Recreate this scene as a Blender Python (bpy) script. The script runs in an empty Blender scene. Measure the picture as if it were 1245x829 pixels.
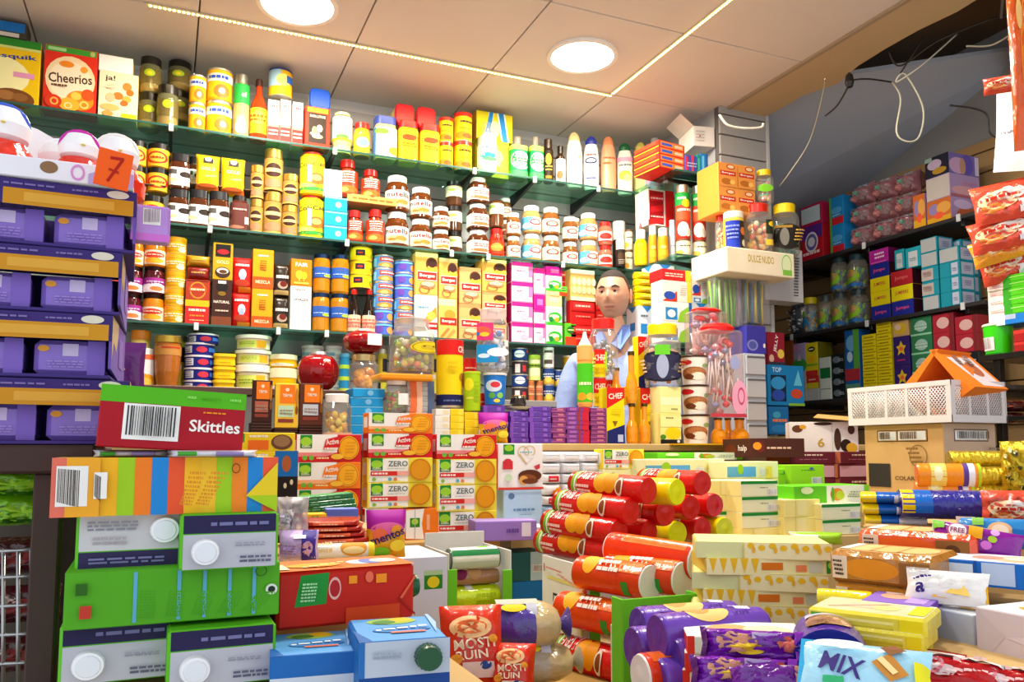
import bpy, bmesh, math, random
from mathutils import Vector, Matrix
random.seed(7)
PI = math.pi
C = bpy.context.scene.collection
SC = bpy.context.scene
# ---------------------------------------------------------------- camera
CZ = 1.10                       # eye height
FPX, PITCH, YAW, PPX, PPY = 987.0, math.radians(5), math.radians(23.1), 622.5, 461.6
cd = bpy.data.cameras.new('camera')
cam = bpy.data.objects.new('camera', cd); C.objects.link(cam)
cd.sensor_width = 36.0; cd.lens = 36.0 * FPX / 1245.0
cd.shift_y = (PPY - 414.5) / 1245.0
cd.clip_start = 0.02
cam.location = (0, 0, CZ)
cam.rotation_euler = (PI / 2 + PITCH, 0, -YAW)
SC.camera = cam
# ---------------------------------------------------------------- view, world, lights
SC.view_settings.view_transform = 'Standard'
SC.view_settings.look = 'None'
SC.view_settings.gamma = 1.0
SC.view_settings.use_curve_mapping = False
SC.view_settings.exposure = 0.26
try:
 SC.cycles.max_bounces = 6; SC.cycles.diffuse_bounces = 3; SC.cycles.transparent_max_bounces = 24
 SC.cycles.sample_clamp_indirect = 6
except Exception: pass
wd = bpy.data.worlds.new('world'); SC.world = wd; wd.use_nodes = True
wn = wd.node_tree; bg = wn.nodes['Background']
bg.inputs[0].default_value = (0.90, 0.95, 1.0, 1); bg.inputs[1].default_value = 1.1
def lamp(name, loc, size, power, col=(1, .96, .9), rot=(0, 0, 0), shape='DISK', sy=None):
 l = bpy.data.lights.new(name, 'AREA'); l.shape = shape; l.size = size
 if sy: l.size_y = sy
 l.energy = power; l.color = col
 o = bpy.data.objects.new(name, l); C.objects.link(o); o.location = loc; o.rotation_euler = rot
 return o
# ---------------------------------------------------------------- pixel helpers (photo frame 1245x829)
def ray(u, v):
 x, y, z = (u - PPX) / FPX, 1.0, -(v - PPY) / FPX
 y, z = y * math.cos(PITCH) - z * math.sin(PITCH), y * math.sin(PITCH) + z * math.cos(PITCH)
 x, y = x * math.cos(YAW) + y * math.sin(YAW), -x * math.sin(YAW) + y * math.cos(YAW)
 return Vector((x, y, z))
O = Vector((0, 0, CZ))
def onY(u, v, Y): r = ray(u, v); return O + r * (Y / r.y)
def onX(u, v, X): r = ray(u, v); return O + r * (X / r.x)
def onZ(u, v, Z): r = ray(u, v); return O + r * ((Z - CZ) / r.z)
def atd(u, v, d):
 r = ray(u, v); f = r.x * math.sin(YAW) + r.y * math.cos(YAW)
 return O + r * (d / f)
def facing(u): return -math.degrees(YAW + math.atan((u - PPX) / FPX))
# ---------------------------------------------------------------- materials
MC = {}
def lin(c): return c / 12.92 if c <= .04045 else ((c + .055) / 1.055) ** 2.4
def hexc(h):
 h = h.lstrip('#');
 if len(h) == 3: h = ''.join(a * 2 for a in h)
 return tuple(lin(int(h[i:i + 2], 16) / 255) for i in (0, 2, 4)) + (1,)
def M(spec):
 """'rrggbb' or 'rrggbb/kind'; kinds: c carton, f film, p plastic, k cardboard, m metal, o foil, g see-through plastic, s skin, w wall, l cloth, e glow"""
 if spec in MC: return MC[spec]
 h, _, k = spec.partition('/')
 k = k or 'c'
 m = bpy.data.materials.new('mat_' + spec.replace('/', '_')); m.use_nodes = True
 nt = m.node_tree; N = nt.nodes; L = nt.links; b = N['Principled BSDF']
 col = hexc(h); b.inputs['Base Color'].default_value = col
 def noise(scale, detail=2):
  t = N.new('ShaderNodeTexCoord'); n = N.new('ShaderNodeTexNoise')
  n.inputs['Scale'].default_value = scale; n.inputs['Detail'].default_value = detail
  L.new(t.outputs['Object'], n.inputs['Vector']); return n
 def bump(n, st, dist=.002):
  bp = N.new('ShaderNodeBump'); bp.inputs['Strength'].default_value = st; bp.inputs['Distance'].default_value = dist
  L.new(n.outputs['Fac'], bp.inputs['Height']); L.new(bp.outputs[0], b.inputs['Normal'])
 def vary(n, amt):
  mx = N.new('ShaderNodeMix'); mx.data_type = 'RGBA'
  mx.inputs[6].default_value = tuple(c * (1 - amt) for c in col[:3]) + (1,)
  mx.inputs[7].default_value = tuple(min(1, c * (1 + amt)) for c in col[:3]) + (1,)
  L.new(n.outputs['Fac'], mx.inputs[0]); L.new(mx.outputs[2], b.inputs['Base Color'])
 R = b.inputs['Roughness']
 b.inputs['Specular IOR Level'].default_value = {'c': .22, 'p': .35, 'f': .4, 'F': .6}.get(k, .5)
 if k == 'c': R.default_value = .55; vary(noise(30), .05)
 elif k == 'f': R.default_value = .22; n = noise(45, 3); bump(n, .5, .003); vary(n, .08)
 elif k == 'F': R.default_value = .16; n = noise(22, 4); bump(n, .9, .008); vary(n, .12)
 elif k == 'p': R.default_value = .28; vary(noise(12), .04)
 elif k == 'k': R.default_value = .85; vary(noise(14, 5), .10)
 elif k == 'm': R.default_value = .3; b.inputs['Metallic'].default_value = .85; vary(noise(20), .06)
 elif k == 'o': R.default_value = .2; b.inputs['Metallic'].default_value = .7; n = noise(60, 4); bump(n, 1, .006); vary(n, .25)
 elif k == 's': R.default_value = .5; vary(noise(60, 4), .08); b.inputs['Subsurface Weight'].default_value = .1; b.inputs['Subsurface Scale'].default_value = .01
 elif k == 'l': R.default_value = .85; n = noise(9, 4); bump(n, .6, .02); vary(n, .05)
 elif k == 'w': R.default_value = .7; vary(noise(2.2, 4), .07)
 elif k == 'j': R.default_value = .08; vary(noise(40, 3), .25)
 elif k == 'e':
  b.inputs['Emission Color'].default_value = col; b.inputs['Emission Strength'].default_value = 9 if h != 'ffffff' else 22
 elif k in 'gGh':
  out = N['Material Output']; N.remove(b)
  tr = N.new('ShaderNodeBsdfTransparent'); gl = N.new('ShaderNodeBsdfGlossy'); df = N.new('ShaderNodeBsdfDiffuse')
  tr.inputs[0].default_value = tuple(.55 + .45 * c for c in col[:3]) + (1,) if k != 'h' else col
  gl.inputs['Roughness'].default_value = .06; df.inputs[0].default_value = col
  fr = N.new('ShaderNodeLayerWeight')
  m1 = N.new('ShaderNodeMixShader'); m2 = N.new('ShaderNodeMixShader')
  pw = N.new('ShaderNodeMath'); pw.operation = 'POWER'; pw.inputs[1].default_value = 4; mr = N.new('ShaderNodeMath'); mr.operation = 'MULTIPLY_ADD'; mr.inputs[1].default_value = .6; mr.inputs[2].default_value = .04; fr.inputs[0].default_value = .5; L.new(fr.outputs['Facing'], pw.inputs[0]); L.new(pw.outputs[0], mr.inputs[0]); L.new(mr.outputs[0], m1.inputs[0]); L.new(tr.outputs[0], m1.inputs[1]); L.new(gl.outputs[0], m1.inputs[2])
  m2.inputs[0].default_value = {'g': .10, 'G': .32, 'h': .02}[k]
  L.new(m1.outputs[0], m2.inputs[1]); L.new(df.outputs[0], m2.inputs[2])
  n = noise(50 if k == 'G' else 6, 3); bp = N.new('ShaderNodeBump'); bp.inputs['Strength'].default_value = .8 if k == 'G' else .1; bp.inputs['Distance'].default_value = .006
  L.new(n.outputs['Fac'], bp.inputs['Height']); L.new(bp.outputs[0], gl.inputs['Normal']); L.new(bp.outputs[0], fr.inputs['Normal'])
  L.new(m2.outputs[0], out.inputs[0])
 MC[spec] = m
 return m
# ---------------------------------------------------------------- mesh builder
class MB:
 def __init__(s): s.v = []; s.f = []; s.m = []; s.mats = []; s.sm = []
 def mi(s, c):
  if c not in s.mats: s.mats.append(c)
  return s.mats.index(c)
 def add(s, vs, fs, col, smooth=False, T=None):
  o = len(s.v); k = s.mi(col)
  s.v += [tuple(T @ Vector(p)) for p in vs] if T else [tuple(p) for p in vs]
  for f in fs: s.f.append(tuple(i + o for i in f)); s.m.append(k); s.sm.append(smooth)
 def xf(s, T): s.v = [tuple(T @ Vector(p)) for p in s.v]; return s
 def join(s, b, T=None):
  o = len(s.v); s.v += [tuple(T @ Vector(p)) for p in b.v] if T else b.v
  mp = [s.mi(c) for c in b.mats]
  s.f += [tuple(i + o for i in f) for f in b.f]; s.m += [mp[i] for i in b.m]; s.sm += b.sm; return s
 def mesh(s, name):
  me = bpy.data.meshes.new(name); me.from_pydata(s.v, [], s.f)
  for c in s.mats: me.materials.append(M(c))
  me.polygons.foreach_set('material_index', s.m); me.polygons.foreach_set('use_smooth', s.sm)
  me.update(); return me
 # shapes ------------------------------------------------
 def box(s, x0, y0, z0, x1, y1, z1, col, c=.0015, faces=None, T=None):
  """box with chamfered edges; faces = {'F','B','L','R','T','D': colour}"""
  faces = faces or {}
  c = min(c, (x1 - x0) / 3, (y1 - y0) / 3, (z1 - z0) / 3)
  lo = (x0, y0, z0); hi = (x1, y1, z1); V = []; idx = {}
  for ix in (0, 1):
   for iy in (0, 1):
    for iz in (0, 1):
     for ax in range(3):
      p = []
      for a, i in enumerate((ix, iy, iz)):
       e = hi[a] if i else lo[a]
       p.append(e if a == ax else (e - c if i else e + c))
      idx[(ix, iy, iz, ax)] = len(V); V.append(p)
  def q(ax, side):
   o = [a for a in range(3) if a != ax]; r = []
   for (i, j) in ((0, 0), (1, 0), (1, 1), (0, 1)):
    k = [0, 0, 0]; k[ax] = side; k[o[0]] = i; k[o[1]] = j; r.append(idx[(*k, ax)])
   flip = (side == 0) != (ax == 1)
   return r[::-1] if flip else r
  nm = {(1, 0): 'F', (1, 1): 'B', (0, 0): 'L', (0, 1): 'R', (2, 1): 'T', (2, 0): 'D'}
  base = []
  for (ax, sd), n in nm.items():
   if n in faces: s.add([V[i] for i in q(ax, sd)], [(0, 1, 2, 3)], faces[n], False, T)
   else: base.append(q(ax, sd))
  for a in range(3):                       # edge chamfers
   o1, o2 = [x for x in range(3) if x != a]
   for i in (0, 1):
    for j in (0, 1):
     k0 = [0, 0, 0]; k1 = [0, 0, 0]; k1[a] = 1
     for k in (k0, k1): k[o1] = i; k[o2] = j
     base.append([idx[(*k0, o1)], idx[(*k1, o1)], idx[(*k1, o2)], idx[(*k0, o2)]])
  for ix in (0, 1):
   for iy in (0, 1):
    for iz in (0, 1): base.append([idx[(ix, iy, iz, a)] for a in range(3)])
  s.add(V, base, col, False, T)
 def lathe(s, prof, col, seg=20, sq=0, T=None, cols=None, cap=True):
  """prof = [(r,z)...] from the bottom up; sq>0 squares the section; cols gives one colour per profile step"""
  rings = []; V = []
  for r, z in prof:
   ring = []
   for i in range(seg):
    a = 2 * PI * (i + .5) / seg; k = 1.0
    if sq: k = 1 / ((abs(math.cos(a)) ** sq + abs(math.sin(a)) ** sq) ** (1 / sq))
    ring.append(len(V)); V.append((r * k * math.sin(a), -r * k * math.cos(a), z))
   rings.append(ring)
  for j in range(len(prof) - 1):
   F = []
   for i in range(seg):
    i2 = (i + 1) % seg; F.append((i, i2, seg + i2, seg + i))
   c = cols[j] if cols else col
   s.add([V[k] for k in rings[j] + rings[j + 1]], F, c, True, T)
  if cap:
   if prof[0][0] > 1e-5: s.add([V[k] for k in rings[0]][::-1], [tuple(range(seg))], cols[0] if cols else col, False, T)
   if prof[-1][0] > 1e-5: s.add([V[k] for k in rings[-1]], [tuple(range(seg))], cols[-1] if cols else col, False, T)
 def tube(s, pts, r, col, seg=6):
  pts = [Vector(p) for p in pts]; R = r if isinstance(r, (list, tuple)) else [r] * len(pts); V = []
  for i, p in enumerate(pts):
   t = (pts[min(i + 1, len(pts) - 1)] - pts[max(i - 1, 0)]).normalized()
   a = t.orthogonal().normalized();
   if i and abs(t.dot(pa)) < .9: a = (pa - t * t.dot(pa)).normalized()
   pa = a; b = t.cross(a)
   for k in range(seg):
    an = 2 * PI * k / seg; V.append(p + (a * math.cos(an) + b * math.sin(an)) * R[i])
  F = []
  for i in range(len(pts) - 1):
   for k in range(seg): k2 = (k + 1) % seg; F.append((i * seg + k, i * seg + k2, (i + 1) * seg + k2, (i + 1) * seg + k))
  F.append(tuple(range(seg))[::-1]); F.append(tuple((len(pts) - 1) * seg + k for k in range(seg)))
  s.add(V, F, col, True)
 # decals ------------------------------------------------
 def decals(s, fn, D, lay=.0004, curved=False):
  """fn(s,t,offset) -> xyz; D = list of shapes in 0..1 face coordinates"""
  off = lay * (1.6 if curved else 1)
  for d in D:
   k = d[0]
   if k == 'r':
    _, a, b, c, e, col = d; n = max(1, int(abs(c - a) * (16 if curved else 1) + .99)); m = max(1, int(abs(e - b) * (8 if curved == 2 else 1) + .99))
    V = [fn(a + (c - a) * i / n, b + (e - b) * j / m, off) for j in range(m + 1) for i in range(n + 1)]
    F = [(j * (n + 1) + i, j * (n + 1) + i + 1, (j + 1) * (n + 1) + i + 1, (j + 1) * (n + 1) + i) for j in range(m) for i in range(n)]
    s.add(V, F, col, bool(curved))
   elif k == 'e':
    _, a, b, ra, rb, col = d[:6]; n = 20; R = 3 if curved else 1
    V = [fn(a, b, off)] + [fn(a + ra * r / R * math.cos(2 * PI * i / n), b + rb * r / R * math.sin(2 * PI * i / n), off) for r in range(1, R + 1) for i in range(n)]
    F = [(0, 1 + i, 1 + (i + 1) % n) for i in range(n)]
    for r in range(R - 1): F += [(1 + r * n + i, 1 + (r + 1) * n + i, 1 + (r + 1) * n + (i + 1) % n, 1 + r * n + (i + 1) % n) for i in range(n)]
    s.add(V, F, col, bool(curved))
   elif k == 'o':      # ring
    _, a, b, ra, rb, th, col = d; n = 24
    V = [fn(a + ra * q * math.cos(2 * PI * i / n), b + rb * q * math.sin(2 * PI * i / n), off) for q in (1 - th, 1) for i in range(n)]
    s.add(V, [(i, n + i, n + (i + 1) % n, (i + 1) % n) for i in range(n)], col)
   elif k == 'p':
    _, P, col = d
    s.add([fn(a, b, off) for a, b in P], [tuple(range(len(P)))], col)
   elif k == 'b':      # barcode
    _, a, b, c, e, col = d; rnd = random.Random(int(a * 1000) + 3)
    s.decals(fn, [('r', a, b, c, e, 'f4f2ee')], lay=off, curved=curved)
    x = a + (c - a) * .06; bars = []
    while x < c - (c - a) * .08:
     wv = (c - a) * rnd.choice((.012, .02, .03)); bars.append(('r', x, b + (e - b) * .12, x + wv, e - (e - b) * .06, col)); x += wv + (c - a) * rnd.choice((.015, .03))
    s.decals(fn, bars, lay=off * 1.5); off += lay * .6
   elif k == 'n':      # small print: rows of short marks
    _, a, b, c, e, n, col = d; rnd = random.Random(n); q = []
    for i in range(n):
     t = b + (e - b) * (i + .5) / n; hh = (e - b) / n * .25; x = a
     while x < c:
      wv = (c - a) * rnd.uniform(.08, .25); q.append(('r', x, t - hh, min(c, x + wv), t + hh, col)); x += wv + (c - a) * .04
    s.decals(fn, q, lay=off, curved=curved)
   elif k == 't':      # text: string, centre, cap height (t), colour, width (s), slant angle
    _, txt, a, b, hgt, col = d[:6]; wid = d[6] if len(d) > 6 else None; an = math.radians(d[7]) if len(d) > 7 else 0
    V, F, bw, bh = glyphs(txt); sy = hgt / bh; sx = (wid / bw) if wid else None
    if sx is None: sx = sy * asp(fn)
    A = asp(fn); P = []
    for x, y in V:
     px, py = x * sx, y * sy
     if an: X, Yv = px / A, py; px, py = (X * math.cos(an) - Yv * math.sin(an)) * A, X * math.sin(an) + Yv * math.cos(an)
     P.append(fn(a + px, b + py, off))
    s.add(P, F, col)
   off += lay * .55
def asp(fn):
 a = Vector(fn(.5, .4, 0)); b = Vector(fn(.5, .6, 0)); c = Vector(fn(.45, .5, 0)); e = Vector(fn(.55, .5, 0))
 return ((b - a).length / .2) / max(1e-6, (e - c).length / .1)
GC = {}
def glyphs(txt):
 if txt in GC: return GC[txt]
 cu = bpy.data.curves.new('t', 'FONT'); cu.body = txt; cu.resolution_u = 2; cu.offset = .018
 ob = bpy.data.objects.new('t', cu); C.objects.link(ob)
 dg = bpy.context.evaluated_depsgraph_get(); dg.update(); ev = ob.evaluated_get(dg); me = ev.to_mesh()
 V = [(v.co.x, v.co.y) for v in me.vertices]; F = [tuple(p.vertices) for p in me.polygons]
 ev.to_mesh_clear(); bpy.data.objects.remove(ob); bpy.data.curves.remove(cu)
 x0, x1 = min(v[0] for v in V), max(v[0] for v in V); y0, y1 = min(v[1] for v in V), max(v[1] for v in V)
 V = [(x - (x0 + x1) / 2, y - (y0 + y1) / 2) for x, y in V]
 GC[txt] = (V, F, max(1e-3, x1 - x0), max(1e-3, y1 - y0)); return GC[txt]
def fbox(w, h, l):
 return {'F': lambda s, t, o: ((s - .5) * w, -l / 2 - o, t * h), 'L': lambda s, t, o: (-w / 2 - o, l / 2 - s * l, t * h),
   'R': lambda s, t, o: (w / 2 + o, -l / 2 + s * l, t * h), 'T': lambda s, t, o: ((s - .5) * w, -l / 2 + t * l, h + o)}
def fcyl(rf, h, z0=0, arc=180, sq=0):
 def fn(s, t, o):
  a = math.radians((s - .5) * arc); k = 1
  if sq: k = 1 / ((abs(math.cos(a)) ** sq + abs(math.sin(a)) ** sq) ** (1 / sq))
  r = (rf(t) if callable(rf) else rf) * k + o
  return (r * math.sin(a), -r * math.cos(a), z0 + t * h)
 return fn
# ---------------------------------------------------------------- kinds of thing
K = {}
def kind(key, name, desc, cat, plural, dims, parts, rnd=False):
 """parts = [(part name or None, MB, parent index or None, label or None)]; one part named None = the thing is that one mesh"""
 K[key] = dict(name=name, desc=desc, cat=cat, plural=plural, dims=dims, rnd=rnd,
     parts=[(n, b.mesh(n or name), p, lb) for n, b, p, lb in parts])
LABELS = {}
def props(o, label, cat, group=None, kindp=None):
 if label: o['label'] = label
 if cat: o['category'] = cat
 if group: o['group'] = group
 if kindp: o['kind'] = kindp
def inst(key, loc, rz=0, sc=(1, 1, 1), label=None, group=None, rx=0, ry=0):
 k = K[key]; P = k['parts']
 if len(P) == 1 and P[0][0] is None: root = bpy.data.objects.new(k['name'], P[0][1]); rest = []
 else: root = bpy.data.objects.new(k['name'], None); root.empty_display_size = .02; rest = P
 C.objects.link(root); root.location = loc; root.rotation_mode = 'XYZ'
 root.rotation_euler = (math.radians(rx), math.radians(ry), math.radians(rz)); root.scale = sc
 objs = []
 for n, me, p, lb in rest:
  o = bpy.data.objects.new(n, me); C.objects.link(o); o.parent = root if p is None else objs[p]; objs.append(o)
  if lb: o['label'] = lb
 props(root, label or k['desc'], k['cat'], group); return root
TW = {1: [''], 2: ['bottom', 'top'], 3: ['bottom', 'middle', 'top'], 4: ['bottom', 'second lowest', 'second highest', 'top'],
  5: ['bottom', 'second', 'middle', 'fourth', 'top'], 6: ['bottom', 'second', 'third', 'fourth', 'fifth', 'top']}
def tier(i, n):
 if n in TW: return TW[n][i]
 return ['bottom', 'second', 'third', 'fourth', 'fifth', 'sixth', 'seventh', 'eighth', 'ninth', 'tenth', 'eleventh', 'twelfth'][i] if i < n - 1 else 'top'
class Zone:
 def __init__(s, name, Y=None, X=None, z=None, dep=.16, top=None): s.name, s.Y, s.X, s.z, s.dep, s.top = name, Y, X, z, dep, top
def col(zn, keys, u0, u1, vb, vt, where, Y=None, X=None, z=None, dep=None, fr=None, jit=0, rx=0, desc=None, dr=0):
 """a column of things: keys bottom to top; u0..u1, vb, vt are its outline in the photo on the zone's front plane"""
 if isinstance(keys, str): keys = [keys]
 n = len(keys); Y = Y if Y is not None else zn.Y; X = X if X is not None else zn.X
 vm = (vb + vt) / 2
 rd = K[keys[0]]['rnd']
 if Y is not None:
  P = lambda u, v, e=0: onY(u, v, Y + e); a, b = P(u0, vm), P(u1, vm); w = b.x - a.x; rz = 0; back = Vector((0, 1, 0))
 else:
  P = lambda u, v, e=0: onX(u, v, X + e); a, b = P(u0, vm), P(u1, vm); w = a.y - b.y; rz = -90; back = Vector((1, 0, 0))
 w *= .975
 um = (u0 + u1) / 2
 if rd:  # round: centre sits half a diameter behind the front plane and shows its full width
  d1 = (P(um, vm) - O).length; w = (u1 - u0) * .985 * ((P(um, vm).x * math.sin(YAW) + P(um, vm).y * math.cos(YAW)) + w / 2) / FPX
  pb = P(um, vb, w / 2); pt = P(um, vt, w / 2); c = pb
 else: pb = P(um, vb); pt = P(um, vt); c = pb
 zb = pb.z
 zz = z if z is not None else zn.z
 if zz is not None and abs(zb - zz) < .05: zb = zz
 H = pt.z - zb
 if zn.top and zb + H > zn.top - .013: H = zn.top - .013 - zb
 fr = fr or [1] * n; tot = sum(fr); zc = zb; out = []
 for i, kk in enumerate(keys):
  k = K[kk]; h = H * fr[i] / tot; w0, h0, l0 = k['dims']
  if k['rnd']: sx = w / w0; sy = sx; pos = Vector((c.x, c.y, zc)) + (Vector((0, 0, 0)) if rd else back * w / 2)
  else: sx = w / w0; dp = dep or min(zn.dep, l0 * sx * 1.2); sy = dp / l0; pos = Vector((c.x, c.y, zc)) + back * dp / 2
  if rd and not k['rnd']: pos -= back * w / 2
  sz = h / h0; fz = 0
  if rd and k['rnd'] and not k.get('sq'): fz = -math.degrees(math.atan2(pos.x, pos.y)) * .8 + random.uniform(-9, 9)
  tr = tier(i, n); dsc = desc or k['desc']
  lb = (tr + ' ' if tr else '') + dsc + (', ' + where if where else '')
  o = inst(kk, pos, rz + fz + dr + (random.uniform(-jit, jit) if jit else 0), (sx, sy, sz * .997), lb, f"{k['plural']} {zn.name}", rx)
  zc += h; out.append(o)
 return out
def put(key, u, v, d, w, h, rot, label, l=None, rx=0, ry=0, group=None, z=None, rel=True):
 """one thing: bottom centre of its front at pixel (u,v) and distance d; w,h its outline in photo pixels; l its depth in metres"""
 k = K[key]; w0, h0, l0 = k['dims']; m = d / FPX
 if rel is True: off = math.radians(rot - facing(u)); W = w * m / max(.35, abs(math.cos(off)))
 else: W = w * m
 H = h * m
 if k['rnd']: sx = sy = W / w0; L = W
 else: sx = W / w0; L = l or l0 * sx; sy = L / l0
 p = atd(u, v, d)
 if z is not None: p.z = z
 r = math.radians(rot); bk = Vector((-math.sin(r), math.cos(r), 0))
 if rx == 0: p = p + bk * L / 2
 return inst(key, p, rot, (sx, sy, H / h0), label, group, rx, ry)
def rollE(key, u, v, d, rot, label, dia=.07, L=.26, group='rolls of biscuits', tilt=0):
 """a roll whose near end (+x end) is centred on pixel (u,v)"""
 k = K[key]; P = atd(u, v, d); r = math.radians(rot); t = math.radians(tilt)
 ax = Vector((math.cos(r) * math.cos(t), math.sin(r) * math.cos(t), -math.sin(t)))
 up = Vector((math.cos(r) * math.sin(t), math.sin(r) * math.sin(t), math.cos(t)))
 loc = P - ax * L / 2 - up * dia / 2
 return inst(key, loc, rot, (L / k['dims'][0], dia / k['dims'][1], dia / k['dims'][2]), label, group, 0, tilt)
# ---------------------------------------------------------------- lights of the place
ZC = 2.77
L1 = onZ(362, 4, ZC); L2 = onZ(708, 67, ZC)
for i, p in enumerate((L1, L2)): lamp('downlight_lamp', (p.x, p.y, ZC - .03), .25, 19, (1, .95, .86))
lamp('downlight_lamp', (L1.x, L1.y - 1.3, ZC - .03), 0.2, 15, (1, .95, .86))
lamp('downlight_lamp', (L2.x, L2.y - 1.3, ZC - .03), 0.2, 17, (1, .95, .86))
lamp('led_strip_lamp', (.85, 3.2, ZC - .025), 2.0, 12, (1, .78, .42), shape='RECTANGLE', sy=.02)
lamp('led_strip_lamp', (1.87, 2.3, ZC - .025), .02, 9, (1, .78, .42), shape='RECTANGLE', sy=1.8)
# ---------------------------------------------------------------- the room
def struct(name, b):
 o = bpy.data.objects.new(name, b.mesh(name)); C.objects.link(o); o['kind'] = 'structure'; return o
def tag(name, b, label, cat, group=None, parent=None):
 o = bpy.data.objects.new(name, b.mesh(name)); C.objects.link(o)
 if parent: o.parent = parent
 else: props(o, label, cat, group)
 return o
def empty(name, loc, label, cat, group=None, rz=0):
 o = bpy.data.objects.new(name, None); C.objects.link(o); o.location = loc; o.rotation_euler = (0, 0, math.radians(rz)); o.empty_display_size = .02
 props(o, label, cat, group); return o
YW = 3.78; XP0, XP1, YP = 2.42, 2.72, 3.12; XR = 3.62
def slats(b, x0, x1, y, z0, z1, nrm, c='b9b5b4/w', g='6c6866/w', t=.012):
 """slatwall: planks 10 cm high with a shadow groove between; nrm 'y' faces -y, 'x' faces -x"""
 z = z0
 if nrm == 'y': b.box(x0, y, z0, x1, y + .03, z1, g, 0.0005)
 else: b.box(y, x0, z0, y + .03, x1, z1, g, 0.0005)
 while z < z1 - .01:
  zt = min(z + .095, z1)
  if nrm == 'y': b.box(x0, y - t, z, x1, y, zt, c, .002)
  else: b.box(y - t, x0, z, y, x1, zt, c, .002)
  z += .102
b = MB(); b.box(-1.6, -1.0, -.05, 3.9, 4.7, 0, '6e6258/w'); struct('floor', b)
b = MB(); slats(b, -.95, XP0, YW, 0, ZC, 'y'); b.box(-.95, YW - .014, ZC - .05, XP0, YW - .012, ZC, 'd8d6d4/w', .001); struct('wall_back', b)
b = MB(); b.box(-1.0, 1.35, 0, -.95, YW + .03, ZC, 'b0aaa6/w'); struct('wall_left', b)
b = MB(); slats(b, 0, 4.55, XR, 0, 2.6, 'x', 'b08a58/w', '4a3824/w'); b.box(XR + .03, 0, 2.6, XR + .06, 4.6, 3.3, '9a9894/w'); struct('wall_right', b)
b = MB(); slats(b, XP0, XP1, YP, 1.0, ZC, 'y', 'a4a2a0/w', '605e5e/w'); b.box(XP0, YP + .03, 0, XP1, 4.4, ZC, 'b4b4b8/w'); b.box(XP1 - .02, YP - .014, 1.0, XP1, YP + .03, ZC, 'c4c2c0/w'); struct('wall_pier', b)
# ceiling: tiles on a 0.6 m grid, running under the open right-hand bay only as far as the edge board
b = MB(); XT = [-.54 - .6, -.54, .065, .668, 1.27, 1.87, 2.47]; YT = [3.795, 3.21, 2.61, 2.01, 1.41, .81, .21, -.39]
for i in range(len(XT) - 1):
 for j in range(len(YT) - 1):
  b.box(XT[i] + .003, YT[j + 1] + .003, ZC, XT[i + 1] - .003, YT[j] - .003, ZC + .02, 'e4d8ce/w', .002)
b.box(XT[0], YT[-1], ZC + .02, XT[-1], YT[0], ZC + .05, '8c7c70/w'); struct('ceiling', b)
b = MB(); rnd = random.Random(3); n = 22; V = []
for i in range(n + 1):
 y = 3.16 - 3.5 * i / n; e = 2.70 + rnd.uniform(-.012, .012) + (.05 if i % 7 == 3 else 0)
 V += [(2.475, y, ZC - .006), (e, y, ZC - .012), (e, y, ZC + .012), (2.475, y, ZC + .012)]
F = [(4 * i + k, 4 * i + 4 + k, 4 * i + 4 + (k + 1) % 4, 4 * i + (k + 1) % 4) for i in range(n) for k in range(4)]
b.add(V, F, 'c8ae86/w'); b.box(2.465, -.34, ZC - .012, 2.485, 3.16, ZC + .01, 'a8957c/w'); struct('trim_1', b)
# raised bay on the right: sloping plastered soffit, end wall, dark timber above
b = MB(); b.box(XP1, 4.4, 0, XR + .06, 4.45, 3.3, 'a8b0c0/w'); struct('wall_alcove', b)
b = MB(); b.add([(2.70, 4.42, 2.28), (XR + .1, 4.42, 2.28), (XR + .1, 2.35, 2.98), (2.70, 2.95, 2.86), (2.70, 4.42, 2.30), (XR + .1, 4.42, 2.30), (XR + .1, 2.35, 3.0), (2.70, 2.95, 2.88)], [(0, 1, 2, 3), (7, 6, 5, 4), (0, 3, 7, 4), (1, 5, 6, 2), (3, 2, 6, 7)], 'b4bcca/w'); struct('ceiling_soffit', b)
b = MB(); b.box(2.5, -.4, 3.12, XR + .1, 4.5, 3.15, '6a5238/w'); b.box(2.47, -.4, ZC + .02, 2.5, 3.1, 3.12, '8c8478/w'); struct('ceiling_raised', b)
for k, (y0, x0, x1, zz) in enumerate(((2.0, 2.5, XR + .1, 2.98), (1.35, 2.5, XR + .1, 3.0))):
 b = MB(); b.box(x0, y0, zz, x1, y0 + .09, zz + .12, '4e4236/w', .006); struct('trim_%d' % (k + 2), b)
b = MB(); b.box(-.06, -.6, -.05, .06, .6, .05, '5a4c3c/w', .006); o = struct('trim_4', b); o.location = (3.2, 2.1, 2.93); o.rotation_euler = (0, 0, math.radians(-55))
# electric cables hanging in the bay
def cable(pts, r, c, label, dmul=1):
 b = MB(); P = [atd(*p) for p in pts]; Q = []
 for i in range(len(P) - 1):
  p0, p1, p2, p3 = P[max(i - 1, 0)], P[i], P[i + 1], P[min(i + 2, len(P) - 1)]
  for k in range(6):
   t = k / 6; Q.append(.5 * ((2 * p1) + (p2 - p0) * t + (2 * p0 - 5 * p1 + 4 * p2 - p3) * t * t + (3 * p1 - p0 - 3 * p2 + p3) * t ** 3))
 Q.append(P[-1]); b.tube(Q, r, c, 6); tag('cable', b, label, 'cable', 'cables hanging in the open ceiling bay')
cable([(1163, 42, 3.2), (1120, 80, 3.1), (1090, 100, 3.1), (1100, 90, 3.1), (1122, 130, 3.1), (1118, 165, 3.1), (1103, 172, 3.1), (1090, 160, 3.1), (1095, 120, 3.1), (1085, 100, 3.2)], .0035, 'c8c4b0/p', 'pale cable looped down under the open ceiling bay')
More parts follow.
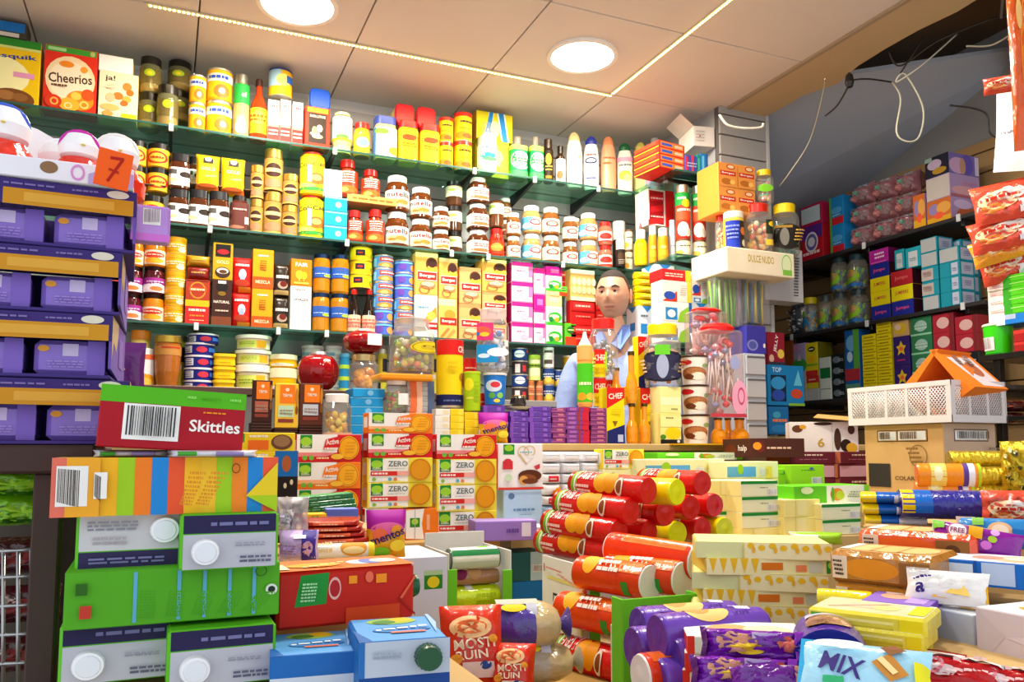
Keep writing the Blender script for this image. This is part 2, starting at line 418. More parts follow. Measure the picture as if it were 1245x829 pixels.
cable([(1125, 43, 3.2), (1098, 84, 3.2), (1090, 98, 3.2)], .003, '3a342c/p', 'short dark cable crossing above the pale loop')
cable([(1080, 62, 3.3), (1095, 80, 3.3), (1140, 50, 3.2), (1200, 25, 3.2), (1232, 18, 3.1)], .004, '38322a/p', 'long dark cable running right towards the timber')
cable([(1175, 56, 3.0), (1205, 55, 3.0), (1232, 40, 2.9)], .0035, 'b8b098/p', 'pale cable strung under the timber at the right')
cable([(1085, 100, 3.3), (1055, 96, 3.2), (1035, 98, 3.2), (1032, 104, 3.2), (1018, 128, 3.2), (1003, 141, 3.2)], .0035, '2a2420/p', 'dark wire ending in a bare lamp connector')
cable([(1003, 96, 2.95), (1001, 112, 3.2), (985, 170, 3.5), (960, 210, 3.6), (948, 226, 3.7)], .0025, 'b0a890/p', 'thin beige wire hanging down against the grey soffit')
cable([(875, 140, 3.15), (885, 152, 3.12), (905, 156, 3.1), (925, 155, 3.1), (928, 150, 3.1)], .005, 'b8b4ac/p', 'white cable along the top of the slatted pier')
cable([(1155, 128, 3.2), (1185, 132, 3.2), (1200, 140, 3.2), (1203, 160, 3.2), (1212, 168, 3.2)], .004, '302c28/p', 'black cable sagging beside the timber beams')
b = MB(); b.lathe([(.012, 0), (.018, .02), (.014, .05), (.006, .06)], '1c1a18/p', 12); o = tag('lamp_connector', b, 'small black lamp connector hanging on a wire', 'connector'); o.location = atd(1033, 106, 3.2)
# ceiling downlights and LED strip
for k, p in enumerate((L1, L2)):
 e = empty('downlight', (p.x, p.y, ZC), 'round recessed downlight ' + ('nearest the upper left of the ceiling' if k == 0 else 'inside the corner of the yellow light strip'), 'ceiling light', 'round downlights')
 q = MB(); q.lathe([(.150, -.012), (.150, 0)], 'f4f0ea/p', 32, cap=False); q.lathe([(.132, -.012), (.150, -.012)], 'f4f0ea/p', 32, cap=False); tag('trim_ring', q, None, None, parent=e)
 q = MB(); q.lathe([(0.0, -.009), (.132, -.009)], 'ffffff/e', 32, cap=False); tag('diffuser', q, None, None, parent=e)
e = empty('led_strip', (0, 0, ZC), 'warm yellow LED light strip turning a corner on the ceiling', 'light strip')
q = MB(); q.box(-.12, 3.200, -.008, 1.88, 3.216, -.001, 'f0e0b0/p', .001); q.box(1.862, 1.2, -.008, 1.878, 3.2, -.001, 'f0e0b0/p', .001); tag('strip_tape', q, None, None, parent=e)
q = MB()
for i in range(120): x = -.11 + i * .0166; q.box(x, 3.203, -.0105, x + .009, 3.213, -.008, 'ffd27a/e', .0005)
for i in range(120): y = 1.2 + i * .0166; q.box(1.865, y, -.0105, 1.875, y + .009, -.008, 'ffd27a/e', .0005)
tag('diodes', q, None, None, parent=e)['kind'] = 'stuff'
# glass shelves
def shelf(x0, y0, x1, y1, z, label, brx=(), side=False, glass='c8f0e4/h', t=.010):
 e = empty('glass_shelf', (0, 0, z), label, 'shelf')
 q = MB(); q.box(x0, y0, -t, x1, y1, -.0006, glass, .0008)
 tag('glass_pane', q, None, None, parent=e)
 q = MB(); q.box(x0, y0 - .001, -t, x1, y0 + .0015, -.001, '2e5a50/p', .0003); tag('front_edge', q, None, None, parent=e)
 for x in brx:
  q = MB()
  if side: q.add([(x1, x - .006, -t - .004), (x1, x + .006, -t - .004), (x1, x + .006, -t - .045), (x1, x - .006, -t - .045), (x0 + .03, x - .006, -t - .003), (x0 + .03, x + .006, -t - .003), (x0 + .03, x + .006, -t - .014), (x0 + .03, x - .006, -t - .014)], [(0, 1, 2, 3), (4, 7, 6, 5), (0, 4, 5, 1), (3, 2, 6, 7), (0, 3, 7, 4), (1, 5, 6, 2)], '3a3c3e/m')
  else:
   q.add([(x - .007, y1, -t - .001), (x + .007, y1, -t - .001), (x + .007, y1, -t - .055), (x - .007, y1, -t - .055), (x - .007, y0 + .01, -t - .001), (x + .007, y0 + .01, -t - .001), (x + .007, y0 + .01, -t - .012), (x - .007, y0 + .01, -t - .012)], [(0, 1, 2, 3), (4, 7, 6, 5), (0, 4, 5, 1), (3, 2, 6, 7), (0, 3, 7, 4), (1, 5, 6, 2)], '3a3c3e/m')
   q.box(x - .009, y0 - .006, -t - .018, x + .009, y0 + .006, .003, 'd8dcdc/p', .002)
  tag('bracket', q, None, None, parent=e)
 return e
YS = 3.47
S1z, S2z, S3z, S4z = 2.416, 2.013, 1.610, 1.335
shelf(-.75, YS, 2.41, YW - .014, S1z, 'top glass shelf along the slatted back wall', [-.02, .64, 1.29, 1.60, 1.95])
shelf(-.75, YS, 2.41, YW - .014, S2z, 'second glass shelf from the top on the back wall', [.14, .70, 1.18, 1.36, 1.75])
shelf(-.75, YS, 2.41, YW - .014, S3z, 'third glass shelf from the top, above the low ledge', [.10, .42, .62, 1.45])
# ---------------------------------------------------------------- builders of kinds
def kbox(key, name, desc, cat, plural, w, h, l, base, faces=None, c=.0015, F=(), L=(), R=(), T=(), extra=None):
 b = MB(); b.box(-w / 2, -l / 2, 0, w / 2, l / 2, h, base, c, faces)
 fn = fbox(w, h, l)
 for n, D in (('F', F), ('L', L), ('R', R), ('T', T)): b.decals(fn[n], D)
 kind(key, name, desc, cat, plural, (w, h, l), [(None, b, None, None)] + (extra or []))
def body_prof(r, h, neck=.8, sh=.14, base=.06):
 return [(r * .9, 0), (r, h * base), (r, h * (1 - sh * 1.6)), (r * .97, h * (1 - sh)), (r * (neck + .06), h * (1 - sh * .3)), (r * neck, h)]
def kjar(key, name, desc, cat, plural, r, h, bc, lidc, lab=None, labc='f6f2ea', neck=.8, lidh=.14, lidr=None, sq=0, sh=.14, lt=(.14, .68), arc=360, inner=None, lidn='lid', prof=None, lid2=None, capinfo=None):
 """jar / bottle / tub: body (contents show through), label band, lid"""
 lidr = lidr or neck + .08; hb = h * (1 - lidh); P = []
 b = MB(); b.lathe(prof or body_prof(r, hb, neck, sh), bc, sq=sq)
 P.append(('body', b, None, None))
 if inner:
  q = MB(); q.lathe([(r * .88, .003), (r * .93, hb * .05), (r * .93, hb * inner[1]), (r * .3, hb * inner[1] + r * .15)], inner[0], sq=sq); P.append(('contents', q, 0, None))
 if lab is not None:
  q = MB(); rr = r * 1.006 + .0004
  z0, z1 = hb * lt[0], hb * lt[1]; n = 28; V = []; F = []
  fn = fcyl(rr, z1 - z0, z0, arc, sq)
  V = [fn(i / n, t, 0) for t in (0, 1) for i in range(n + 1)]
  q.add(V, [(i, i + 1, n + 2 + i, n + 1 + i) for i in range(n)], labc, True)
  q.decals(fcyl(rr, z1 - z0, z0, 180, sq), lab, curved=True); P.append(('label', q, 0, None))
 if lidc:
  q = MB(); lr = r * lidr; q.lathe([(lr, hb - h * .02), (lr, h - h * .012), (lr * .94, h)], lidc, sq=sq if lidr > .9 else 0)
  if lid2: q.lathe(lid2[0], lid2[1])
  P.append((lidn, q, None, None))
 kind(key, name, desc, cat, plural, (2 * r, h, 2 * r), P, True); K[key]['sq'] = sq >= 4
def kcan(key, name, desc, cat, plural, r, h, base, D, lid='d8d4c8/m', lidh=.06, rim='cfcabd/m', top=None, bands=()):
 b = MB(); lh = h * lidh
 b.lathe([(r * .97, 0), (r, h * .03)], rim); b.lathe([(r, h * .03), (r, h - lh)], base, cap=False)
 b.decals(fcyl(r + .0003, h * .97 - lh, h * .03), D, curved=True)
 q = MB(); q.lathe([(r * 1.02, h - lh), (r * 1.02, h * .995), (r * .97, h)], lid)
 kind(key, name, desc, cat, plural, (2 * r, h, 2 * r), [('can', b, None, None), ('lid', q, None, None)], True)
def kroll(key, name, desc, cat, plural, L, r, base, D, end='d00a14/f', ends2=None, extra=()):
 """a packet lying along x; D decals on its outward side (s along the roll, t around)"""
 b = MB(); T = Matrix.Translation((0, 0, r)) @ Matrix.Rotation(PI / 2, 4, 'Y')
 b.lathe([(r * .97, -L / 2), (r, -L / 2 + .004), (r, L / 2 - .004), (r * .97, L / 2)], base, 24, T=T, cap=False)
 for sgn, ec in ((-1, ends2 or end), (1, end)):
  e = MB(); e.lathe([(r * .97, 0), (r * .93, .004), (r * .5, .0035), (0, .005)], ec, 24)
  b.join(e, Matrix.Translation((sgn * L / 2, 0, r)) @ Matrix.Rotation(sgn * PI / 2, 4, 'Y'))
 def fn(s, t, o):
  a = math.radians(-70 + 200 * t); return ((s - .5) * L, -(r + o) * math.cos(a), r + (r + o) * math.sin(a))
 b.decals(fn, D, curved=2)
 kind(key, name, desc, cat, plural, (L, 2 * r, 2 * r), [(None, b, None, None)] + list(extra))
def kpillow(key, name, desc, cat, plural, w, h, l, base, D, backc=None, crimp=.05, seam=None, puff=.5, crk=0):
 """a filled film bag standing up, its printed side to -y, flat welds at top and bottom"""
 b = MB(); n = 14; rnd = random.Random(key)
 cr = [[rnd.uniform(-1, 1) for _ in range(n + 1)] for _ in range(n + 1)]
 def th(s, t):
  e = (max(0, 1 - abs(2 * s - 1) ** 3.2)) ** puff
  tt = min(max((t - crimp) / (1 - 2 * crimp), 0), 1); g = (max(0, 1 - abs(2 * tt - 1) ** 3)) ** puff
  i, j = min(n, int(s * n)), min(n, int(t * n))
  return l / 2 * e * g * (1 + crk * cr[i][j]) + .0008
 def fn(s, t, o):
  pin = 1 - .06 * (1 - abs(2 * t - 1)) * abs(2 * s - 1)
  return ((s - .5) * w * pin, -th(s, t) - o, t * h)
 for sg, c in ((-1, base), (1, backc or base)):
  V = [];
  for j in range(n + 1):
   for i in range(n + 1):
    x, y, z = fn(i / n, j / n, 0); V.append((x, y if sg < 0 else -y, z))
  F = [(j * (n + 1) + i, j * (n + 1) + i + 1, (j + 1) * (n + 1) + i + 1, (j + 1) * (n + 1) + i) for j in range(n) for i in range(n)]
  if sg > 0: F = [f[::-1] for f in F]
  b.add(V, F, c, True)
 if seam:
  b.decals(fn, [('r', 0, 0, 1, crimp * .9, seam), ('r', 0, 1 - crimp * .9, 1, 1, seam)], curved=2)
 b.decals(fn, D, lay=.0012, curved=2)
 kind(key, name, desc, cat, plural, (w, h, l), [(None, b, None, None)])
W = 'f7f3ea'
# --- top shelf
kbox('nesq', 'cereal_box', 'tall yellow box of chocolate cereal', 'cereal box', 'cereal boxes', .20, .30, .07, 'f2c60c',
  {'T': '3a7d1e'}, F=[('r', 0, .88, 1, 1, '2f8a2a'), ('r', 0, .845, 1, .885, 'd8e080'), ('e', .35, .42, .5, .30, 'fff3b0'), ('t', 'Nesquik', .52, .72, .09, '1f3f9c', .86, 4),
  ('r', .6, .42, .92, .5, 'e79ac0'), ('e', .6, .08, .34, .16, '7c4a20'), ('e', .5, .13, .15, .07, 'a8713a'), ('e', .72, .12, .12, .06, '94602e')])
kbox('cheer', 'cereal_box', 'tall red box of honey ring cereal', 'cereal box', 'cereal boxes', .20, .26, .07, 'e0301a',
  F=[('r', .02, .9, .98, .99, '3f9a30'), ('r', .06, .92, .4, .97, 'a8d890'), ('e', .9, .945, .05, .04, 'b8c070'), ('e', .5, .5, .47, .36, 'f6d9a8'), ('e', .5, .48, .41, .30, 'fbe6c4'), ('t', 'Cheerios', .5, .52, .15, '4a3020', .82, 4),
  ('e', .42, .73, .14, .05, 'ef8a20'), ('e', .75, .68, .07, .05, 'f09a30'), ('n', .15, .36, .45, .42, 1, '6a3a20'),
  ('e', .7, .2, .26, .15, 'f28c1a'), ('e', .5, .12, .2, .1, 'f5b030'), ('e', .84, .3, .12, .09, 'e8541c'), ('e', .62, .26, .1, .06, 'ffc850'), ('o', .78, .14, .09, .06, .4, 'ffd070'), ('o', .48, .1, .08, .05, .4, 'ffdf90'), ('e', .2, .14, .16, .1, 'd9361c'), ('o', .22, .14, .08, .06, .4, 'f7b050')])
kbox('ja', 'crispbread_box', 'cream box with almonds printed on it', 'box', 'boxes', .155, .19, .08, 'f5e4bc', {'R': 'f0d060'},
  F=[('t', 'ja!', .28, .85, .14, '3a3a48', .26), ('e', .72, .72, .12, .09, 'd98538'), ('e', .8, .6, .1, .07, 'e07020'), ('e', .5, .5, .13, .08, 'c9782c'), ('e', .3, .45, .12, .1, 'e0bd90'), ('e', .72, .45, .12, .07, 'f0a848'), ('e', .66, .36, .1, .06, 'c46a28'), ('e', .3, .24, .25, .07, 'e5b46a'),
  ('e', .25, .1, .14, .06, 'd99a4c'), ('r', .6, .02, .98, .14, 'f2d01a'), ('n', .2, .62, .42, .7, 2, 'c8b89a')])
kbox('jaflap', 'open_box', 'white open carton', 'box', 'boxes', .14, .06, .08, 'f4efe0', F=[('r', .02, .05, .98, .95, 'fbf8f2')], faces={'R': 'f0d860'})
kbox('smallbox', 'small_box', 'flat grey box with a blue label', 'box', 'boxes', .12, .05, .08, '4a4436', F=[('r', .05, .35, .95, .9, '1f78c8'), ('e', .14, .62, .06, .16, 'ffffff'), ('r', .05, .05, .8, .28, 'e8e0d0')])
kjar('dark', 'snack_jar', 'clear jar of yellow snacks', 'jar', 'clear snack jars', .05, .13, 'a8a878/G', '1c1a16/p', [('e', .5, .7, .16, .25, 'a8c020'), ('e', .5, .68, .07, .12, 'e8d020')], '6a5c30/j', neck=.86, lidh=.2, inner=('e0a010/j', .42), lt=(.3, .8), sh=.1)
kcan('suntin', 'food_tin', 'yellow orange-flowered tin', 'tin', 'yellow tins', .043, .085, 'f0b014', [('r', 0, .62, 1, .88, 'e9e2d2'), ('n', .25, .66, .75, .86, 1, '2b4fb0'), ('e', .6, .3, .2, .22, 'e8702c'), ('e', .6, .3, .08, .1, 'f8e8c0'), ('r', 0, 0, 1, .08, 'e08a10')])
kcan('bluetin', 'food_tin', 'yellow and pale blue tin', 'tin', 'yellow tins', .043, .09, 'f2bf1a', [('r', .1, .35, .55, 1, 'a8cfe0'), ('e', .62, .6, .2, .25, 'f8e070'), ('r', .7, .5, .95, .8, '2f62b8')], lid='2a3a9a/p')
kjar('spray', 'spray_can', 'spray can with green band and grey cap', 'can', 'spray cans', .03, .2, '9a8f6a/m', '8f8f86/m', [('r', 0, .62, 1, 1, '1e9a3c'), ('t', 'ol', .6, .8, .1, 'f0f0e0', .2), ('e', .5, .25, .2, .14, 'e8d090'), ('e', .5, .15, .25, .12, 'f5f0d8')], 'b39a62', neck=.9, lidh=.14, lidr=.9, sh=.03, lt=(.04, .97))
BOT = lambda r, h: [(r * .92, 0), (r, h * .04), (r, h * .56), (r * .9, h * .66), (r * .45, h * .82), (r * .36, h * .88), (r * .36, h)]
kjar('sauce', 'sauce_bottle', 'bottle of red sauce with a yellow label', 'bottle', 'bottles', .032, .21, 'a83410/j', '3a1a10/p', [('r', 0, .1, 1, .3, 'e8a018'), ('e', .5, .6, .3, .25, 'f8dc40'), ('n', .2, .45, .8, .75, 2, 'c05010')], 'f0c020', prof=BOT(.032, .19), lidh=.09, neck=.36, lidr=.42, lt=(.12, .56))
kbox('wr', 'milk_powder_box', 'white and red box', 'box', 'white and red boxes', .05, .15, .08, 'f6ece6', F=[('r', 0, 0, 1, .36, 'dc2c22'), ('r', 0, .36, 1, .42, 'ee8070'), ('n', .1, .15, .9, .3, 2, 'f8c8b8'), ('e', .5, .7, .32, .14, 'f8dcd6'), ('n', .2, .8, .8, .9, 1, 'b05050')])
kbox('rolli', 'wafer_roll_box', 'red framed box showing cream wafer rolls on black', 'box', 'boxes', .12, .19, .06, 'd8341a', F=[('r', .08, .86, .92, .98, 'f08a20'), ('r', .14, .12, .86, .84, '33241c'), ('t', 'ROLLITOS', .5, .77, .06, 'efe0c0', .62), ('e', .4, .34, .2, .05, 'e6c79a'), ('e', .5, .28, .22, .05, 'd9b584'), ('e', .58, .48, .12, .09, 'e8cfa8'), ('e', .38, .42, .1, .1, 'c99a68')])
kjar('inv', 'mayonnaise_jar', 'white labelled jar standing upside down on its blue lid', 'jar', 'mayonnaise jars', .04, .15, 'e8d88a/j', 'f0d8a0/j', [('e', .5, .62, .3, .28, 'a8c8e8'), ('e', .5, .6, .18, .18, 'f8f8ff'), ('e', .5, .15, .2, .1, '58a838'), ('r', 0, 0, 1, .1, 'e8b820')], 'eef2f8', prof=[(.036, 0), (.036, .024), (.034, .026), (.04, .04), (.04, .12), (.036, .13)], lidh=.05, lt=(.3, .92), lidr=.8, neck=.8)
kjar('yred', 'mayonnaise_jar', 'yellow jar with red lid and a blue oval', 'jar', 'mayonnaise jars', .04, .14, 'd8a020/j', 'c01c14/p', [('e', .5, .5, .28, .3, 'e8e4d8'), ('e', .5, .5, .2, .2, '6f8fc0')], 'd8a828', neck=.8, lidh=.16, lt=(.15, .75))
kjar('mayo', 'mayonnaise_jar', 'mayonnaise jar with a light blue lid', 'jar', 'mayonnaise jars', .045, .16, 'ecd890/j', '3f55b0/p', [('r', 0, 0, .22, 1, '4f86cc'), ('e', .55, .5, .3, .36, 'dfe8f4'), ('e', .55, .45, .2, .18, '8fb0dc'), ('e', .7, .2, .16, .14, 'f0c030'), ('e', .35, .86, .2, .1, '78b040')], 'f4f0e4', neck=.86, lidh=.17, sq=5, lt=(.06, .86))
kjar('sqred', 'mustard_jar', 'square yellow jar with red lid', 'jar', 'square yellow jars', .042, .155, 'f0c818/j', 'cf1a20/p', [('e', .5, .72, .3, .1, 'd84818'), ('n', .3, .38, .7, .55, 2, 'c87818'), ('r', .78, .05, .9, .9, 'f8e890')], 'f4cc20', neck=.92, lidh=.16, sq=5, lt=(.1, .92), lidr=.97)
# a jar lying down, lid to the front
def klying(key, desc, lidc, bodyc):
 b = MB(); T = Matrix.Translation((0, 0, .042)) @ Matrix.Rotation(PI / 2, 4, 'X')
 b.lathe([(.038, -.12), (.042, -.11), (.042, .03), (.038, .05)], bodyc, 24, sq=5, T=T)
 q = MB(); q.lathe([(.042, .03), (.0425, .055), (.038, .062), (.0, .063)], lidc, 24, sq=5, T=T)
 q.lathe([(.03, .0622), (.029, .0634), (0, .0634)], lidc, 24, sq=5, T=T)
 kind(key, 'lying_jar', desc, 'jar', 'jars lying on their sides', (.085, .085, .17), [('body', b, None, None), ('lid', q, None, None)])
klying('lyb', 'jar lying with its blue lid to the front', '1450c0/p', 'd8d0b0/j'); klying('lyr', 'square jar lying with its red lid to the front', 'd01826/p', 'e8c860/j')
kcan('ytub', 'powder_tub', 'yellow tub with red lid', 'tub', 'yellow tubs with red lids', .042, .10, 'f4c40e', [('n', .35, .7, .8, .84, 1, '40301a'), ('e', .5, .2, .35, .16, 'f08a18'), ('e', .6, .18, .18, .1, 'e05a18'), ('n', .3, .45, .7, .55, 1, 'e8a010')], lid='d8281a/p', lidh=.14)
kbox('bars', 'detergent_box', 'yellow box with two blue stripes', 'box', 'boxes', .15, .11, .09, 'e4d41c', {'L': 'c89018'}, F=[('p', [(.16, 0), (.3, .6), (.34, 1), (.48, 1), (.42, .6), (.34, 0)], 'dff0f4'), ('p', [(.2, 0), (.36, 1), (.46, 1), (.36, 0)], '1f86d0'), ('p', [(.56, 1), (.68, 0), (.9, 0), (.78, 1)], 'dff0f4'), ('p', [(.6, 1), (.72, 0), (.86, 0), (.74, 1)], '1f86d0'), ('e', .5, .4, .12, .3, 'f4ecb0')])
kbox('yb', 'detergent_box', 'yellow and lime carton', 'box', 'boxes', .10, .13, .08, 'e8d424', F=[('e', .4, .5, .3, .25, 'f5ef80'), ('e', .7, .3, .2, .2, 'c8d030'), ('e', .3, .2, .2, .15, 'f0c020')])
kjar('mw', 'mouthwash_bottle', 'flat white and blue bottle with clear cap', 'bottle', 'bottles', .038, .19, 'b8dcd0/j', 'd8e4ec/g', [('e', .45, .45, .3, .16, '1a8aa8'), ('r', 0, .75, 1, .9, 'e8f4f0'), ('e', .5, .3, .25, .1, '4ab858'), ('n', .25, .78, .75, .88, 1, '4070a0')], 'f2f8f4', neck=.6, lidh=.22, sq=4, lidr=.55, sh=.1)
kjar('gmw', 'cologne_bottle', 'green bottle with clear cap', 'bottle', 'green bottles', .035, .17, '0f9a48/j', 'd8c8b8/G', [('e', .5, .5, .35, .3, 'f0f8ec'), ('n', .25, .42, .75, .6, 2, '208040'), ('r', 0, .85, 1, 1, 'c8e060'), ('r', 0, 0, 1, .16, '48c860')], '18b058', neck=.5, lidh=.2, sq=4, lidr=.4, sh=.07, lt=(.06, .94))
kjar('bl', 'styling_bottle', 'black bottle with a gold label', 'bottle', 'black bottles', .026, .19, '241a10/j', '2a1c10/p', [('e', .5, .7, .2, .2, 'b8922c'), ('n', .3, .3, .7, .5, 2, 'c8a040'), ('r', .3, .05, .7, .15, '907018')], '2c2012', neck=.8, lidh=.22, lidr=.8, sh=.05, lt=(.05, .92))
kjar('bl2', 'styling_bottle', 'black bottle with a white label', 'bottle', 'black bottles', .026, .16, '2a1c14/j', '181410/p', [('e', .45, .3, .2, .18, 'b06838'), ('r', 0, 0, .14, 1, '2a1c14')], 'f0e6dc', neck=.6, lidh=.2, lidr=.6, sh=.12, lt=(.05, .8))
SH = lambda r, h: [(r * .80, 0), (r * .95, h * .04), (r, h * .45), (r * .98, h * .7), (r * .86, h * .9), (r * .7, h)]
def kshamp(key, desc, bc, cc, D, capd=.16, dome=False):
 r, h = .038, .24; hb = h * (1 - capd); b = MB(); S = Matrix.Diagonal((1, .62, 1, 1))
 b.lathe(SH(r, hb), bc, 24); b.decals(fcyl(lambda t: r * 1.01, hb * .8, hb * .1), D, curved=True)
 q = MB(); q.lathe([(r * .72, hb), (r * (.66 if dome else .74), hb + h * capd * .4), (r * .45, h * .97), (r * .18, h)], cc, 24)
 b.xf(S); q.xf(S)
 kind(key, 'shampoo_bottle', desc, 'bottle', 'shampoo bottles', (2 * r, h, 2 * r), [('bottle', b, None, None), ('cap', q, None, None)], True)
kshamp('sh1', 'cream white shampoo bottle with pale gold cap', 'f3ead8/p', 'e0c890/p', [('n', .58, .62, .72, .72, 2, 'b89848')], dome=True)
kshamp('sh2', 'white body wash bottle with dark blue cap', 'f6f2ee/p', '2a3a9c/p', [('e', .5, .66, .26, .09, '1e2c60'), ('e', .5, .66, .2, .05, 'e8e8f0'), ('n', .3, .78, .7, .86, 1, 'c83020'), ('n', .3, .35, .6, .42, 1, '9098b0'), ('r', .3, .16, .7, .2, '4858a0')])
kshamp('sh3', 'peach coloured body wash bottle', 'e8a47c/p', 'dd8f62/p', [('n', .25, .72, .75, .8, 1, 'b05838'), ('e', .4, .62, .18, .03, 'c8683c')], dome=True)
kshamp('sh4', 'white shampoo bottle with dark green cap', 'f6f0dc/p', '146038/p', [('r', .1, .8, .9, .92, 'eaa0b8'), ('n', .25, .66, .75, .74, 1, '4a6a80'), ('e', .5, .4, .26, .14, 'f0d048'), ('e', .6, .34, .16, .1, 'f8e890')])
kshamp('sh5', 'pale yellow shampoo bottle', 'f2e27c/p', 'e8d870/p', [('e', .25, .8, .2, .1, 'f0a828'), ('e', .3, .6, .14, .06, '304030'), ('r', .1, .1, .9, .4, 'f6ec9c')])
kjar('pink', 'deodorant_can', 'pink aerosol can with a clear cap', 'can', 'pink aerosol cans', .026, .2, 'f0b8d0/p', 'dcdcdc/G', [('r', 0, .55, 1, .62, 'e04898'), ('e', .5, .75, .2, .15, 'f8e0ee'), ('r', .3, .1, .8, .4, 'e8a8d8'), ('r', 0, 0, .3, .5, 'a8b8e8')], 'f2c4dc', neck=.85, lidh=.26, lidr=.85, sh=.05, lt=(.04, .95))
# --- second shelf
kjar('oval', 'peanut_butter_jar', 'yellow jar with black lid and red oval', 'jar', 'yellow black-lidded jars', .045, .10, 'd89a18/j', '1a1814/p', [('o', .5, .5, .34, .36, .25, 'd02818'), ('e', .5, .5, .24, .22, 'f0c040'), ('r', 0, 0, .2, 1, 'c85820'), ('n', .3, .4, .7, .6, 1, 'c03018')], 'e8b428', neck=.9, lidh=.22, lidr=.96, sh=.06, lt=(.05, .95))
kjar('coff', 'coffee_jar', 'black-lidded coffee jar', 'jar', 'coffee jars', .042, .13, '4a2410/j', '1c1a1c/p', [('r', .08, .62, .42, .88, '55504c'), ('e', .68, .62, .18, .16, '2a1c16'), ('e', .35, .3, .14, .08, 'd8dc90'), ('n', .2, .1, .7, .2, 1, 'c8c0b8')], 'f3efe8', neck=.86, lidh=.2, lidr=.94, sh=.16, sq=5, lt=(.12, .74))
kjar('cofd', 'coffee_jar', 'brown coffee jar with dark cap', 'jar', 'coffee jars', .038, .12, '48201a/j', '2c2420/p', [('n', .3, .7, .7, .82, 1, 'd8a8a0'), ('r', .66, .25, .84, .5, 'e8d0c8'), ('e', .4, .12, .25, .06, 'a06850')], '5c2a22', neck=.7, lidh=.14, lidr=.76, sh=.1, sq=5, lt=(.02, .9))
kpillow('gold', 'coffee_pack', 'yellow gold coffee pack with black top', 'coffee pack', 'yellow coffee packs', .09, .15, .05, 'f2be0c', [('r', .3, .74, .72, .98, '241c18'), ('e', .5, .84, .14, .06, 'e8e0d0'), ('t', 'GOLD', .5, .58, .09, 'fbf0b0', .6), ('n', .4, .34, .85, .42, 1, 'f8e080'), ('r', .0, .03, 1, .14, 'b85a1c'), ('e', .5, .14, .4, .05, 'a84c18')], puff=.25, crimp=.02)
kjar('gjar', 'gold_coffee_jar', 'gold lidded instant coffee jar', 'jar', 'gold lidded coffee jars', .035, .15, '5a3214/j', 'd8b050/m', [('o', .5, .62, .34, .26, .15, 'c89a40'), ('e', .5, .62, .3, .22, '3a1e10'), ('r', .2, .56, .8, .68, 'c8a878'), ('e', .5, .2, .3, .14, 'c07c58'), ('r', .08, 0, .92, .06, 'c8a050')], 'a8803c', neck=.92, lidh=.2, lidr=.96, sh=.06, lt=(.04, .96))
kjar('colacao', 'cocoa_tub', 'yellow cocoa drink tub with red rim', 'tub', 'yellow cocoa tubs', .055, .19, 'f4c60a/p', 'd8281c/p', [('t', 'ColaCao', .5, .78, .12, '24301a', .72, 6), ('e', .55, .42, .36, .22, 'f09a1c'), ('e', .62, .4, .22, .15, 'e8601c'), ('e', .62, .42, .12, .08, 'f8c060'), ('e', .3, .2, .3, .06, 'f8e060'), ('e', .5, .12, .4, .05, '3a9838'), ('r', .4, .3, .5, .75, 'fff4b8')], 'f4ca10', neck=.8, lidh=.06, lidr=.82, sh=.08, lt=(.03, .94), sq=3)
kbox('wcart', 'milk_carton', 'white carton with pale blue foot', 'box', 'cartons', .07, .12, .07, 'f0f2f8', F=[('r', 0, 0, 1, .25, 'b8d4ec'), ('n', .15, .8, .5, .88, 1, '4a68a0'), ('e', .5, .45, .28, .18, 'e8ecf4'), ('n', .2, .3, .8, .36, 1, 'd0b080')])
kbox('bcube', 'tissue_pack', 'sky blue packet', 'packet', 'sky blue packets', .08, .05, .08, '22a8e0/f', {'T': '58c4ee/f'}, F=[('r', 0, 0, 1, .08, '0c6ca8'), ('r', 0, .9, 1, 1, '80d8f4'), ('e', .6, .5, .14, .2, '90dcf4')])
kjar('syrup', 'syrup_bottle', 'waisted amber bottle with red cap', 'bottle', 'amber syrup bottles', .036, .18, '8a2c10/j', 'c41a14/p', [('n', .3, .55, .7, .95, 4, 'f4eadc'), ('e', .5, .2, .4, .16, 'e8641c'), ('e', .4, .18, .15, .1, 'f4a050'), ('r', .25, .5, .75, .53, 'f0e0d0')], 'a8381a/p', prof=[(.033, 0), (.036, .01), (.036, .05), (.027, .09), (.026, .12), (.02, .15)], lidh=.18, lidr=.7, neck=.6, lt=(.1, .84), arc=200)
def nut(key, desc, h, labc, D, lid='f6f4ee/p', plural='chocolate spread jars', body='5a2c0e/j', r=.045, name='chocolate_spread_jar', sq=0):
 kjar(key, name, desc, 'jar', plural, r, h, body, lid, D, labc, neck=.74, lidh=.16, lidr=.8, sh=.2, lt=(.14, .68), sq=sq)
NT = [('t', 'n', .21, .70, .20, '15100e', .10), ('t', 'utella', .56, .735, .30, 'b80c08', .55), ('e', .5, .28, .30, .2, 'f2bc80'), ('e', .62, .3, .16, .14, 'd88038'), ('e', .38, .22, .12, .08, 'c87830'), ('r', .1, .05, .9, .1, 'f0c8a0')]
nut('nutL', 'large chocolate hazelnut spread jar', .135, 'f8f0e4', NT); nut('nutS', 'small chocolate hazelnut spread jar', .10, 'f8f0e4', NT)
nut('sqn', 'squarish brown spread jar', .115, 'f0e4e0', [('n', .3, .45, .8, .8, 2, 'c05048'), ('e', .5, .2, .3, .14, 'a86838')], body='4c2410/j', sq=4, plural='squarish spread jars')
DUO = [('e', .55, .6, .24, .24, 'd02c20'), ('e', .55, .6, .17, .16, 'f0b0a0'), ('e', .45, .2, .3, .12, 'f0d0a8')]
nut('hz', 'hazelnut spread jar with cream label', .105, 'f6ead8', DUO, body='7a4a20/j', plural='duo spread jars')
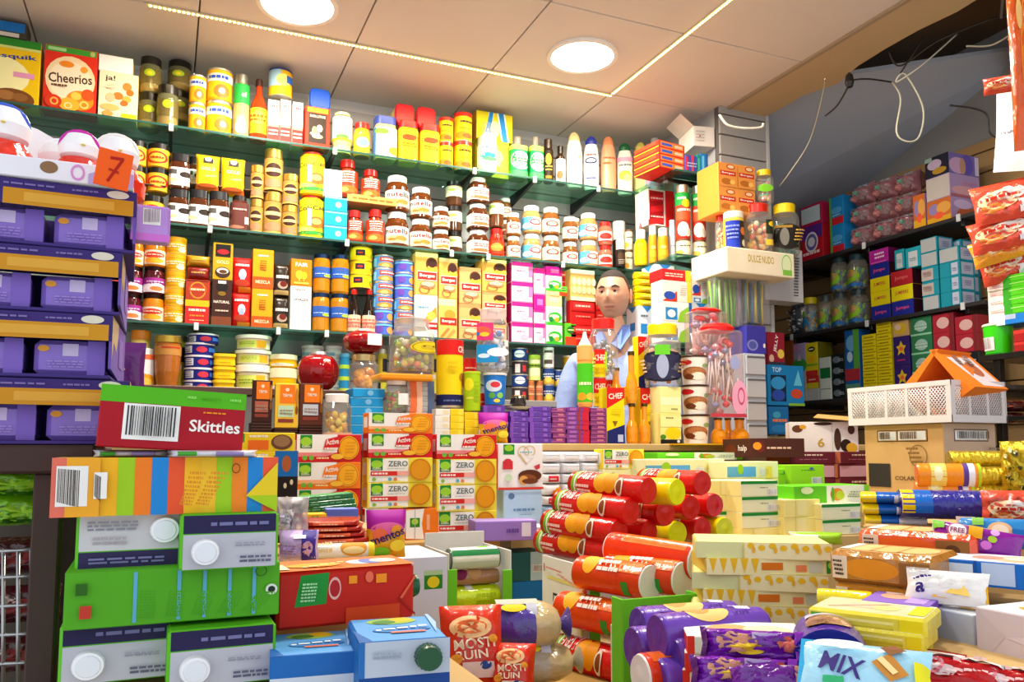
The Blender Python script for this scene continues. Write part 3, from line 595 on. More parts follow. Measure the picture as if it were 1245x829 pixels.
nut('hzb', 'hazelnut spread jar with blue and cream label', .105, 'f4e6dc', [('r', 0, 0, .5, 1, '58a8dc'), ('e', .62, .6, .22, .24, 'd02c20'), ('e', .62, .6, .15, .16, 'f4c8b8'), ('e', .3, .3, .2, .2, 'e8f0f4')], body='b08850/j', plural='duo spread jars')
nut('redl', 'small spread jar with red lid', .085, 'f0e0d8', [('e', .5, .55, .3, .3, 'd83028'), ('r', 0, 0, 1, .15, 'e04030')], lid='c8201a/p', body='c86850/j', plural='red lidded jars')
nut('redj', 'red jar', .10, 'd83818', [('e', .5, .5, .3, .3, 'f08838'), ('n', .25, .4, .75, .6, 2, 'f8d060')], lid='c41812/p', body='b82410/j', plural='red lidded jars')
kjar('cup', 'cream_cup', 'two-part cup with black lid and cream collar', 'cup', 'cream collared cups', .035, .12, '4a2c18/j', '181412/p', [('r', .3, 0, .7, .7, 'e8e0c0'), ('e', .45, .6, .14, .14, '98b850')], 'e4dcb8', neck=1.0, lidh=.18, lidr=.95, sh=.04, lt=(.45, .95))
kjar('pcup', 'pudding_cup', 'brown jar with pale green label', 'jar', 'brown pudding jars', .038, .11, '5c3418/j', '8a6a50/g', [('r', .3, 0, .7, .5, 'ede4d0'), ('e', .3, .7, .16, .16, '80b040')], 'dfe0b0', neck=.95, lidh=.04, sh=.03, lt=(.5, .9))
kjar('chk', 'syrup_bottle', 'white check-lidded black topping bottle', 'bottle', 'topping bottles', .028, .16, '1c1412/j', 'e8dcd4/p', [('e', .5, .6, .3, .2, '483020'), ('n', .3, .1, .7, .4, 3, 'a89888')], '241a16', neck=.9, lidh=.34, lidr=1.0, sh=.05, lt=(.05, .95))
kcan('bgjar', 'spice_can', 'beige canister', 'canister', 'beige canisters', .03, .07, 'e8dcb8', [('e', .5, .5, .3, .3, 'f4ecd0'), ('r', 0, .05, .2, .4, 'a8a050'), ('n', .3, .6, .8, .75, 1, '4a4a30'), ('e', .3, .25, .2, .15, 'e8a848')], lid='6a4a30/p', lidh=.1)
kjar('must', 'mustard_bottle', 'yellow squeeze bottle with white cap and red nozzle', 'bottle', 'squeeze bottles', .036, .17, 'f4cc08/p', 'f4f0ea/p', [('e', .5, .5, .3, .32, 'f8d820'), ('o', .5, .5, .26, .28, .12, 'b89000')], 'f4cc08', neck=.6, lidh=.24, lidr=.7, sh=.2, lid2=([(.01, .17), (.008, .18), (.003, .205)], 'd02018/p'))
kjar('orb', 'sun_cream_bottle', 'orange squeeze bottle with white cap', 'bottle', 'squeeze bottles', .030, .17, 'f49410/p', 'f6f0e8/p', [('r', .2, .1, .8, .5, 'f8a828'), ('e', .5, .7, .2, .12, 'f8c870')], 'f49410', neck=.8, lidh=.22, lidr=.86, sh=.1)
kjar('whb', 'lotion_bottle', 'tall white lotion bottle', 'bottle', 'squeeze bottles', .026, .2, 'e8eaf4/p', 'eceef6/p', [('n', .3, .5, .7, .6, 1, 'a8b0d0')], 'eceef6', neck=.8, lidh=.1, sh=.1)
kjar('whip', 'whipped_cream_can', 'red whipped cream can', 'can', 'whipped cream cans', .034, .22, 'c8402c/p', 'b8b0a4/m', [('r', 0, .72, 1, 1, '128a34'), ('e', .6, .76, .2, .09, 'd8c820'), ('t', 'nata', .4, .88, .06, 'f0f0e0', .4), ('r', .1, .38, .9, .66, 'e2502c'), ('n', .2, .56, .8, .66, 1, 'f8d8c8'), ('e', .45, .18, .26, .16, 'f4ece0'), ('e', .65, .12, .16, .1, 'e8d8c8')], 'c4331f', neck=.8, lidh=.13, lidr=.85, sh=.06, lt=(.03, .97))
kbox('strawb', 'chocolate_display_box', 'open display box with red chocolate packets', 'box', 'boxes', .10, .15, .07, 'f2e8e0', F=[('r', .05, .05, .6, .95, 'a8141c'), ('p', [(.0, 0), (.6, .1), (.6, .3), (.0, .14)], 'e02828'), ('p', [(.1, .35), (.6, .42), (.6, .6), (.1, .5)], 'd82028'), ('p', [(.1, .65), (.6, .7), (.6, .88), (.1, .8)], 'd82028'), ('r', .66, 0, 1, 1, 'e01c1c'), ('n', .1, .2, .55, .28, 1, 'f8d0c8'), ('n', .1, .7, .55, .78, 1, 'f8d0c8')])
# --- third shelf
kjar('honeyj', 'marmalade_jar', 'orange marmalade jar with a white label', 'jar', 'marmalade jars', .042, .10, 'd87a10/j', '2c1c10/m', [('e', .5, .65, .34, .22, 'd83828'), ('e', .5, .25, .3, .2, 'f0a020'), ('n', .25, .6, .75, .72, 1, 'f8e0c8')], 'f4dcc0', neck=.86, lidh=.12, sh=.2, lt=(.08, .62), lid2=([(.008, .09), (.008, .1), (.006, .102)], 'e8a818/p'))
kjar('jamj', 'plum_jam_jar', 'dark jam jar with a purple and white label', 'jar', 'jam jars', .042, .10, '4a0c18/j', '2a1414/m', [('r', 0, .55, 1, 1, '9a2c88'), ('e', .5, .35, .32, .3, 'f4e4ec'), ('e', .55, .25, .2, .16, 'e07838'), ('n', .25, .66, .75, .8, 1, 'f0d0e8')], 'f0e0ea', neck=.86, lidh=.12, sh=.2, lt=(.08, .66))
kjar('rlj', 'preserve_jar', 'preserve jar with bright red lid', 'jar', 'red lidded preserve jars', .045, .12, '6a1010/j', 'd01420/p', [('e', .5, .5, .3, .36, 'f08060'), ('e', .6, .4, .2, .2, 'e84838')], 'f8ece4', neck=.9, lidh=.18, lidr=.96, lt=(.1, .7))
kcan('ytub2', 'spice_tub', 'ochre plastic tub with white lettering', 'tub', 'ochre spice tubs', .04, .07, 'e8a812', [('n', .2, .45, .8, .8, 2, 'f8ecc0'), ('r', 0, .2, 1, .3, 'd89008'), ('e', .7, .3, .14, .2, 'f8e8b0')], lid='f0a010/p', lidh=.24)
kpillow('gpk', 'coffee_pack', 'flat golden coffee pack', 'coffee pack', 'coffee packs', .11, .05, .06, 'b88414/f', [('r', .2, .5, .8, .62, 'd8a830')], puff=.3)
kpillow('rpk', 'coffee_pack', 'flat dark red coffee pack', 'coffee pack', 'coffee packs', .11, .05, .06, '7a1810/f', [('n', .2, .4, .8, .6, 1, 'd8a050')], puff=.3)
kbox('marc', 'ground_coffee_pack', 'brick red coffee block with orange ring', 'coffee pack', 'coffee packs', .10, .09, .06, 'a8300e/f', F=[('o', .5, .48, .34, .42, .16, 'e88a20'), ('r', .12, .4, .88, .62, 'c84818'), ('n', .2, .42, .8, .6, 1, 'f8e0b0'), ('r', .05, .92, .95, .97, '701c0c')])
kbox('cafe', 'ground_coffee_pack', 'red coffee block with yellow top strip', 'coffee pack', 'coffee packs', .11, .10, .06, 'd01c10/f', F=[('r', 0, .74, 1, 1, 'f0b010'), ('n', .15, .5, .85, .68, 1, 'f8e8d0'), ('n', .2, .3, .8, .42, 1, 'f08828'), ('n', .2, .15, .8, .2, 1, 'f8d8a0')])
kbox('goldt', 'coffee_box', 'tall gold coffee box with black panel', 'coffee pack', 'coffee packs', .08, .14, .06, 'c8980e', F=[('r', .12, .62, .88, .96, '181210'), ('e', .5, .76, .3, .07, 'b01c24'), ('t', 'GOLD', .5, .48, .09, 'f4e8a8', .62), ('e', .5, .2, .38, .15, '3a2418'), ('e', .5, .24, .3, .08, 'e8dccc'), ('e', .52, .22, .2, .05, '5a3418')])
kbox('natur', 'coffee_box', 'dark brown coffee box with white lettering', 'coffee pack', 'coffee packs', .08, .16, .06, '3c1c14', F=[('e', .5, .85, .3, .1, '181010'), ('r', .3, .92, .7, .98, 'e8e4dc'), ('t', 'NATURAL', .5, .52, .06, 'f0e0d0', .8), ('n', .2, .3, .85, .36, 1, 'e8c8b0'), ('r', 0, 0, 1, .2, '7a3c20'), ('e', .5, .7, .2, .05, '806018')])
kpillow('rcof', 'coffee_pack', 'bright red coffee pack with a white cup', 'coffee pack', 'coffee packs', .085, .13, .05, 'd8140e', [('n', .12, .7, .85, .82, 1, 'fbe8e0'), ('e', .5, .5, .2, .15, 'e8e8f0'), ('e', .5, .42, .14, .12, 'a0b0c8'), ('e', .5, .25, .4, .1, 'b83820'), ('r', .3, 0, 1, .14, 'f0902c')], puff=.3, crimp=.02)
kbox('orcof', 'coffee_box', 'orange coffee box with white lettering', 'coffee pack', 'coffee packs', .085, .17, .06, 'f49a0a', F=[('n', .25, .8, .75, .88, 1, 'fbf0d8'), ('n', .35, .45, .65, .72, 5, '7a3c10'), ('r', 0, 0, 1, .3, 'b8500c'), ('t', 'MEZCLA', .5, .17, .08, 'f8dcb0', .7)])
kpillow('dkcho', 'coffee_pack', 'dark foil coffee pack with a silver swirl', 'coffee pack', 'coffee packs', .08, .11, .05, '2c2018/f', [('n', .1, .5, .95, .68, 1, 'e8e0d8'), ('e', .55, .34, .34, .12, 'b8a088'), ('e', .6, .38, .24, .09, '6a1c14'), ('r', 0, .05, 1, .18, 'c8a868')], puff=.3, crimp=.02)
kbox('tapb', 'tea_box', 'orange tea box with a yellow tree', 'box', 'boxes', .09, .11, .06, 'f07c0c', F=[('t', 'FAIR', .5, .8, .14, 'fbeedd', .6), ('e', .4, .42, .18, .16, 'f4c828'), ('e', .62, .4, .16, .14, 'e8b818'), ('r', .38, .18, .42, .4, 'f8d850'), ('r', .6, .18, .64, .4, 'f8d850'), ('r', .15, .08, .85, .14, 'f8d850')])
kbox('lav', 'coffee_box', 'plain white coffee box', 'coffee pack', 'coffee packs', .08, .15, .06, 'f2eeea', F=[('r', 0, .82, 1, .84, 'c8c4c0'), ('t', 'LAVAZZA', .5, .7, .06, '2a2c40', .7), ('n', .2, .9, .7, .94, 1, '5a5a60'), ('o', .8, .1, .08, .05, .2, 'c8c4c0')])
kjar('oliv', 'pickle_jar', 'jar of yellow pickles with a blue label', 'jar', 'blue labelled pickle jars', .04, .14, 'b87a10/j', '203a60/m', [('r', .35, .6, .6, 1, '3858a0'), ('n', .2, .3, .8, .42, 1, 'c8d8f0'), ('e', .7, .18, .16, .16, 'a8c838'), ('r', 0, 0, 1, .06, '2040a0')], '2f5fb4', neck=.88, lidh=.09, sh=.08, lt=(.42, .72))
kcan('yst', 'tuna_tin', 'yellow tin with a small dark flag', 'tin', 'yellow tins', .052, .055, 'f4c408', [('r', .3, .35, .56, .8, '2a1a30'), ('r', .36, .5, .5, .62, 'd03020'), ('e', .85, .4, .08, .2, '60a838'), ('e', .9, .3, .08, .2, 'e88818')], lidh=.05, lid='e8bc28/m')
kjar('soy', 'soy_sauce_bottle', 'black soy sauce bottle with red cap', 'bottle', 'soy sauce bottles', .033, .17, '160c08/j', 'd81c10/p', [('r', .1, .5, .9, .56, 'c04838'), ('n', .15, .2, .85, .8, 3, 'c86858')], 'f0c8a8', prof=[(.032, 0), (.033, .01), (.033, .07), (.028, .09), (.014, .13), (.013, .155)], lidh=.09, neck=.4, lidr=.46, lt=(.06, .46))
kcan('tuna', 'tuna_tin', 'blue tuna tin with a red name band', 'tin', 'blue tuna tins', .047, .045, '4f8fd0', [('r', .35, .55, 1, .9, 'd04840'), ('n', .42, .6, .95, .84, 1, 'f8e8e0'), ('e', .6, .25, .3, .22, 'b88838'), ('e', .55, .2, .14, .14, 'e8c070'), ('r', 0, .1, .25, .8, '7cc0e4')], lidh=.08)
kcan('tuna2', 'tuna_tin', 'violet blue tuna tin', 'tin', 'blue tuna tins', .047, .045, '4a68d0', [('e', .8, .4, .14, .3, 'e8a050'), ('e', .4, .5, .14, .35, '6a48b0'), ('r', 0, .75, 1, .9, '70b8e0')], lidh=.08)
BF = [('r', 0, .9, 1, 1, 'f6d890'), ('e', .72, .74, .26, .16, '5a2c18'), ('e', .78, .62, .12, .1, '6a3418'), ('e', .75, .6, .26, .12, 'f0a838'), ('e', .74, .76, .2, .1, '3c1c10'), ('r', .08, .34, .96, .56, 'f2d0c0'), ('r', .1, .36, .94, .54, 'c8241c'), ('t', 'Borges', .52, .45, .1, 'fbeee4', .68), ('e', .55, .24, .34, .09, 'b87c50'), ('e', .55, .26, .28, .06, 'efcf9c'), ('o', .4, .12, .24, .1, .2, '8a5a40')]
kbox('brg', 'dessert_box', 'amber dessert mix box with red name band', 'box', 'dessert mix boxes', .10, .15, .07, 'f0b050', F=BF)
kbox('brg2', 'dessert_box', 'brown and peach dessert box with red name band', 'box', 'dessert mix boxes', .10, .15, .07, 'd89058', F=[('r', 0, 0, 1, .88, 'e8a868')] + BF[1:])
kbox('brg3', 'dessert_box', 'pale blue dessert box with an orange wedge', 'box', 'dessert mix boxes', .11, .15, .07, 'c8e0e0', F=[('r', 0, .86, 1, 1, 'f4e8cc'), ('p', [(.35, .4), (.95, .75), (.98, .5), (.6, .34)], 'f0941c'), ('e', .72, .52, .2, .1, 'f8b850'), ('n', .1, .68, .6, .74, 1, '5890b8'), ('r', .5, .2, 1, .36, 'c8241c'), ('n', .55, .23, .95, .33, 1, 'f8e8e0'), ('r', 0, 0, .5, .2, 'd8ecec')])
kbox('brg4', 'dessert_box', 'amber box of finger biscuits with red name band', 'box', 'dessert mix boxes', .10, .15, .07, 'f2b45c', F=[('r', 0, .82, .9, .98, 'f8e0a0'), ('e', .6, .6, .3, .12, 'e09030'), ('r', .08, .34, .96, .52, 'c8241c'), ('t', 'Borges', .52, .43, .09, 'fbeee4', .68), ('p', [(.1, .06), (.5, .28), (.6, .24), (.2, .02)], 'c87838'), ('p', [(.4, .03), (.8, .25), (.92, .2), (.52, .0)], 'd08c48')])
kbox('pinkb', 'tea_box', 'white box with magenta stripes', 'box', 'pink and white boxes', .09, .075, .07, 'f6dcea', {'L': 'c01878'}, F=[('r', 0, .8, 1, 1, 'd81c88'), ('e', .5, .45, .34, .24, 'fbf0f4'), ('e', .6, .3, .2, .14, 'eeb0c8'), ('r', .8, .3, 1, .8, 'e878b0'), ('n', .2, .5, .6, .62, 1, 'e05890'), ('r', 0, 0, 1, .06, 'e878b0')])
kbox('pinks', 'tea_box', 'solid magenta box', 'box', 'pink and white boxes', .06, .045, .07, 'd8148c', F=[('r', .3, .3, .8, .7, 'f070b8')])
kbox('grnb', 'tea_box', 'white and green fruit tea box', 'box', 'green and white boxes', .09, .075, .07, 'f2f0dc', F=[('e', .55, .42, .42, .28, '2fae30'), ('r', 0, 0, 1, .16, '38b028'), ('e', .5, .45, .3, .12, 'd8ecc0'), ('e', .65, .3, .12, .12, 'f0a030'), ('e', .3, .3, .14, .14, '108038'), ('n', .3, .82, .8, .92, 1, 'b8b8a0')])
kbox('tanb', 'tea_box', 'pale tan box', 'box', 'green and white boxes', .06, .06, .07, 'ecc88c', F=[('e', .5, .45, .36, .2, 'f6e4a8'), ('n', .2, .6, .8, .75, 1, 'e0883c')])
kbox('grnr', 'tea_box', 'green box with red foot', 'box', 'green and white boxes', .055, .08, .07, '58b828', F=[('r', 0, 0, 1, .4, 'e03c1c'), ('e', .5, .7, .34, .16, '206c20'), ('n', .25, .64, .75, .76, 1, 'd8f0a0')])
kbox('redb', 'biscuit_box', 'red box', 'box', 'red boxes', .10, .09, .07, 'c81818', F=[('r', .1, .66, .9, .92, 'e03030'), ('n', .2, .72, .8, .86, 1, 'f8c0b0'), ('n', .2, .3, .8, .42, 1, 'e88070'), ('r', 0, .55, 1, .6, '8c0c10')])
kbox('eggb', 'biscuit_box', 'tan box with rows of pale biscuits printed on it', 'box', 'boxes', .13, .12, .07, 'e8ac60', F=[('r', 0, .86, 1, 1, 'e8e0d4')] + [('e', .15 + .2 * i, .62, .09, .12, 'f2dcb0') for i in range(5)] + [('e', .15 + .2 * i, .34, .09, .12, 'e8cc98') for i in range(5)] + [('r', 0, 0, 1, .12, 'f4dcb8')])
kcan('slvr', 'spray_can', 'slim silver can', 'can', 'cans', .018, .12, 'b8c4cc/m', [('r', .3, .2, .6, .8, '8098b0')])
# --- low shelf
kcan('navy', 'butter_cookie_tin', 'navy tin with white rim', 'tin', 'navy tins', .06, .05, '141c78', [('r', .12, .15, .34, .85, 'e0e0ec'), ('e', .55, .5, .12, .3, 'c83048'), ('r', .7, .3, .95, .7, '3c70d0'), ('n', .14, .2, .32, .8, 3, '606080')], lid='e4e0e8/p', lidh=.16, rim='1a2070')
kjar('ysq', 'margarine_tub', 'square yellow tub', 'tub', 'square yellow tubs', .045, .055, 'f2c200/p', 'f8cc10/p', [('n', .35, .4, .65, .6, 1, 'a87800')], 'f2c200', neck=1.0, lidh=.2, lidr=1.06, sh=.03, sq=8, prof=[(.038, 0), (.045, .044)])
kjar('ctub', 'salad_tub', 'round cream tub with lime label', 'tub', 'cream tubs', .06, .06, 'f2ecd4/p', 'f8f2e0/p', [('r', .2, .1, .6, .9, 'd8e468'), ('r', .6, .1, .8, .9, 'f0b020'), ('n', .25, .4, .55, .7, 2, '88a030')], 'f4eecc', neck=1.05, lidh=.22, lidr=1.12, sh=.03, prof=[(.052, 0), (.06, .047)], lt=(.1, .9))
kjar('ytp', 'margarine_tub', 'yellow tub with cream lid', 'tub', 'yellow tubs', .06, .06, 'f4bc08/p', 'f0ecc0/p', [('e', .5, .4, .3, .3, 'f4ecd8'), ('n', .35, .35, .65, .5, 1, '806040')], 'f4bc08', neck=1.0, lidh=.34, lidr=1.02, sh=.03, prof=[(.054, 0), (.06, .04)])
kjar('sausj', 'sausage_jar', 'tall jar of frankfurter sausages', 'jar', 'jars', .045, .17, 'a8601c/j', 'b8983c/m', [('r', .3, .75, .8, .95, 'b03818')], 'b8803c', neck=.95, lidh=.1, sh=.2, lt=(.72, .9), prof=[(.030, 0), (.034, .01), (.042, .06), (.045, .11), (.044, .14), (.042, .153)])
kjar('orl', 'spread_tub', 'orange lidded tub', 'tub', 'tubs', .04, .07, 'f4d070/p', 'f0881c/p', [('n', .2, .3, .8, .7, 2, 'e08030')], 'f8e0a0', lidh=.3, neck=1, lidr=1.04, sh=.04)
kjar('sqz', 'honey_squeeze_bottle', 'white and orange squeeze bottle', 'bottle', 'bottles', .036, .15, 'f4e8e0/p', 'f8f0e8/p', [('e', .5, .2, .45, .25, 'f0a018'), ('e', .5, .2, .25, .14, 'f8c850'), ('r', .2, .86, .9, 1, 'f07040'), ('e', .3, .55, .06, .06, '303030')], 'f6f0ee', neck=.8, lidh=.1, sh=.06, lt=(.03, .95))
kjar('gpat', 'food_tin', 'tin with dark geometric pattern', 'tin', 'tins', .035, .12, 'e0c838/p', 'c8c0a8/m', [('r', .5, .6, .9, .9, '303038'), ('r', .1, .1, .4, .35, '303038'), ('r', .3, .45, .7, .55, 'f4f0e0')], 'e4cc40', lidh=.08, neck=.95, sh=.05, lt=(.02, .96))
kjar('bstk', 'blue_cup', 'blue and green striped cup', 'cup', 'cups', .028, .14, '2a90c8/p', '60b0d8/p', [('r', 0, .7, 1, .8, 'c8e040'), ('r', 0, .4, 1, .5, 'c8e040'), ('r', 0, .1, 1, .2, 'c8e040')], '2a90c8', lidh=.06, neck=1, sh=.04, lt=(.02, .98))
kjar('wcup', 'plastic_cup', 'white tub with grey rim', 'tub', 'white tubs', .045, .06, 'dcdcd6/p', 'ecece4/p', [('r', .1, .2, .6, .8, '90c0d0')], 'e8e8e0', lidh=.2, neck=1, lidr=1.06, sh=.04)
# apple shaped glass jars
def kapple():
 b = MB(); n = 40; R = .075; V = []; F = []; m = 14
 for j in range(m + 1):
  ph = PI * j / m
  for i in range(n):
   a = 2 * PI * i / n; k = 1 + .035 * math.cos(10 * a) * math.sin(ph)
   rr = R * math.sin(ph) ** .8 * k; z = -R * .86 * math.cos(ph)
   if j >= m - 2: z -= .012 * (j - m + 3)
   V.append((rr * math.cos(a), rr * math.sin(a), z + R * .86))
 for j in range(m):
  for i in range(n): i2 = (i + 1) % n; F.append((j * n + i, j * n + i2, (j + 1) * n + i2, (j + 1) * n + i))
 b.add(V, F, '8c0410/j', True)
 q = MB(); q.lathe([(.03, .118), (.032, .122), (.028, .131), (.01, .133)], 'd0d4d8/m')
 t = MB(); t.decals(lambda s, tt, o: (.028 + (s - .5) * .055, -R * 1.07 + abs(s - .2) * .012, .04 + tt * .06), [('r', 0, 0, 1, 1, 'f2efe8')])
 kind('apple', 'apple_jar', 'red apple-shaped glass jar', 'jar', 'apple-shaped jars', (.15, .133, .15), [('glass_body', b, None, None), ('lid', q, None, None)], True)
 kind('appleL', 'apple_jar', 'red apple-shaped glass jar with white price label', 'jar', 'apple-shaped jars', (.15, .133, .15), [('glass_body', b, None, None), ('lid', q, None, None), ('price_label', t, 0, 'white price label')], True)
kapple()
# --- counter
def kchoc(key, desc, frame, tag):
 w, h, l = .09, .13, .02; b = MB(); b.box(-w / 2, -l / 2, 0, w / 2, l / 2, h, frame); fn = fbox(w, h, l)
 b.decals(fn['F'], [('r', .2, .55, .86, .97, 'f07c14'), ('e', .52, .86, .08, .04, 'f8e0c0'), ('t', 'TIRMA', .53, .73, .07, 'fbe8d0', .42), ('r', .14, .24, .8, .5, tag), ('n', .2, .28, .75, .42, 2, 'a08878'), ('r', .14, .12, .8, .2, '8a3a2c'), ('e', .93, .7, .06, .2, 'c08020'), ('e', .93, .4, .06, .1, '8a5010')])
 kind(key, 'chocolate_bar', desc, 'chocolate bar', 'upright chocolate bars', (w, h, l), [(None, b, None, None)])
kchoc('cb1', 'chocolate bar in dark brown and orange wrapper', '3a1a10', 'b06048'); kchoc('cb2', 'chocolate bar in yellow and orange wrapper', 'f0c030', 'c0e0b8'); kchoc('cb3', 'chocolate bar in brown wrapper with pale blue label', '5a2c18', 'c0c8d0')
kbox('cbf', 'chocolate_bar', 'thin dark chocolate bar lying flat', 'chocolate bar', 'flat dark chocolate bars', .09, .009, .12, '2e160e', F=[('r', .0, .4, 1, .6, '6a4030')])
def kcandyjar(key, desc, lidc, bits, lab=None, bitr=.011, nb=46, cat='jar', r=.05, h=.15, shell='f0ece4/g', name='sweet_jar', sq=5):
 hb = h * .82; b = MB(); b.lathe([(r * .9, 0), (r, hb * .06), (r, hb * .86), (r * .8, hb)], shell, sq=sq)
 q = MB(); q.lathe([(r * .82, hb), (r * .84, h * .98), (r * .78, h)], lidc)
 c = MB(); rnd = random.Random(key)
 for i in range(nb):
  a = rnd.uniform(0, 2 * PI); rr = (r - bitr * 1.6) * math.sqrt(rnd.random()) if i % 3 else r - bitr * 1.7; z = bitr * 1.4 + (hb * .78 - bitr * 2) * (i / nb)
  T = Matrix.Translation((rr * math.cos(a), rr * math.sin(a), z)) @ Matrix.Rotation(rnd.uniform(0, 3), 4, 'X') @ Matrix.Rotation(rnd.uniform(0, 3), 4, 'Y')
  c.lathe([(bitr * .35, -bitr * .9), (bitr * .9, -bitr * .45), (bitr, 0), (bitr * .9, bitr * .45), (bitr * .35, bitr * .9)], rnd.choice(bits), 8, T=T)
 P = [('jar_shell', b, None, None), ('sweets', c, None, None), ('lid', q, None, None)]
 if lab:
  t = MB(); t.decals(fcyl(r * 1.02, hb * .7, hb * .15, 180, sq), lab, curved=True); P.append(('label', t, 0, None))
 kind(key, name, desc, cat, 'sweet jars', (2 * r, h, 2 * r), P, True)
kcandyjar('slice', 'clear jar of lemon jelly slices with white lid', 'f4f0e8/p', ['f2c018/j', 'f6d858/j', 'e8a020/j'], [('r', .1, -.05, .9, .14, 'e8b090')], bitr=.013)
kcandyjar('papple', 'glass jar of peach halves in syrup', 'c8b078/m', ['f0920c/j', 'f4a828/j', 'e8840c/j'], None, bitr=.019, nb=34, name='peach_jar', r=.05, h=.13, sq=0)
kcandyjar('multi', 'clear jar of coloured sweets with white lid', 'f6f2ec/p', ['e05828/j', '88b838/j', 'f0c040/j', 'e09060/j'], [('r', .55, .15, .95, .75, 'f4f0ec')])
kcandyjar('balls', 'big clear tub of wrapped bubble gum balls with round yellow sticker', 'd8c8c0/G', ['a8b030/j', 'c8b838/j', '9a70b8/j', 'd07838/j', '6a9848/j', 'd8d0b0/j'], [('e', .68, .55, .26, .19, 'e8c818'), ('o', .68, .55, .24, .17, .12, '9a9010'), ('e', .68, .55, .11, .08, 'c8b020'), ('e', .62, .58, .02, .02, '504010'), ('e', .74, .58, .02, .02, '504010')], bitr=.0135, nb=90, r=.075, h=.20)
kcandyjar('tallj', 'tall clear jar of blue wrapped sweets', 'e8e4ec/G', ['a8b8e0/j', 'e8ecf4/j', '5a80d0/j', 'd0d8e8/j'], [('r', .05, .62, .52, 1.1, 'd83878'), ('e', .28, .86, .2, .14, 'f06048'), ('e', .2, .8, .08, .06, '3868c0'), ('e', .36, .78, .08, .06, 'f0c838'), ('r', .02, .02, .6, .5, '1a8ccc'), ('e', .6, .3, .2, .12, 'e8f0fa'), ('e', .35, .2, .1, .06, 'd0e8f8')], r=.06, h=.25, nb=70, bitr=.013)
kcandyjar('redlid', 'clear jar of wrapped sweets with red lid and lime label', 'dc2018/p', ['b8b8c0/o', '8890a0/o', 'd8d8dc/o'], [('r', .05, .0, .55, .55, 'a8d818'), ('n', .1, .1, .5, .4, 3, 'd8f090')], r=.055, h=.20, nb=50)
kbox('cbar', 'nougat_bar', 'flat bar in grey and orange wrapper', 'bar', 'flat bars', .11, .011, .10, 'a8a49c/f', F=[('r', .1, 0, .35, 1, 'e8703c'), ('r', .35, 0, .55, 1, 'f2c0a0'), ('r', .75, 0, 1, 1, '50607c')])
kbox('otray', 'display_tray', 'shallow orange tray', 'tray', 'trays', .16, .015, .14, 'e8921c', c=.004)
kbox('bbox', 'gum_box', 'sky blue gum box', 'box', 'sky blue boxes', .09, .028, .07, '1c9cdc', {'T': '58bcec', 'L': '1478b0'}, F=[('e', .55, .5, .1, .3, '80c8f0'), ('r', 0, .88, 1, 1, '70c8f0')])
kcan('chef', 'chef_tin', 'big yellow tin with red top and navy foot', 'tin', 'tins', .055, .17, 'f0d00c', [('r', 0, .8, 1, 1.02, 'd81c14'), ('t', 'CHEF', .82, .89, .1, 'fbeee0', .36), ('r', 0, 0, 1, .17, '1a1c50'), ('n', .4, .5, .6, .7, 3, 'd8b800'), ('e', .8, .45, .12, .07, 'b87830'), ('e', .86, .36, .08, .06, 'c8602c'), ('n', .3, .05, .7, .1, 1, '6070a0')], lid='c81c18/p', lidh=.04)
CF = [('p', [(0, .62), (1, .82), (1, 1), (0, 1)], 'd81a14'), ('t', 'CHEF', .5, .85, .1, 'fbeee0', .8, 6), ('p', [(0, 0), (1, 0), (1, .34), (0, .22)], '1b2068'), ('n', .25, .5, .75, .62, 3, 'e0c000'), ('p', [(.3, .4), (.6, .4), (.45, .3)], '8a5c10'), ('r', .6, .03, .9, .16, 'b8c0e0')]
kbox('chefc', 'cooking_oil_carton', 'yellow carton with red slanted top and navy foot', 'carton', 'yellow red-topped cartons', .07, .21, .05, 'f2d60a', F=CF)
kjar('lime', 'crisps_can', 'lime green cylinder', 'can', 'cans', .034, .16, 'a8cc10/p', 'b8d820/p', [('e', .3, .7, .2, .18, 'e8e020'), ('r', .2, .3, .5, .36, 'd8e040'), ('n', .5, .2, .7, .8, 6, '98b808')], 'a8cc10', neck=1, lidh=.03, sh=.02, lt=(.02, .98))
kcan('redt', 'small_tin', 'small red tin', 'tin', 'tins', .03, .06, 'd01c18', [('n', .2, .4, .8, .6, 1, 'f8c8b0')], lid='c01812/p', lidh=.2)
def kbucket(key, desc, base, rim, D, name='gum_bucket', r=.055, h=.12):
 b = MB(); f = lambda t: r * (.84 + .16 * t); b.lathe([(f(0), 0), (f(.94), h * .94)], base)
 b.decals(fcyl(lambda t: f(t * .94) + .001, h * .94), D, curved=True)
 q = MB(); q.lathe([(r * 1.03, h * .93), (r * 1.05, h * .98), (r, h)], rim)
 kind(key, name, desc, 'bucket', 'buckets', (2 * r, h, 2 * r), [('bucket', b, None, None), ('lid', q, None, None)], True)
kbucket('bbkt', 'blue gum bucket with white rim', '1672cc/p', 'f0f0f4/p', [('e', .45, .62, .25, .2, 'd0dcf0'), ('e', .5, .66, .14, .1, 'd83848'), ('e', .4, .3, .1, .1, '60a848'), ('e', .65, .3, .1, .1, '88c860'), ('e', .55, .12, .1, .06, 'f0d040')])
kbucket('ice', 'white tub of chocolate cream with a dark brown lid', 'f4ece4/p', '3c1a12/p', [('e', .25, .8, .2, .1, 'c81c20'), ('e', .5, .4, .36, .24, '9a5a30'), ('e', .55, .48, .26, .12, 'b87848'), ('e', .6, .3, .2, .14, 'f6e8d8'), ('e', .8, .68, .1, .08, '90a868'), ('e', .35, .28, .14, .1, '6a3418')], name='chocolate_cream_tub', r=.075, h=.12)
kbox('milka', 'chocolate_bar', 'flat purple chocolate bar', 'chocolate bar', 'flat purple chocolate bars', .09, .011, .16, '5a2a9c/f', F=[('r', .0, .0, .18, 1, '7c48b8'), ('r', .62, .3, .8, .8, '8858c0')])
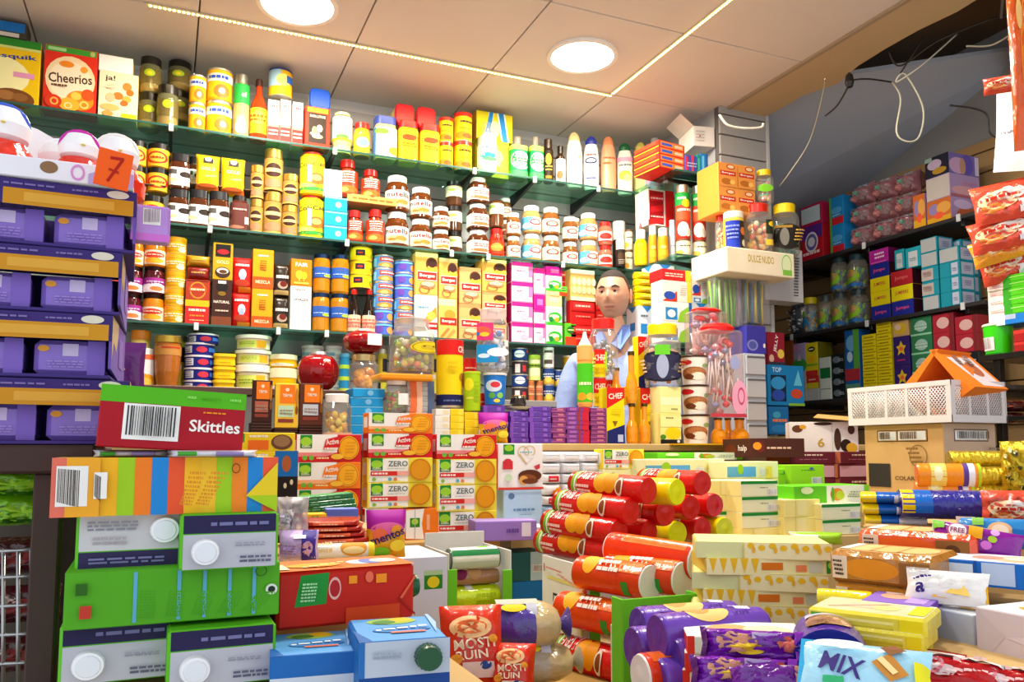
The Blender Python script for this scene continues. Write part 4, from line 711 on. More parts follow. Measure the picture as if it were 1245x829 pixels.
kbox('milkr', 'chocolate_bar', 'flat purple chocolate bar with a red patch', 'chocolate bar', 'flat purple chocolate bars', .09, .011, .16, '7a3490/f', F=[('r', .7, .0, 1, 1, 'c81c38'), ('r', .1, .3, .4, .8, 'a860b0'), ('r', .5, 0, .6, 1, 'a03028')])
kbox('milkd', 'chocolate_bar', 'flat plum chocolate bar', 'chocolate bar', 'flat purple chocolate bars', .09, .011, .16, '7a2c6c/f', F=[('r', .0, .2, .9, .5, 'a04890'), ('r', .4, .5, .8, .9, 'c07080')])
kpillow('mentos', 'sweets_bag', 'bag of fruit sweets in purple and yellow film', 'bag', 'bags of fruit sweets', .11, .15, .05, 'f0b020/f', [('r', 0, .62, 1, 1, 'a81898'), ('e', .5, .62, .42, .14, 'e868a8'), ('e', .3, .5, .2, .14, 'f47048'), ('e', .72, .6, .14, .1, 'f4a030'), ('e', .35, .14, .22, .12, '7cc828'), ('e', .75, .28, .2, .12, 'f8e040'), ('p', [(.0, .24), (1, .52), (1, .7), (.0, .42)], 'e8e4f4'), ('t', 'mentos', .5, .47, .15, '1c2460', .9, 20)], crimp=.04)
kjar('feed', 'juice_squeeze_bottle', 'green labelled orange drink bottle with white spout', 'bottle', 'bottles', .032, .21, 'f4a448/p', 'f4b060/p', [('r', 0, .05, 1, .8, '4cc41c'), ('n', .2, .4, .7, .55, 1, 'e8f4c0'), ('e', .3, .14, .2, .1, 'f0a018'), ('e', .7, .14, .2, .1, 'f4c040')], '4cc41c', neck=1.0, lidh=.22, lidr=1.05, sh=.06, lt=(.1, .9), lid2=([(.028, .21), (.012, .235), (.006, .258)], 'f4f0ea/p'))
kjar('juice', 'juice_bottle', 'glass bottle of orange juice with a dark neck', 'bottle', 'orange juice bottles', .028, .17, 'ee9410/j', '5a4414/m', None, neck=.5, lidh=.06, prof=[(.022, 0), (.026, .01), (.028, .05), (.025, .075), (.014, .10), (.013, .13), (.014, .16)], lidr=.56)
kbox('lemo', 'lemonade_carton', 'pale yellow lemon drink carton with black foot', 'carton', 'lemon drink cartons', .09, .15, .06, 'f0e890', F=[('r', 0, 0, 1, .14, '1c1c1c'), ('e', .6, .35, .38, .2, 'f0d418'), ('e', .12, .22, .14, .08, '4a8828'), ('n', .2, .8, .6, .88, 1, '6a7040'), ('e', .85, .08, .07, .05, 'e8e8e8'), ('r', 0, .55, 1, .9, 'f4eea8')])
kbox('lemp', 'lemonade_carton', 'plain pale yellow drink carton', 'carton', 'lemon drink cartons', .09, .13, .06, 'f2eaa0', F=[('r', 0, .3, .97, .6, 'f8f4c8'), ('n', .5, .1, .8, .2, 1, '8a9050')])
# --- things on the pier and the side shelves
kbox('tp', 'toothpaste_box', 'red toothpaste box with a yellow edge', 'box', 'toothpaste boxes', .05, .035, .18, 'd8281c', F=[('r', .05, .1, .95, .9, 'e87838'), ('r', .1, .3, .5, .7, '3858b0'), ('r', .6, .3, .9, .7, 'f0c0a0')], L=[('r', 0, .0, 1, .14, 'f0a828'), ('r', .05, .4, .9, .9, 'e84020')])
kbox('tpb', 'toothpaste_box', 'blue toothpaste box', 'box', 'toothpaste boxes', .035, .09, .1, '1c7cc4', F=[('r', .2, .1, .5, .9, '70c0e8'), ('r', .8, 0, 1, 1, '2858a8')])
kbox('tpr', 'toothpaste_box', 'red and blue striped toothpaste box', 'box', 'toothpaste boxes', .035, .09, .1, '3a4ca8', F=[('r', .0, .1, .2, .9, 'c82838'), ('r', .5, 0, .7, 1, 'd83848'), ('n', .1, .3, .9, .6, 2, 'a0b8e0')])
kbox('tpg', 'toothpaste_box', 'teal toothpaste box', 'box', 'toothpaste boxes', .02, .09, .1, '1a8878', F=[('r', .3, .2, .7, .8, '50b8a8')])
kbox('jly', 'jelly_multipack', 'orange multipack of four printed dessert boxes', 'multipack', 'boxes', .15, .17, .10, 'f0a24c', {'L': 'e08c38', 'T': 'e89c50'},
  F=[q for (i, j) in ((0, 0), (1, 0), (0, 1), (1, 1)) for q in (('r', .02 + .5 * i, .02 + .5 * j, .49 + .5 * i, .49 + .5 * j, 'e89848'), ('r', .04 + .5 * i, .24 + .5 * j, .46 + .5 * i, .33 + .5 * j, 'c8281c'), ('t', 'Borges', .25 + .5 * i, .285 + .5 * j, .05, 'fbeee4', .34), ('e', .32 + .5 * i, .42 + .5 * j, .12, .05, 'c8281c'), ('e', .32 + .5 * i, .42 + .5 * j, .09, .035, 'f0d0a0'), ('e', .2 + .5 * i, .12 + .5 * j, .14, .06, 'b86c28'), ('e', .36 + .5 * i, .11 + .5 * j, .07, .05, 'f4c060'))])
kbox('ctray', 'cardboard_tray', 'shallow white cardboard tray holding sweet tubs', 'tray', 'trays', .36, .09, .26, 'efe3c8/k', c=.003, F=[('t', 'DULCE NUDO', .5, .62, .3, 'c0a030', .38), ('r', .8, .1, .96, .95, 'e0ecc0'), ('o', .88, .52, .075, .4, .1, '70b040'), ('r', .82, .08, .96, .3, '80c048')])
kjar('lilac', 'chewing_gum_jar', 'jar with a blue label and white lid', 'jar', 'jars', .045, .12, 'e8d060/p', 'f4f0e4/p', [('r', .2, 0, .68, .95, '1c34a8'), ('r', .68, 0, 1, .95, '382c1c'), ('e', .82, .6, .12, .14, 'e07828'), ('n', .28, .3, .6, .8, 4, '8090d8'), ('e', .85, .2, .1, .12, 'e8e0c0')], 'f0c828', neck=.95, lidh=.15, lidr=1, sh=.04, lt=(.04, .92))
kcandyjar('tubR', 'clear tub of jelly snakes with red lid', 'd02418/p', ['f08848/j', 'f4c070/j', 'e86858/j', 'f0e0c0/j'], [('r', .62, .4, .92, .9, '283020'), ('e', .77, .75, .1, .1, 'f0d020'), ('r', .6, 0, 1, .2, 'f0c838')], r=.05, h=.17, nb=70)
kcandyjar('tubY', 'yellow-lidded tub of pink and green sweets', 'f0c814/p', ['f0908c/j', 'e8b898/j', 'b87860/j', '80c8a0/j'], [('e', .45, .5, .28, .2, '78c428')], r=.045, h=.13, nb=50)
kcandyjar('tubK', 'yellow-lidded tub with dark oval badge', 'f2d010/p', ['38a898/j', '48c0a8/j', '2c8878/j'], [('e', .5, .36, .36, .44, '1c1814'), ('o', .5, .36, .36, .44, .06, '484030'), ('e', .42, .36, .1, .3, '8a8880'), ('n', .62, .2, .78, .6, 4, 'e0b050'), ('r', .2, .66, .6, .74, 'b08838')], r=.05, h=.17, nb=50)
kcandyjar('shak', 'yellow-lidded jar with dark ringed badge', 'f0d80c/p', ['f0a888/j', 'e89070/j', 'f4c0a0/j'], [('e', .5, .3, .44, .42, '2a2848'), ('o', .5, .3, .46, .44, .12, '141420'), ('e', .5, .3, .1, .34, 'a0a8c8'), ('n', .12, .1, .28, .5, 4, 'e0c0a0'), ('n', .72, .1, .88, .5, 4, 'b89058'), ('r', .38, .62, .62, .9, '68c828')], r=.06, h=.15, nb=40)
def kstraws(key, desc, cols, n, w, h, name):
 b = MB(); rnd = random.Random(key)
 for i in range(n):
  x = (i + .5) / n * w - w / 2; y = rnd.uniform(-.01, .01); x2 = x + rnd.uniform(-.012, .012)
  b.tube([(x, y, rnd.uniform(0, .02)), ((x + x2) / 2, y, h * .5), (x2, y + rnd.uniform(-.01, .01), h * rnd.uniform(.9, 1))], w / n * .42, cols[i % len(cols)], 6)
 s = MB(); s.box(-w / 2 - .006, -.025, 0, w / 2 + .006, .025, h * .97, 'e8e8ec/g', .004)
 kind(key, name, desc, 'bag', 'bags of sweet sticks', (w, h, .05), [('sticks', b, None, None), ('clear_bag', s, None, None)])
kstraws('grst', 'hanging clear bag of lime green sticks', ['80d820/p', '98e040/p', '60b818/p', 'd8e8b0/p'], 11, .11, .24, 'sweet_stick_bag')
kstraws('cost', 'hanging clear bag of teal and yellow pens', ['105850/p', '18806c/p', 'e8c828/p', '1c3c38/p', '3088c0/p', 'f0d850/p'], 9, .10, .24, 'pen_bag')
kstraws('pkst', 'hanging clear bag of pale pink sticks', ['d8b8c8/p', 'e8d8e0/p', 'c898b0/p', 'd0d0e0/p'], 5, .05, .24, 'sweet_stick_bag')
kbox('greyb', 'grey_carton', 'plain grey carton with small black print', 'carton', 'cartons', .22, .28, .12, 'b8b8be', R=(), F=[('n', .74, .1, .86, .85, 14, '303038')])
kbox('milkb', 'milk_carton', 'white milk carton with blue triangle and square', 'carton', 'white and blue milk cartons', .08, .18, .08, 'dfe6ee', {'L': 'e8ecf0'}, F=[('p', [(.2, 1), (.8, 1), (.5, .85)], '2880c8'), ('r', .1, .3, .5, .55, '2888cc'), ('e', .6, .14, .2, .1, 'e0a868'), ('n', .1, .7, .5, .8, 1, '404a58')], L=[('p', [(.2, 1), (.8, 1), (.5, .85)], '2880c8'), ('r', .3, .4, .7, .6, '2888cc')])
kbox('milkw', 'milk_carton', 'white and blue carton lying on its side', 'carton', 'white and blue milk cartons', .16, .08, .08, 'e6eaec', F=[('r', .1, .1, .5, .7, '2888cc'), ('e', .3, .4, .14, .2, 'e8f0f8'), ('p', [(.5, 0), (.9, 0), (.9, .8), (.6, .5)], '90c838'), ('r', .9, 0, 1, 1, '2060a8')])
kbox('juicb', 'snack_box', 'white carton with a red and blue printed corner', 'carton', 'boxes', .16, .08, .08, 'f0e6da', F=[('p', [(0, 0), (.5, .5), (.5, 0)], 'e03818'), ('e', .25, .28, .2, .2, '2850b0'), ('n', .6, .3, .8, .8, 5, 'c0b0b0'), ('r', .85, 0, 1, 1, 'f0d040')])
kbox('redsn', 'snack_box', 'red snack box with white lettering', 'box', 'boxes', .14, .05, .08, 'c81c20', F=[('n', .1, .3, .7, .7, 2, 'f4d8c8'), ('r', .8, 0, 1, 1, 'f0c828')])
kpillow('ybag', 'pasta_bag', 'flat yellow bag', 'bag', 'flat yellow bags', .09, .035, .06, 'f0d008/f', [('r', .2, .3, .8, .6, 'f8e860')], crimp=.02, puff=.3)
# --- right wall
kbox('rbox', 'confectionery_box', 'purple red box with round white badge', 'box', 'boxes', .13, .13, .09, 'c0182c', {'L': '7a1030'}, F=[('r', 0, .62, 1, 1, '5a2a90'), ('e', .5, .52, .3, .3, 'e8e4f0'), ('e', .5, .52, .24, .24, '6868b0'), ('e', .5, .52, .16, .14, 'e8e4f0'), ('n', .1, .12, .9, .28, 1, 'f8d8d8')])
kbox('rboxw', 'confectionery_box', 'crimson box with white window', 'box', 'boxes', .13, .08, .09, 'b8184a', F=[('r', .06, .15, .92, .88, 'c8dce4')])
kbox('bluc', 'sweet_box', 'blue and green box', 'box', 'boxes', .09, .17, .08, '1c88d0', {'L': '48a038'}, F=[('e', .5, .5, .4, .12, '50a8e0'), ('r', 0, 0, 1, .26, 'c82030'), ('n', .2, .3, .8, .36, 1, 'c0e0f0'), ('r', 0, 0, .14, 1, '50b040')])
def kwaf(key, desc, F, R, base):
 kbox(key, 'wafer_box', desc, 'box', 'wafer boxes', .12, .09, .2, base, F=F, R=R)
kwaf('wafd', 'dark emblem-ended purple box', [('r', 0, 0, 1, 1, '1c1a30'), ('e', .4, .6, .3, .25, 'b8a8c8'), ('e', .6, .25, .3, .16, 'b08828'), ('r', 0, .8, .3, 1, '88a8a0')], [('e', .3, .4, .3, .4, 'd0a8d0'), ('e', .6, .5, .2, .5, '6858b8'), ('e', .45, .4, .1, .4, 'c89878'), ('r', .86, .05, .99, .95, 'd8d0e8')], '7c70b8')
kwaf('wafw', 'blank cream-ended lilac box', [('r', .02, .03, .98, .97, 'c4bcb8')], [('e', .5, .3, .45, .2, 'e0a8b0'), ('n', .4, .5, .9, .7, 2, 'd888a0'), ('r', 0, 0, 1, .12, 'b86878')], 'b498c8')
kwaf('wafo', 'orange and yellow ended box', [('r', 0, 0, 1, 1, 'c8682c'), ('e', .3, .6, .22, .24, '9080b8'), ('e', .7, .6, .3, .25, 'e0a048'), ('r', 0, 0, 1, .25, 'd8a020'), ('e', .5, .3, .2, .15, 'e85838')], [('e', .6, .3, .4, .3, 'c86840'), ('e', .4, .7, .3, .2, 'd8c0e8'), ('r', 0, 0, 1, .1, 'c88828')], 'b498c8')
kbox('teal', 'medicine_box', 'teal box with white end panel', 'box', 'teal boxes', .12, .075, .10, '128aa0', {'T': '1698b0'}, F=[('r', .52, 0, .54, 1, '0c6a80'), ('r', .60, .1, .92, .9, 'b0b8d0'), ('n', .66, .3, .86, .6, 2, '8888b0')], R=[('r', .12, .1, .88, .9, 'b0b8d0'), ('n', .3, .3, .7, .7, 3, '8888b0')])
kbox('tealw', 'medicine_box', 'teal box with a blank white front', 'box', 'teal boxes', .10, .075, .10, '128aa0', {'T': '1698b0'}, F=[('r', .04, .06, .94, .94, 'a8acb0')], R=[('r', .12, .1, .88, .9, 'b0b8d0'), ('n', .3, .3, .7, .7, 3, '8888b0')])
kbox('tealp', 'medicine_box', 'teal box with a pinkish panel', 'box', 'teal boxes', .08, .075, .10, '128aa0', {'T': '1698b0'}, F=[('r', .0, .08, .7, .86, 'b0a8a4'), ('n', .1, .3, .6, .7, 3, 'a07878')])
kbox('tealt', 'medicine_box', 'upright teal box with a white panel', 'box', 'teal boxes', .07, .10, .09, '1696ac', F=[('r', .2, .05, .8, .8, 'b8c0c8'), ('n', .3, .3, .7, .5, 2, '8098a8')])
for kk, cc, c2, dd in (('jy', 'dcd010', 'b03038', 'yellow box with red lettering'), ('jb', '1c2890', 'd85080', 'dark blue box with pink lettering'), ('jr', 'a8202c', 'd86868', 'red box with pink lettering')):
 kbox(kk, 'chewing_gum_box', dd, 'box', 'chewing gum boxes', .12, .075, .10, cc, {'R': '3a1424'}, F=[('r', .04, .06, .96, .94, cc), ('t', 'Jumpo' if kk != 'jy' else 'JUMPERS', .5, .5, .3, c2, .62)])
kbox('jm', 'chewing_gum_box', 'magenta box with white lettering', 'box', 'chewing gum boxes', .11, .08, .10, 'a82098', {'R': '6a1050'}, F=[('n', .3, .3, .8, .8, 2, 'f0d0f0'), ('r', .1, .05, .9, .12, 'd868c0')])
kcandyjar('gtub', 'clear tub of green and blue wrapped sweets', '5890a8/g', ['1c8048/j', '1868b0/j', '80b820/j', '2c9868/j', '10406c/j'], [('e', .5, .42, .46, .36, '80b818'), ('e', .6, .55, .26, .2, 'b88858'), ('r', 0, -.1, 1, .06, '1868b0')], r=.055, h=.15, nb=70)
kcandyjar('gtub2', 'clear tub of sweets with a yellow lid', 'd8c818/p', ['1888c0/j', '28a0c8/j', 'e0a830/j'], [('e', .5, .7, .3, .2, '88c828'), ('e', .5, .3, .36, .3, '1878b8')], r=.055, h=.17, nb=40)
kbox('ygum', 'chewing_gum_packet', 'small yellow packet', 'packet', 'small yellow packets', .10, .022, .08, 'd4c410', F=[('n', .15, .3, .85, .7, 1, '8a7810'), ('r', 0, 0, 1, .1, '908408')])
kbox('purpb', 'sweet_box', 'purple box with yellow cartoonless star print', 'box', 'boxes', .11, .16, .08, '30206c', F=[('p', [(.5, .85), (.62, .68), (.8, .66), (.66, .52), (.72, .34), (.5, .44), (.28, .34), (.34, .52), (.2, .66), (.38, .68)], 'd8b828'), ('n', .25, .12, .75, .22, 1, 'c03060'), ('e', .5, .56, .12, .08, 'e06838')])
K['purpb']['desc'] = 'purple box with a yellow star shape'
kbox('yelp', 'sweet_box', 'tan and yellow box', 'box', 'boxes', .11, .10, .08, 'b89868', F=[('e', .5, .5, .4, .35, 'c8a828'), ('e', .35, .6, .2, .2, 'd0b8a0')])
kbox('clrg', 'wrapped_tray', 'film-wrapped green tray', 'tray', 'film-wrapped trays', .16, .07, .12, '2c6c48/f', F=[('e', .5, .5, .3, .3, '88a8a0'), ('r', 0, 0, 1, .1, '80b898'), ('n', .2, .3, .8, .6, 2, 'a0c0b0')])
kbox('clrr', 'wrapped_tray', 'film-wrapped red tray', 'tray', 'film-wrapped trays', .12, .07, .12, '9c2434/f', F=[('e', .5, .5, .3, .3, 'c8a0a0'), ('r', .8, 0, 1, 1, '701820')])
kbox('clrd', 'wrapped_tray', 'film-wrapped dark tray', 'tray', 'film-wrapped trays', .12, .07, .12, '182024/f', F=[('e', .4, .5, .3, .3, '60707c'), ('n', .5, .3, .9, .6, 2, 'a0a8b0')])
kpillow('wtwist', 'sweets_bag', 'clear bag of black and white twists', 'bag', 'bags', .14, .17, .07, '586068/F', [('e', random.Random(i).random() * .8 + .1, random.Random(i + 50).random() * .8 + .1, .05, .03, 'c8ccd0' if i % 2 else '202428') for i in range(46)], crk=.2)
kbox('grnw', 'tea_box', 'white and green striped box', 'box', 'boxes', .08, .2, .08, 'c8d4cc', F=[('r', 0, .5, 1, .75, '147038'), ('r', 0, .24, 1, .26, '708078'), ('r', 0, .0, .1, 1, 'a8b8b0')])
kbox('pkg', 'toy_box', 'box printed with green hills and pink sky', 'box', 'boxes', .08, .13, .08, 'b0a0d0', F=[('e', .5, .1, .6, .3, '40a040'), ('p', [(.3, .3), (.5, .6), (.7, .3)], 'd8d0e0'), ('e', .3, .8, .3, .14, 'd898c8')])
kbox('yel2', 'sweet_box', 'yellow box with black and white lettering', 'box', 'boxes', .08, .2, .08, 'd8c814', {'R': '606010'}, F=[('e', .5, .8, .3, .08, '202010'), ('n', .3, .76, .7, .84, 1, 'f0f0d0'), ('e', .5, .5, .25, .1, 'e8b010'), ('r', .0, .3, 1, .36, '80b030'), ('r', 0, 0, 1, .16, 'c83028')])
kbox('ylrd', 'sweet_box', 'red and yellow box', 'box', 'boxes', .1, .1, .08, 'c02c28', F=[('r', 0, 0, 1, .45, 'c8c020'), ('n', .2, .6, .8, .8, 1, 'f0c0a0')])
kbox('grywh', 'sweet_box', 'plain grey-white box', 'box', 'boxes', .1, .09, .08, 'b4b8bc')
kbox('orgb', 'sweet_box', 'brown orange box', 'box', 'boxes', .06, .19, .08, 'a8541c', F=[('r', 0, .5, 1, .52, '783410')])
kbox('ridge', 'sweet_tin', 'cylinder pack in blue, green and red bands', 'box', 'boxes', .11, .2, .08, '1858a0/f', F=[('e', .5, .8, .4, .12, '60a0d0'), ('r', .6, .4, 1, 1, '509838'), ('r', 0, .25, 1, .42, 'a02c38'), ('r', 0, .1, 1, .2, '508878'), ('e', .35, .6, .2, .08, 'a8c8e0')])
K['ridge']['desc'] = 'stack of packets in blue, green and red film'
kbox('swb', 'sweets_display', 'purple display box of sweets', 'box', 'boxes', .14, .12, .08, '3c38a0', F=[('e', .3, .3, .28, .2, '8888c8'), ('e', .3, .3, .2, .14, '5058a8'), ('e', .9, .3, .06, .08, 'f0e0d0')])
kbox('jlb', 'sweets_display', 'crimson box with large white lettering', 'box', 'boxes', .11, .14, .08, '8c1830', F=[('t', 'JELLY', .5, .66, .16, 'f0e8e8', .7, 75), ('e', .75, .35, .2, .14, 'e0c050'), ('e', .2, .2, .14, .12, 'd8b0a0'), ('r', 0, 0, 1, .1, '303040')])
kbox('bluarch', 'sweets_display', 'open blue display box with rounded window', 'box', 'boxes', .2, .2, .10, '1478b8', F=[('r', .08, .1, .5, .75, '0a2840'), ('e', .28, .55, .2, .16, '3090d0'), ('e', .28, .25, .18, .14, '2848a8'), ('t', 'TOP', .25, .88, .12, 'c0e0f8', .25), ('e', .78, .3, .16, .12, 'c04830'), ('p', [(.7, .5), (.84, .9), (.94, .5)], '60b8d8'), ('r', .55, 0, 1, .06, '80b030')])
kbox('bluard', 'sweets_display', 'blue display box with orange lettering', 'box', 'boxes', .12, .14, .10, '1868a8', F=[('n', .2, .4, .9, .6, 1, 'e88048'), ('e', .4, .7, .2, .12, '40a0c8'), ('e', .5, .2, .4, .14, '2c80c0')])
kpillow('drybag', 'snack_bag', 'clear bag of pink sweets with silver bands', 'bag', 'clear bags of pink sweets', .15, .10, .09, '906068/F', [('r', .05, .7, .3, .9, 'c8d0dc/o'), ('r', .4, .75, .6, .92, 'b8c4d0/o'), ('r', .7, .72, .9, .9, 'd0d4dc/o'), ('e', .3, .35, .25, .2, 'b87878'), ('e', .7, .35, .2, .2, '806c70'), ('e', .5, .5, .12, .1, '609080')], crk=.25)
kbox('fgreen', 'biscuit_box', 'flat white and bright green box', 'box', 'flat green and white boxes', .24, .025, .12, '4cc010', F=[('r', 0, 0, .3, 1, 'f4e8e0'), ('r', .3, 0, .45, 1, '30a020'), ('r', .42, .6, 1, .7, 'a8e880'), ('n', .05, .3, .3, .7, 2, 'e0a0a0')])
kbox('fblue', 'biscuit_box', 'flat white and blue box', 'box', 'flat green and white boxes', .24, .04, .12, '1478d0', F=[('r', 0, 0, .3, 1, 'e8ecf4'), ('r', .3, .5, .5, 1, 'a8b8d8')])
kbox('fred', 'biscuit_box', 'flat dark red box', 'box', 'flat green and white boxes', .24, .03, .12, 'a01010', F=[('r', 0, .7, 1, 1, 'c83028')])
kbucket('gtubn', 'bright green tub with white rim', '38d010/p', 'e8f4e0/p', [('e', .25, .7, .14, .16, 'f0d818'), ('e', .2, .4, .14, .12, 'f0a818'), ('b', .5, .15, .85, .6, '909098'), ('r', 0, 0, 1, .06, '209008')], name='sweet_tub', h=.085)
kpillow('chips', 'snack_bag', 'red and white film snack bag', 'bag', 'film snack bags', .2, .14, .07, 'e05038/F', [('e', .4, .5, .34, .24, 'f0d0a0'), ('e', .6, .6, .25, .16, 'f4e4dc'), ('e', .3, .3, .2, .12, 'e88838'), ('r', .7, .1, .95, .4, 'f0e8e8'), ('n', .2, .45, .7, .6, 1, 'c82818')], crk=.35)
kpillow('chipo', 'snack_bag', 'orange gold film snack bag', 'bag', 'film snack bags', .2, .10, .05, 'f0a030/F', [('e', .4, .5, .4, .2, 'f8e0b0'), ('e', .7, .4, .2, .2, 'e05828')], crk=.3)
kpillow('chipw', 'snack_bag', 'large plain white bag', 'bag', 'film snack bags', .2, .26, .08, 'f4f2f0/f', [('n', .1, .4, .4, .45, 1, '9090a0')], crk=.2)
kpillow('orhang', 'hanging_bag', 'glossy orange hanging bag', 'bag', 'bags', .12, .4, .06, 'e05808/F', [('e', .6, .5, .2, .4, 'f08828'), ('e', .4, .8, .1, .1, 'f8c878')], crk=.2)
# --- biscuits and front stacks
GL = [('r', .05, .5, .23, .98, '1f8a2c'), ('r', .05, .5, .23, .66, '2a6a20'), ('e', .14, .74, .085, .16, '9ad030'), ('t', 'Gullón', .14, .57, .08, 'e8f0d0', .13)]
def gul(key, desc, main, top, bis, txt=None, tcol='f4e8dc', zero=False):
 F = [('r', 0, .35, .62, 1, 'f1ece6'), ('p', [(0, .35), (.62, .35), (.45, .2), (0, .2)], top)] + GL + [('e', .80, .52, .165, .43, bis), ('o', .80, .52, .15, .39, .06, 'b87008'), ('n', .74, .3, .87, .75, 4, 'd09018')]
 if zero: F = [('r', .03, .04, .62, .96, 'f6f2e6'), ('p', [(.0, 0), (.4, .1), (.62, .04), (.62, 0)], 'f0e070')] + GL + [('r', .05, .28, .64, .46, 'd42820'), ('r', .45, .28, .64, .46, 'f0a898'), ('n', .07, .3, .3, .44, 1, 'fbe0d8'), ('t', 'ZERO', .46, .76, .22, '5a6a70', .30), ('n', .3, .54, .56, .58, 1, 'a8a8a0'), ('e', .1, .14, .03, .07, '88b838'), ('e', .2, .14, .03, .07, 'f0f0e8'), ('e', .34, .14, .03, .07, '60a8d0'), ('e', .42, .14, .03, .07, 'e08048'), ('e', .8, .52, .17, .45, bis), ('o', .8, .52, .155, .41, .05, 'a86408')]
 else: F += [('p', [(.4, .45), (.66, .55), (.66, .95), (.44, .82)], main), ('t', txt or 'Active', .54, .74, .2, tcol, .2, 6), ('n', .42, .42, .62, .56, 1, tcol), ('e', .62, .2, .1, .1, 'f0b830'), ('e', .12, .16, .04, .09, '70b038'), ('e', .22, .16, .04, .09, '70b038'), ('n', .3, .1, .48, .2, 1, 'f0e0a0')]
 kbox(key, 'biscuit_box', desc, 'biscuit box', 'biscuit boxes', .2, .08, .06, main, {'L': main if not zero else 'f0d038', 'T': 'efe6e0' if not zero else 'f6e870'}, F=F, L=[('r', .2, .3, .8, .8, 'f0e8e0')])
gul('gred', 'red and white biscuit box with green logo', 'd3181c', 'e88080', 'f2a60c'); gul('gor', 'orange and white biscuit box with green logo', 'f27a14', 'f6b078', 'f4ac18')
gul('gzero', 'yellow and white sugar-free biscuit box', 'f2dc3c', 'f0e070', 'e09408', zero=True)
kbox('gend', 'biscuit_box', 'orange biscuit box seen from its white flapped end', 'biscuit box', 'biscuit boxes', .1, .08, .14, 'f27a14', F=[('p', [(.0, .05), (.55, .0), (.48, .5), (.55, 1), (0, .95)], 'f4efe8'), ('r', .12, .4, .42, .7, '2a8a20'), ('e', .27, .58, .1, .1, 'b0d830'), ('r', .26, 0, .28, 1, 'b0a8a0'), ('r', .62, .3, .72, .8, 'f8b080')])
kbox('heart', 'biscuit_box', 'white biscuit box with gold heart and chocolate biscuits', 'biscuit box', 'biscuit boxes', .13, .13, .06, 'f3eeea', {'L': 'ea7060'}, F=[('r', .12, .76, .36, .98, '1f8a2c'), ('e', .24, .9, .1, .07, '9ad030'), ('o', .56, .82, .13, .13, .16, 'd8b878'), ('o', .70, .84, .13, .12, .16, 'd8b878'), ('p', [(.46, .74), (.8, .74), (.63, .56)], 'f3eeea'), ('p', [(.45, .76), (.62, .55), (.64, .57), (.48, .78)], 'd8b878'), ('n', .48, .78, .74, .84, 1, '80b8c0'), ('r', .1, .44, .32, .62, 'd03038'), ('e', .21, .62, .08, .05, 'd03038'), ('e', .7, .3, .26, .13, '5c2c14'), ('e', .64, .24, .2, .09, '8a4c20'), ('e', .56, .2, .1, .1, 'e0a050'), ('e', .7, .18, .18, .06, '703818'), ('r', 0, 0, 1, .05, 'd84030'), ('e', .22, .26, .08, .08, 'c8e0b8'), ('p', [(.78, .5), (.92, .56), (.92, .46), (.84, .42)], 'c83848')])
kbox('lblue', 'biscuit_box', 'pale blue biscuit box', 'biscuit box', 'biscuit boxes', .12, .1, .06, 'b0cde8', {'R': 'b8bcc4'}, F=[('e', .2, .86, .08, .07, '5878a0'), ('n', .25, .5, .8, .6, 1, '6088b0'), ('e', .65, .16, .2, .1, 'f0b840'), ('n', .4, .42, .7, .46, 1, '7898b8'), ('e', .35, .1, .14, .06, 'd88838')])
kbox('lilf', 'chocolate_box', 'flat lilac box', 'box', 'boxes', .2, .03, .09, '9a78c8', {'T': 'b49ad8'}, F=[('r', .75, .2, .9, .9, 'e8e0f4'), ('n', .5, .3, .7, .7, 1, '6a48a0')])
kbox('wcar', 'flat_carton', 'flat white carton', 'carton', 'flat white cartons', .22, .06, .2, 'e9e7e4/k', F=[('r', .4, .3, .58, .6, '8a7a60')])
kbox('tealc', 'carton', 'dark teal carton with white side', 'carton', 'cartons', .12, .2, .1, '1c5c60', F=[('r', .55, 0, 1, 1, 'a8ccd4'), ('b', .62, .3, .88, .55, '303838')])
kbox('bluec', 'carton', 'bright blue carton', 'carton', 'cartons', .13, .12, .1, '0c70bc')
kpillow('wpk', 'tissue_packet', 'white packet of tissues', 'packet', 'white tissue packets', .08, .035, .10, 'eeedf0/f', [('r', .05, .7, .95, .8, 'd8d8e0')], crimp=.02, puff=.22)
kpillow('wpr', 'tissue_packet', 'white packet with red and orange print', 'packet', 'white tissue packets', .09, .035, .10, 'f0ecec/f', [('r', .25, .2, .8, .8, 'd02834'), ('n', .3, .35, .6, .6, 1, 'f8e0d8')], crimp=.02, puff=.22)
kpillow('wpo', 'tissue_packet', 'white packet printed with orange fruit', 'packet', 'white tissue packets', .09, .035, .10, 'f0ecec/f', [('e', .7, .4, .1, .3, 'f09018'), ('e', .85, .5, .1, .3, 'f0a020'), ('e', .55, .3, .1, .2, 'e88010'), ('r', .4, 0, 1, .14, 'd83028')], crimp=.02, puff=.22)
kpillow('wpb', 'tissue_packet', 'pale blue packet', 'packet', 'white tissue packets', .08, .035, .10, 'a4c8ec/f', [('r', .3, .3, .9, .6, 'b8d8f4')], crimp=.02, puff=.22)
kbox('mzbox', 'biscuit_box', 'pale yellow box with a blue band and lime', 'biscuit box', 'cream biscuit boxes', .2, .05, .08, 'eeeab0', F=[('r', 0, .1, .55, .7, '60a8c8'), ('r', .3, .1, .52, .7, '5aa8e0'), ('e', .25, .55, .06, .3, '98c820'), ('b', .62, .2, .72, .6, '909080'), ('r', .75, 0, .86, .7, 'f0d840')])
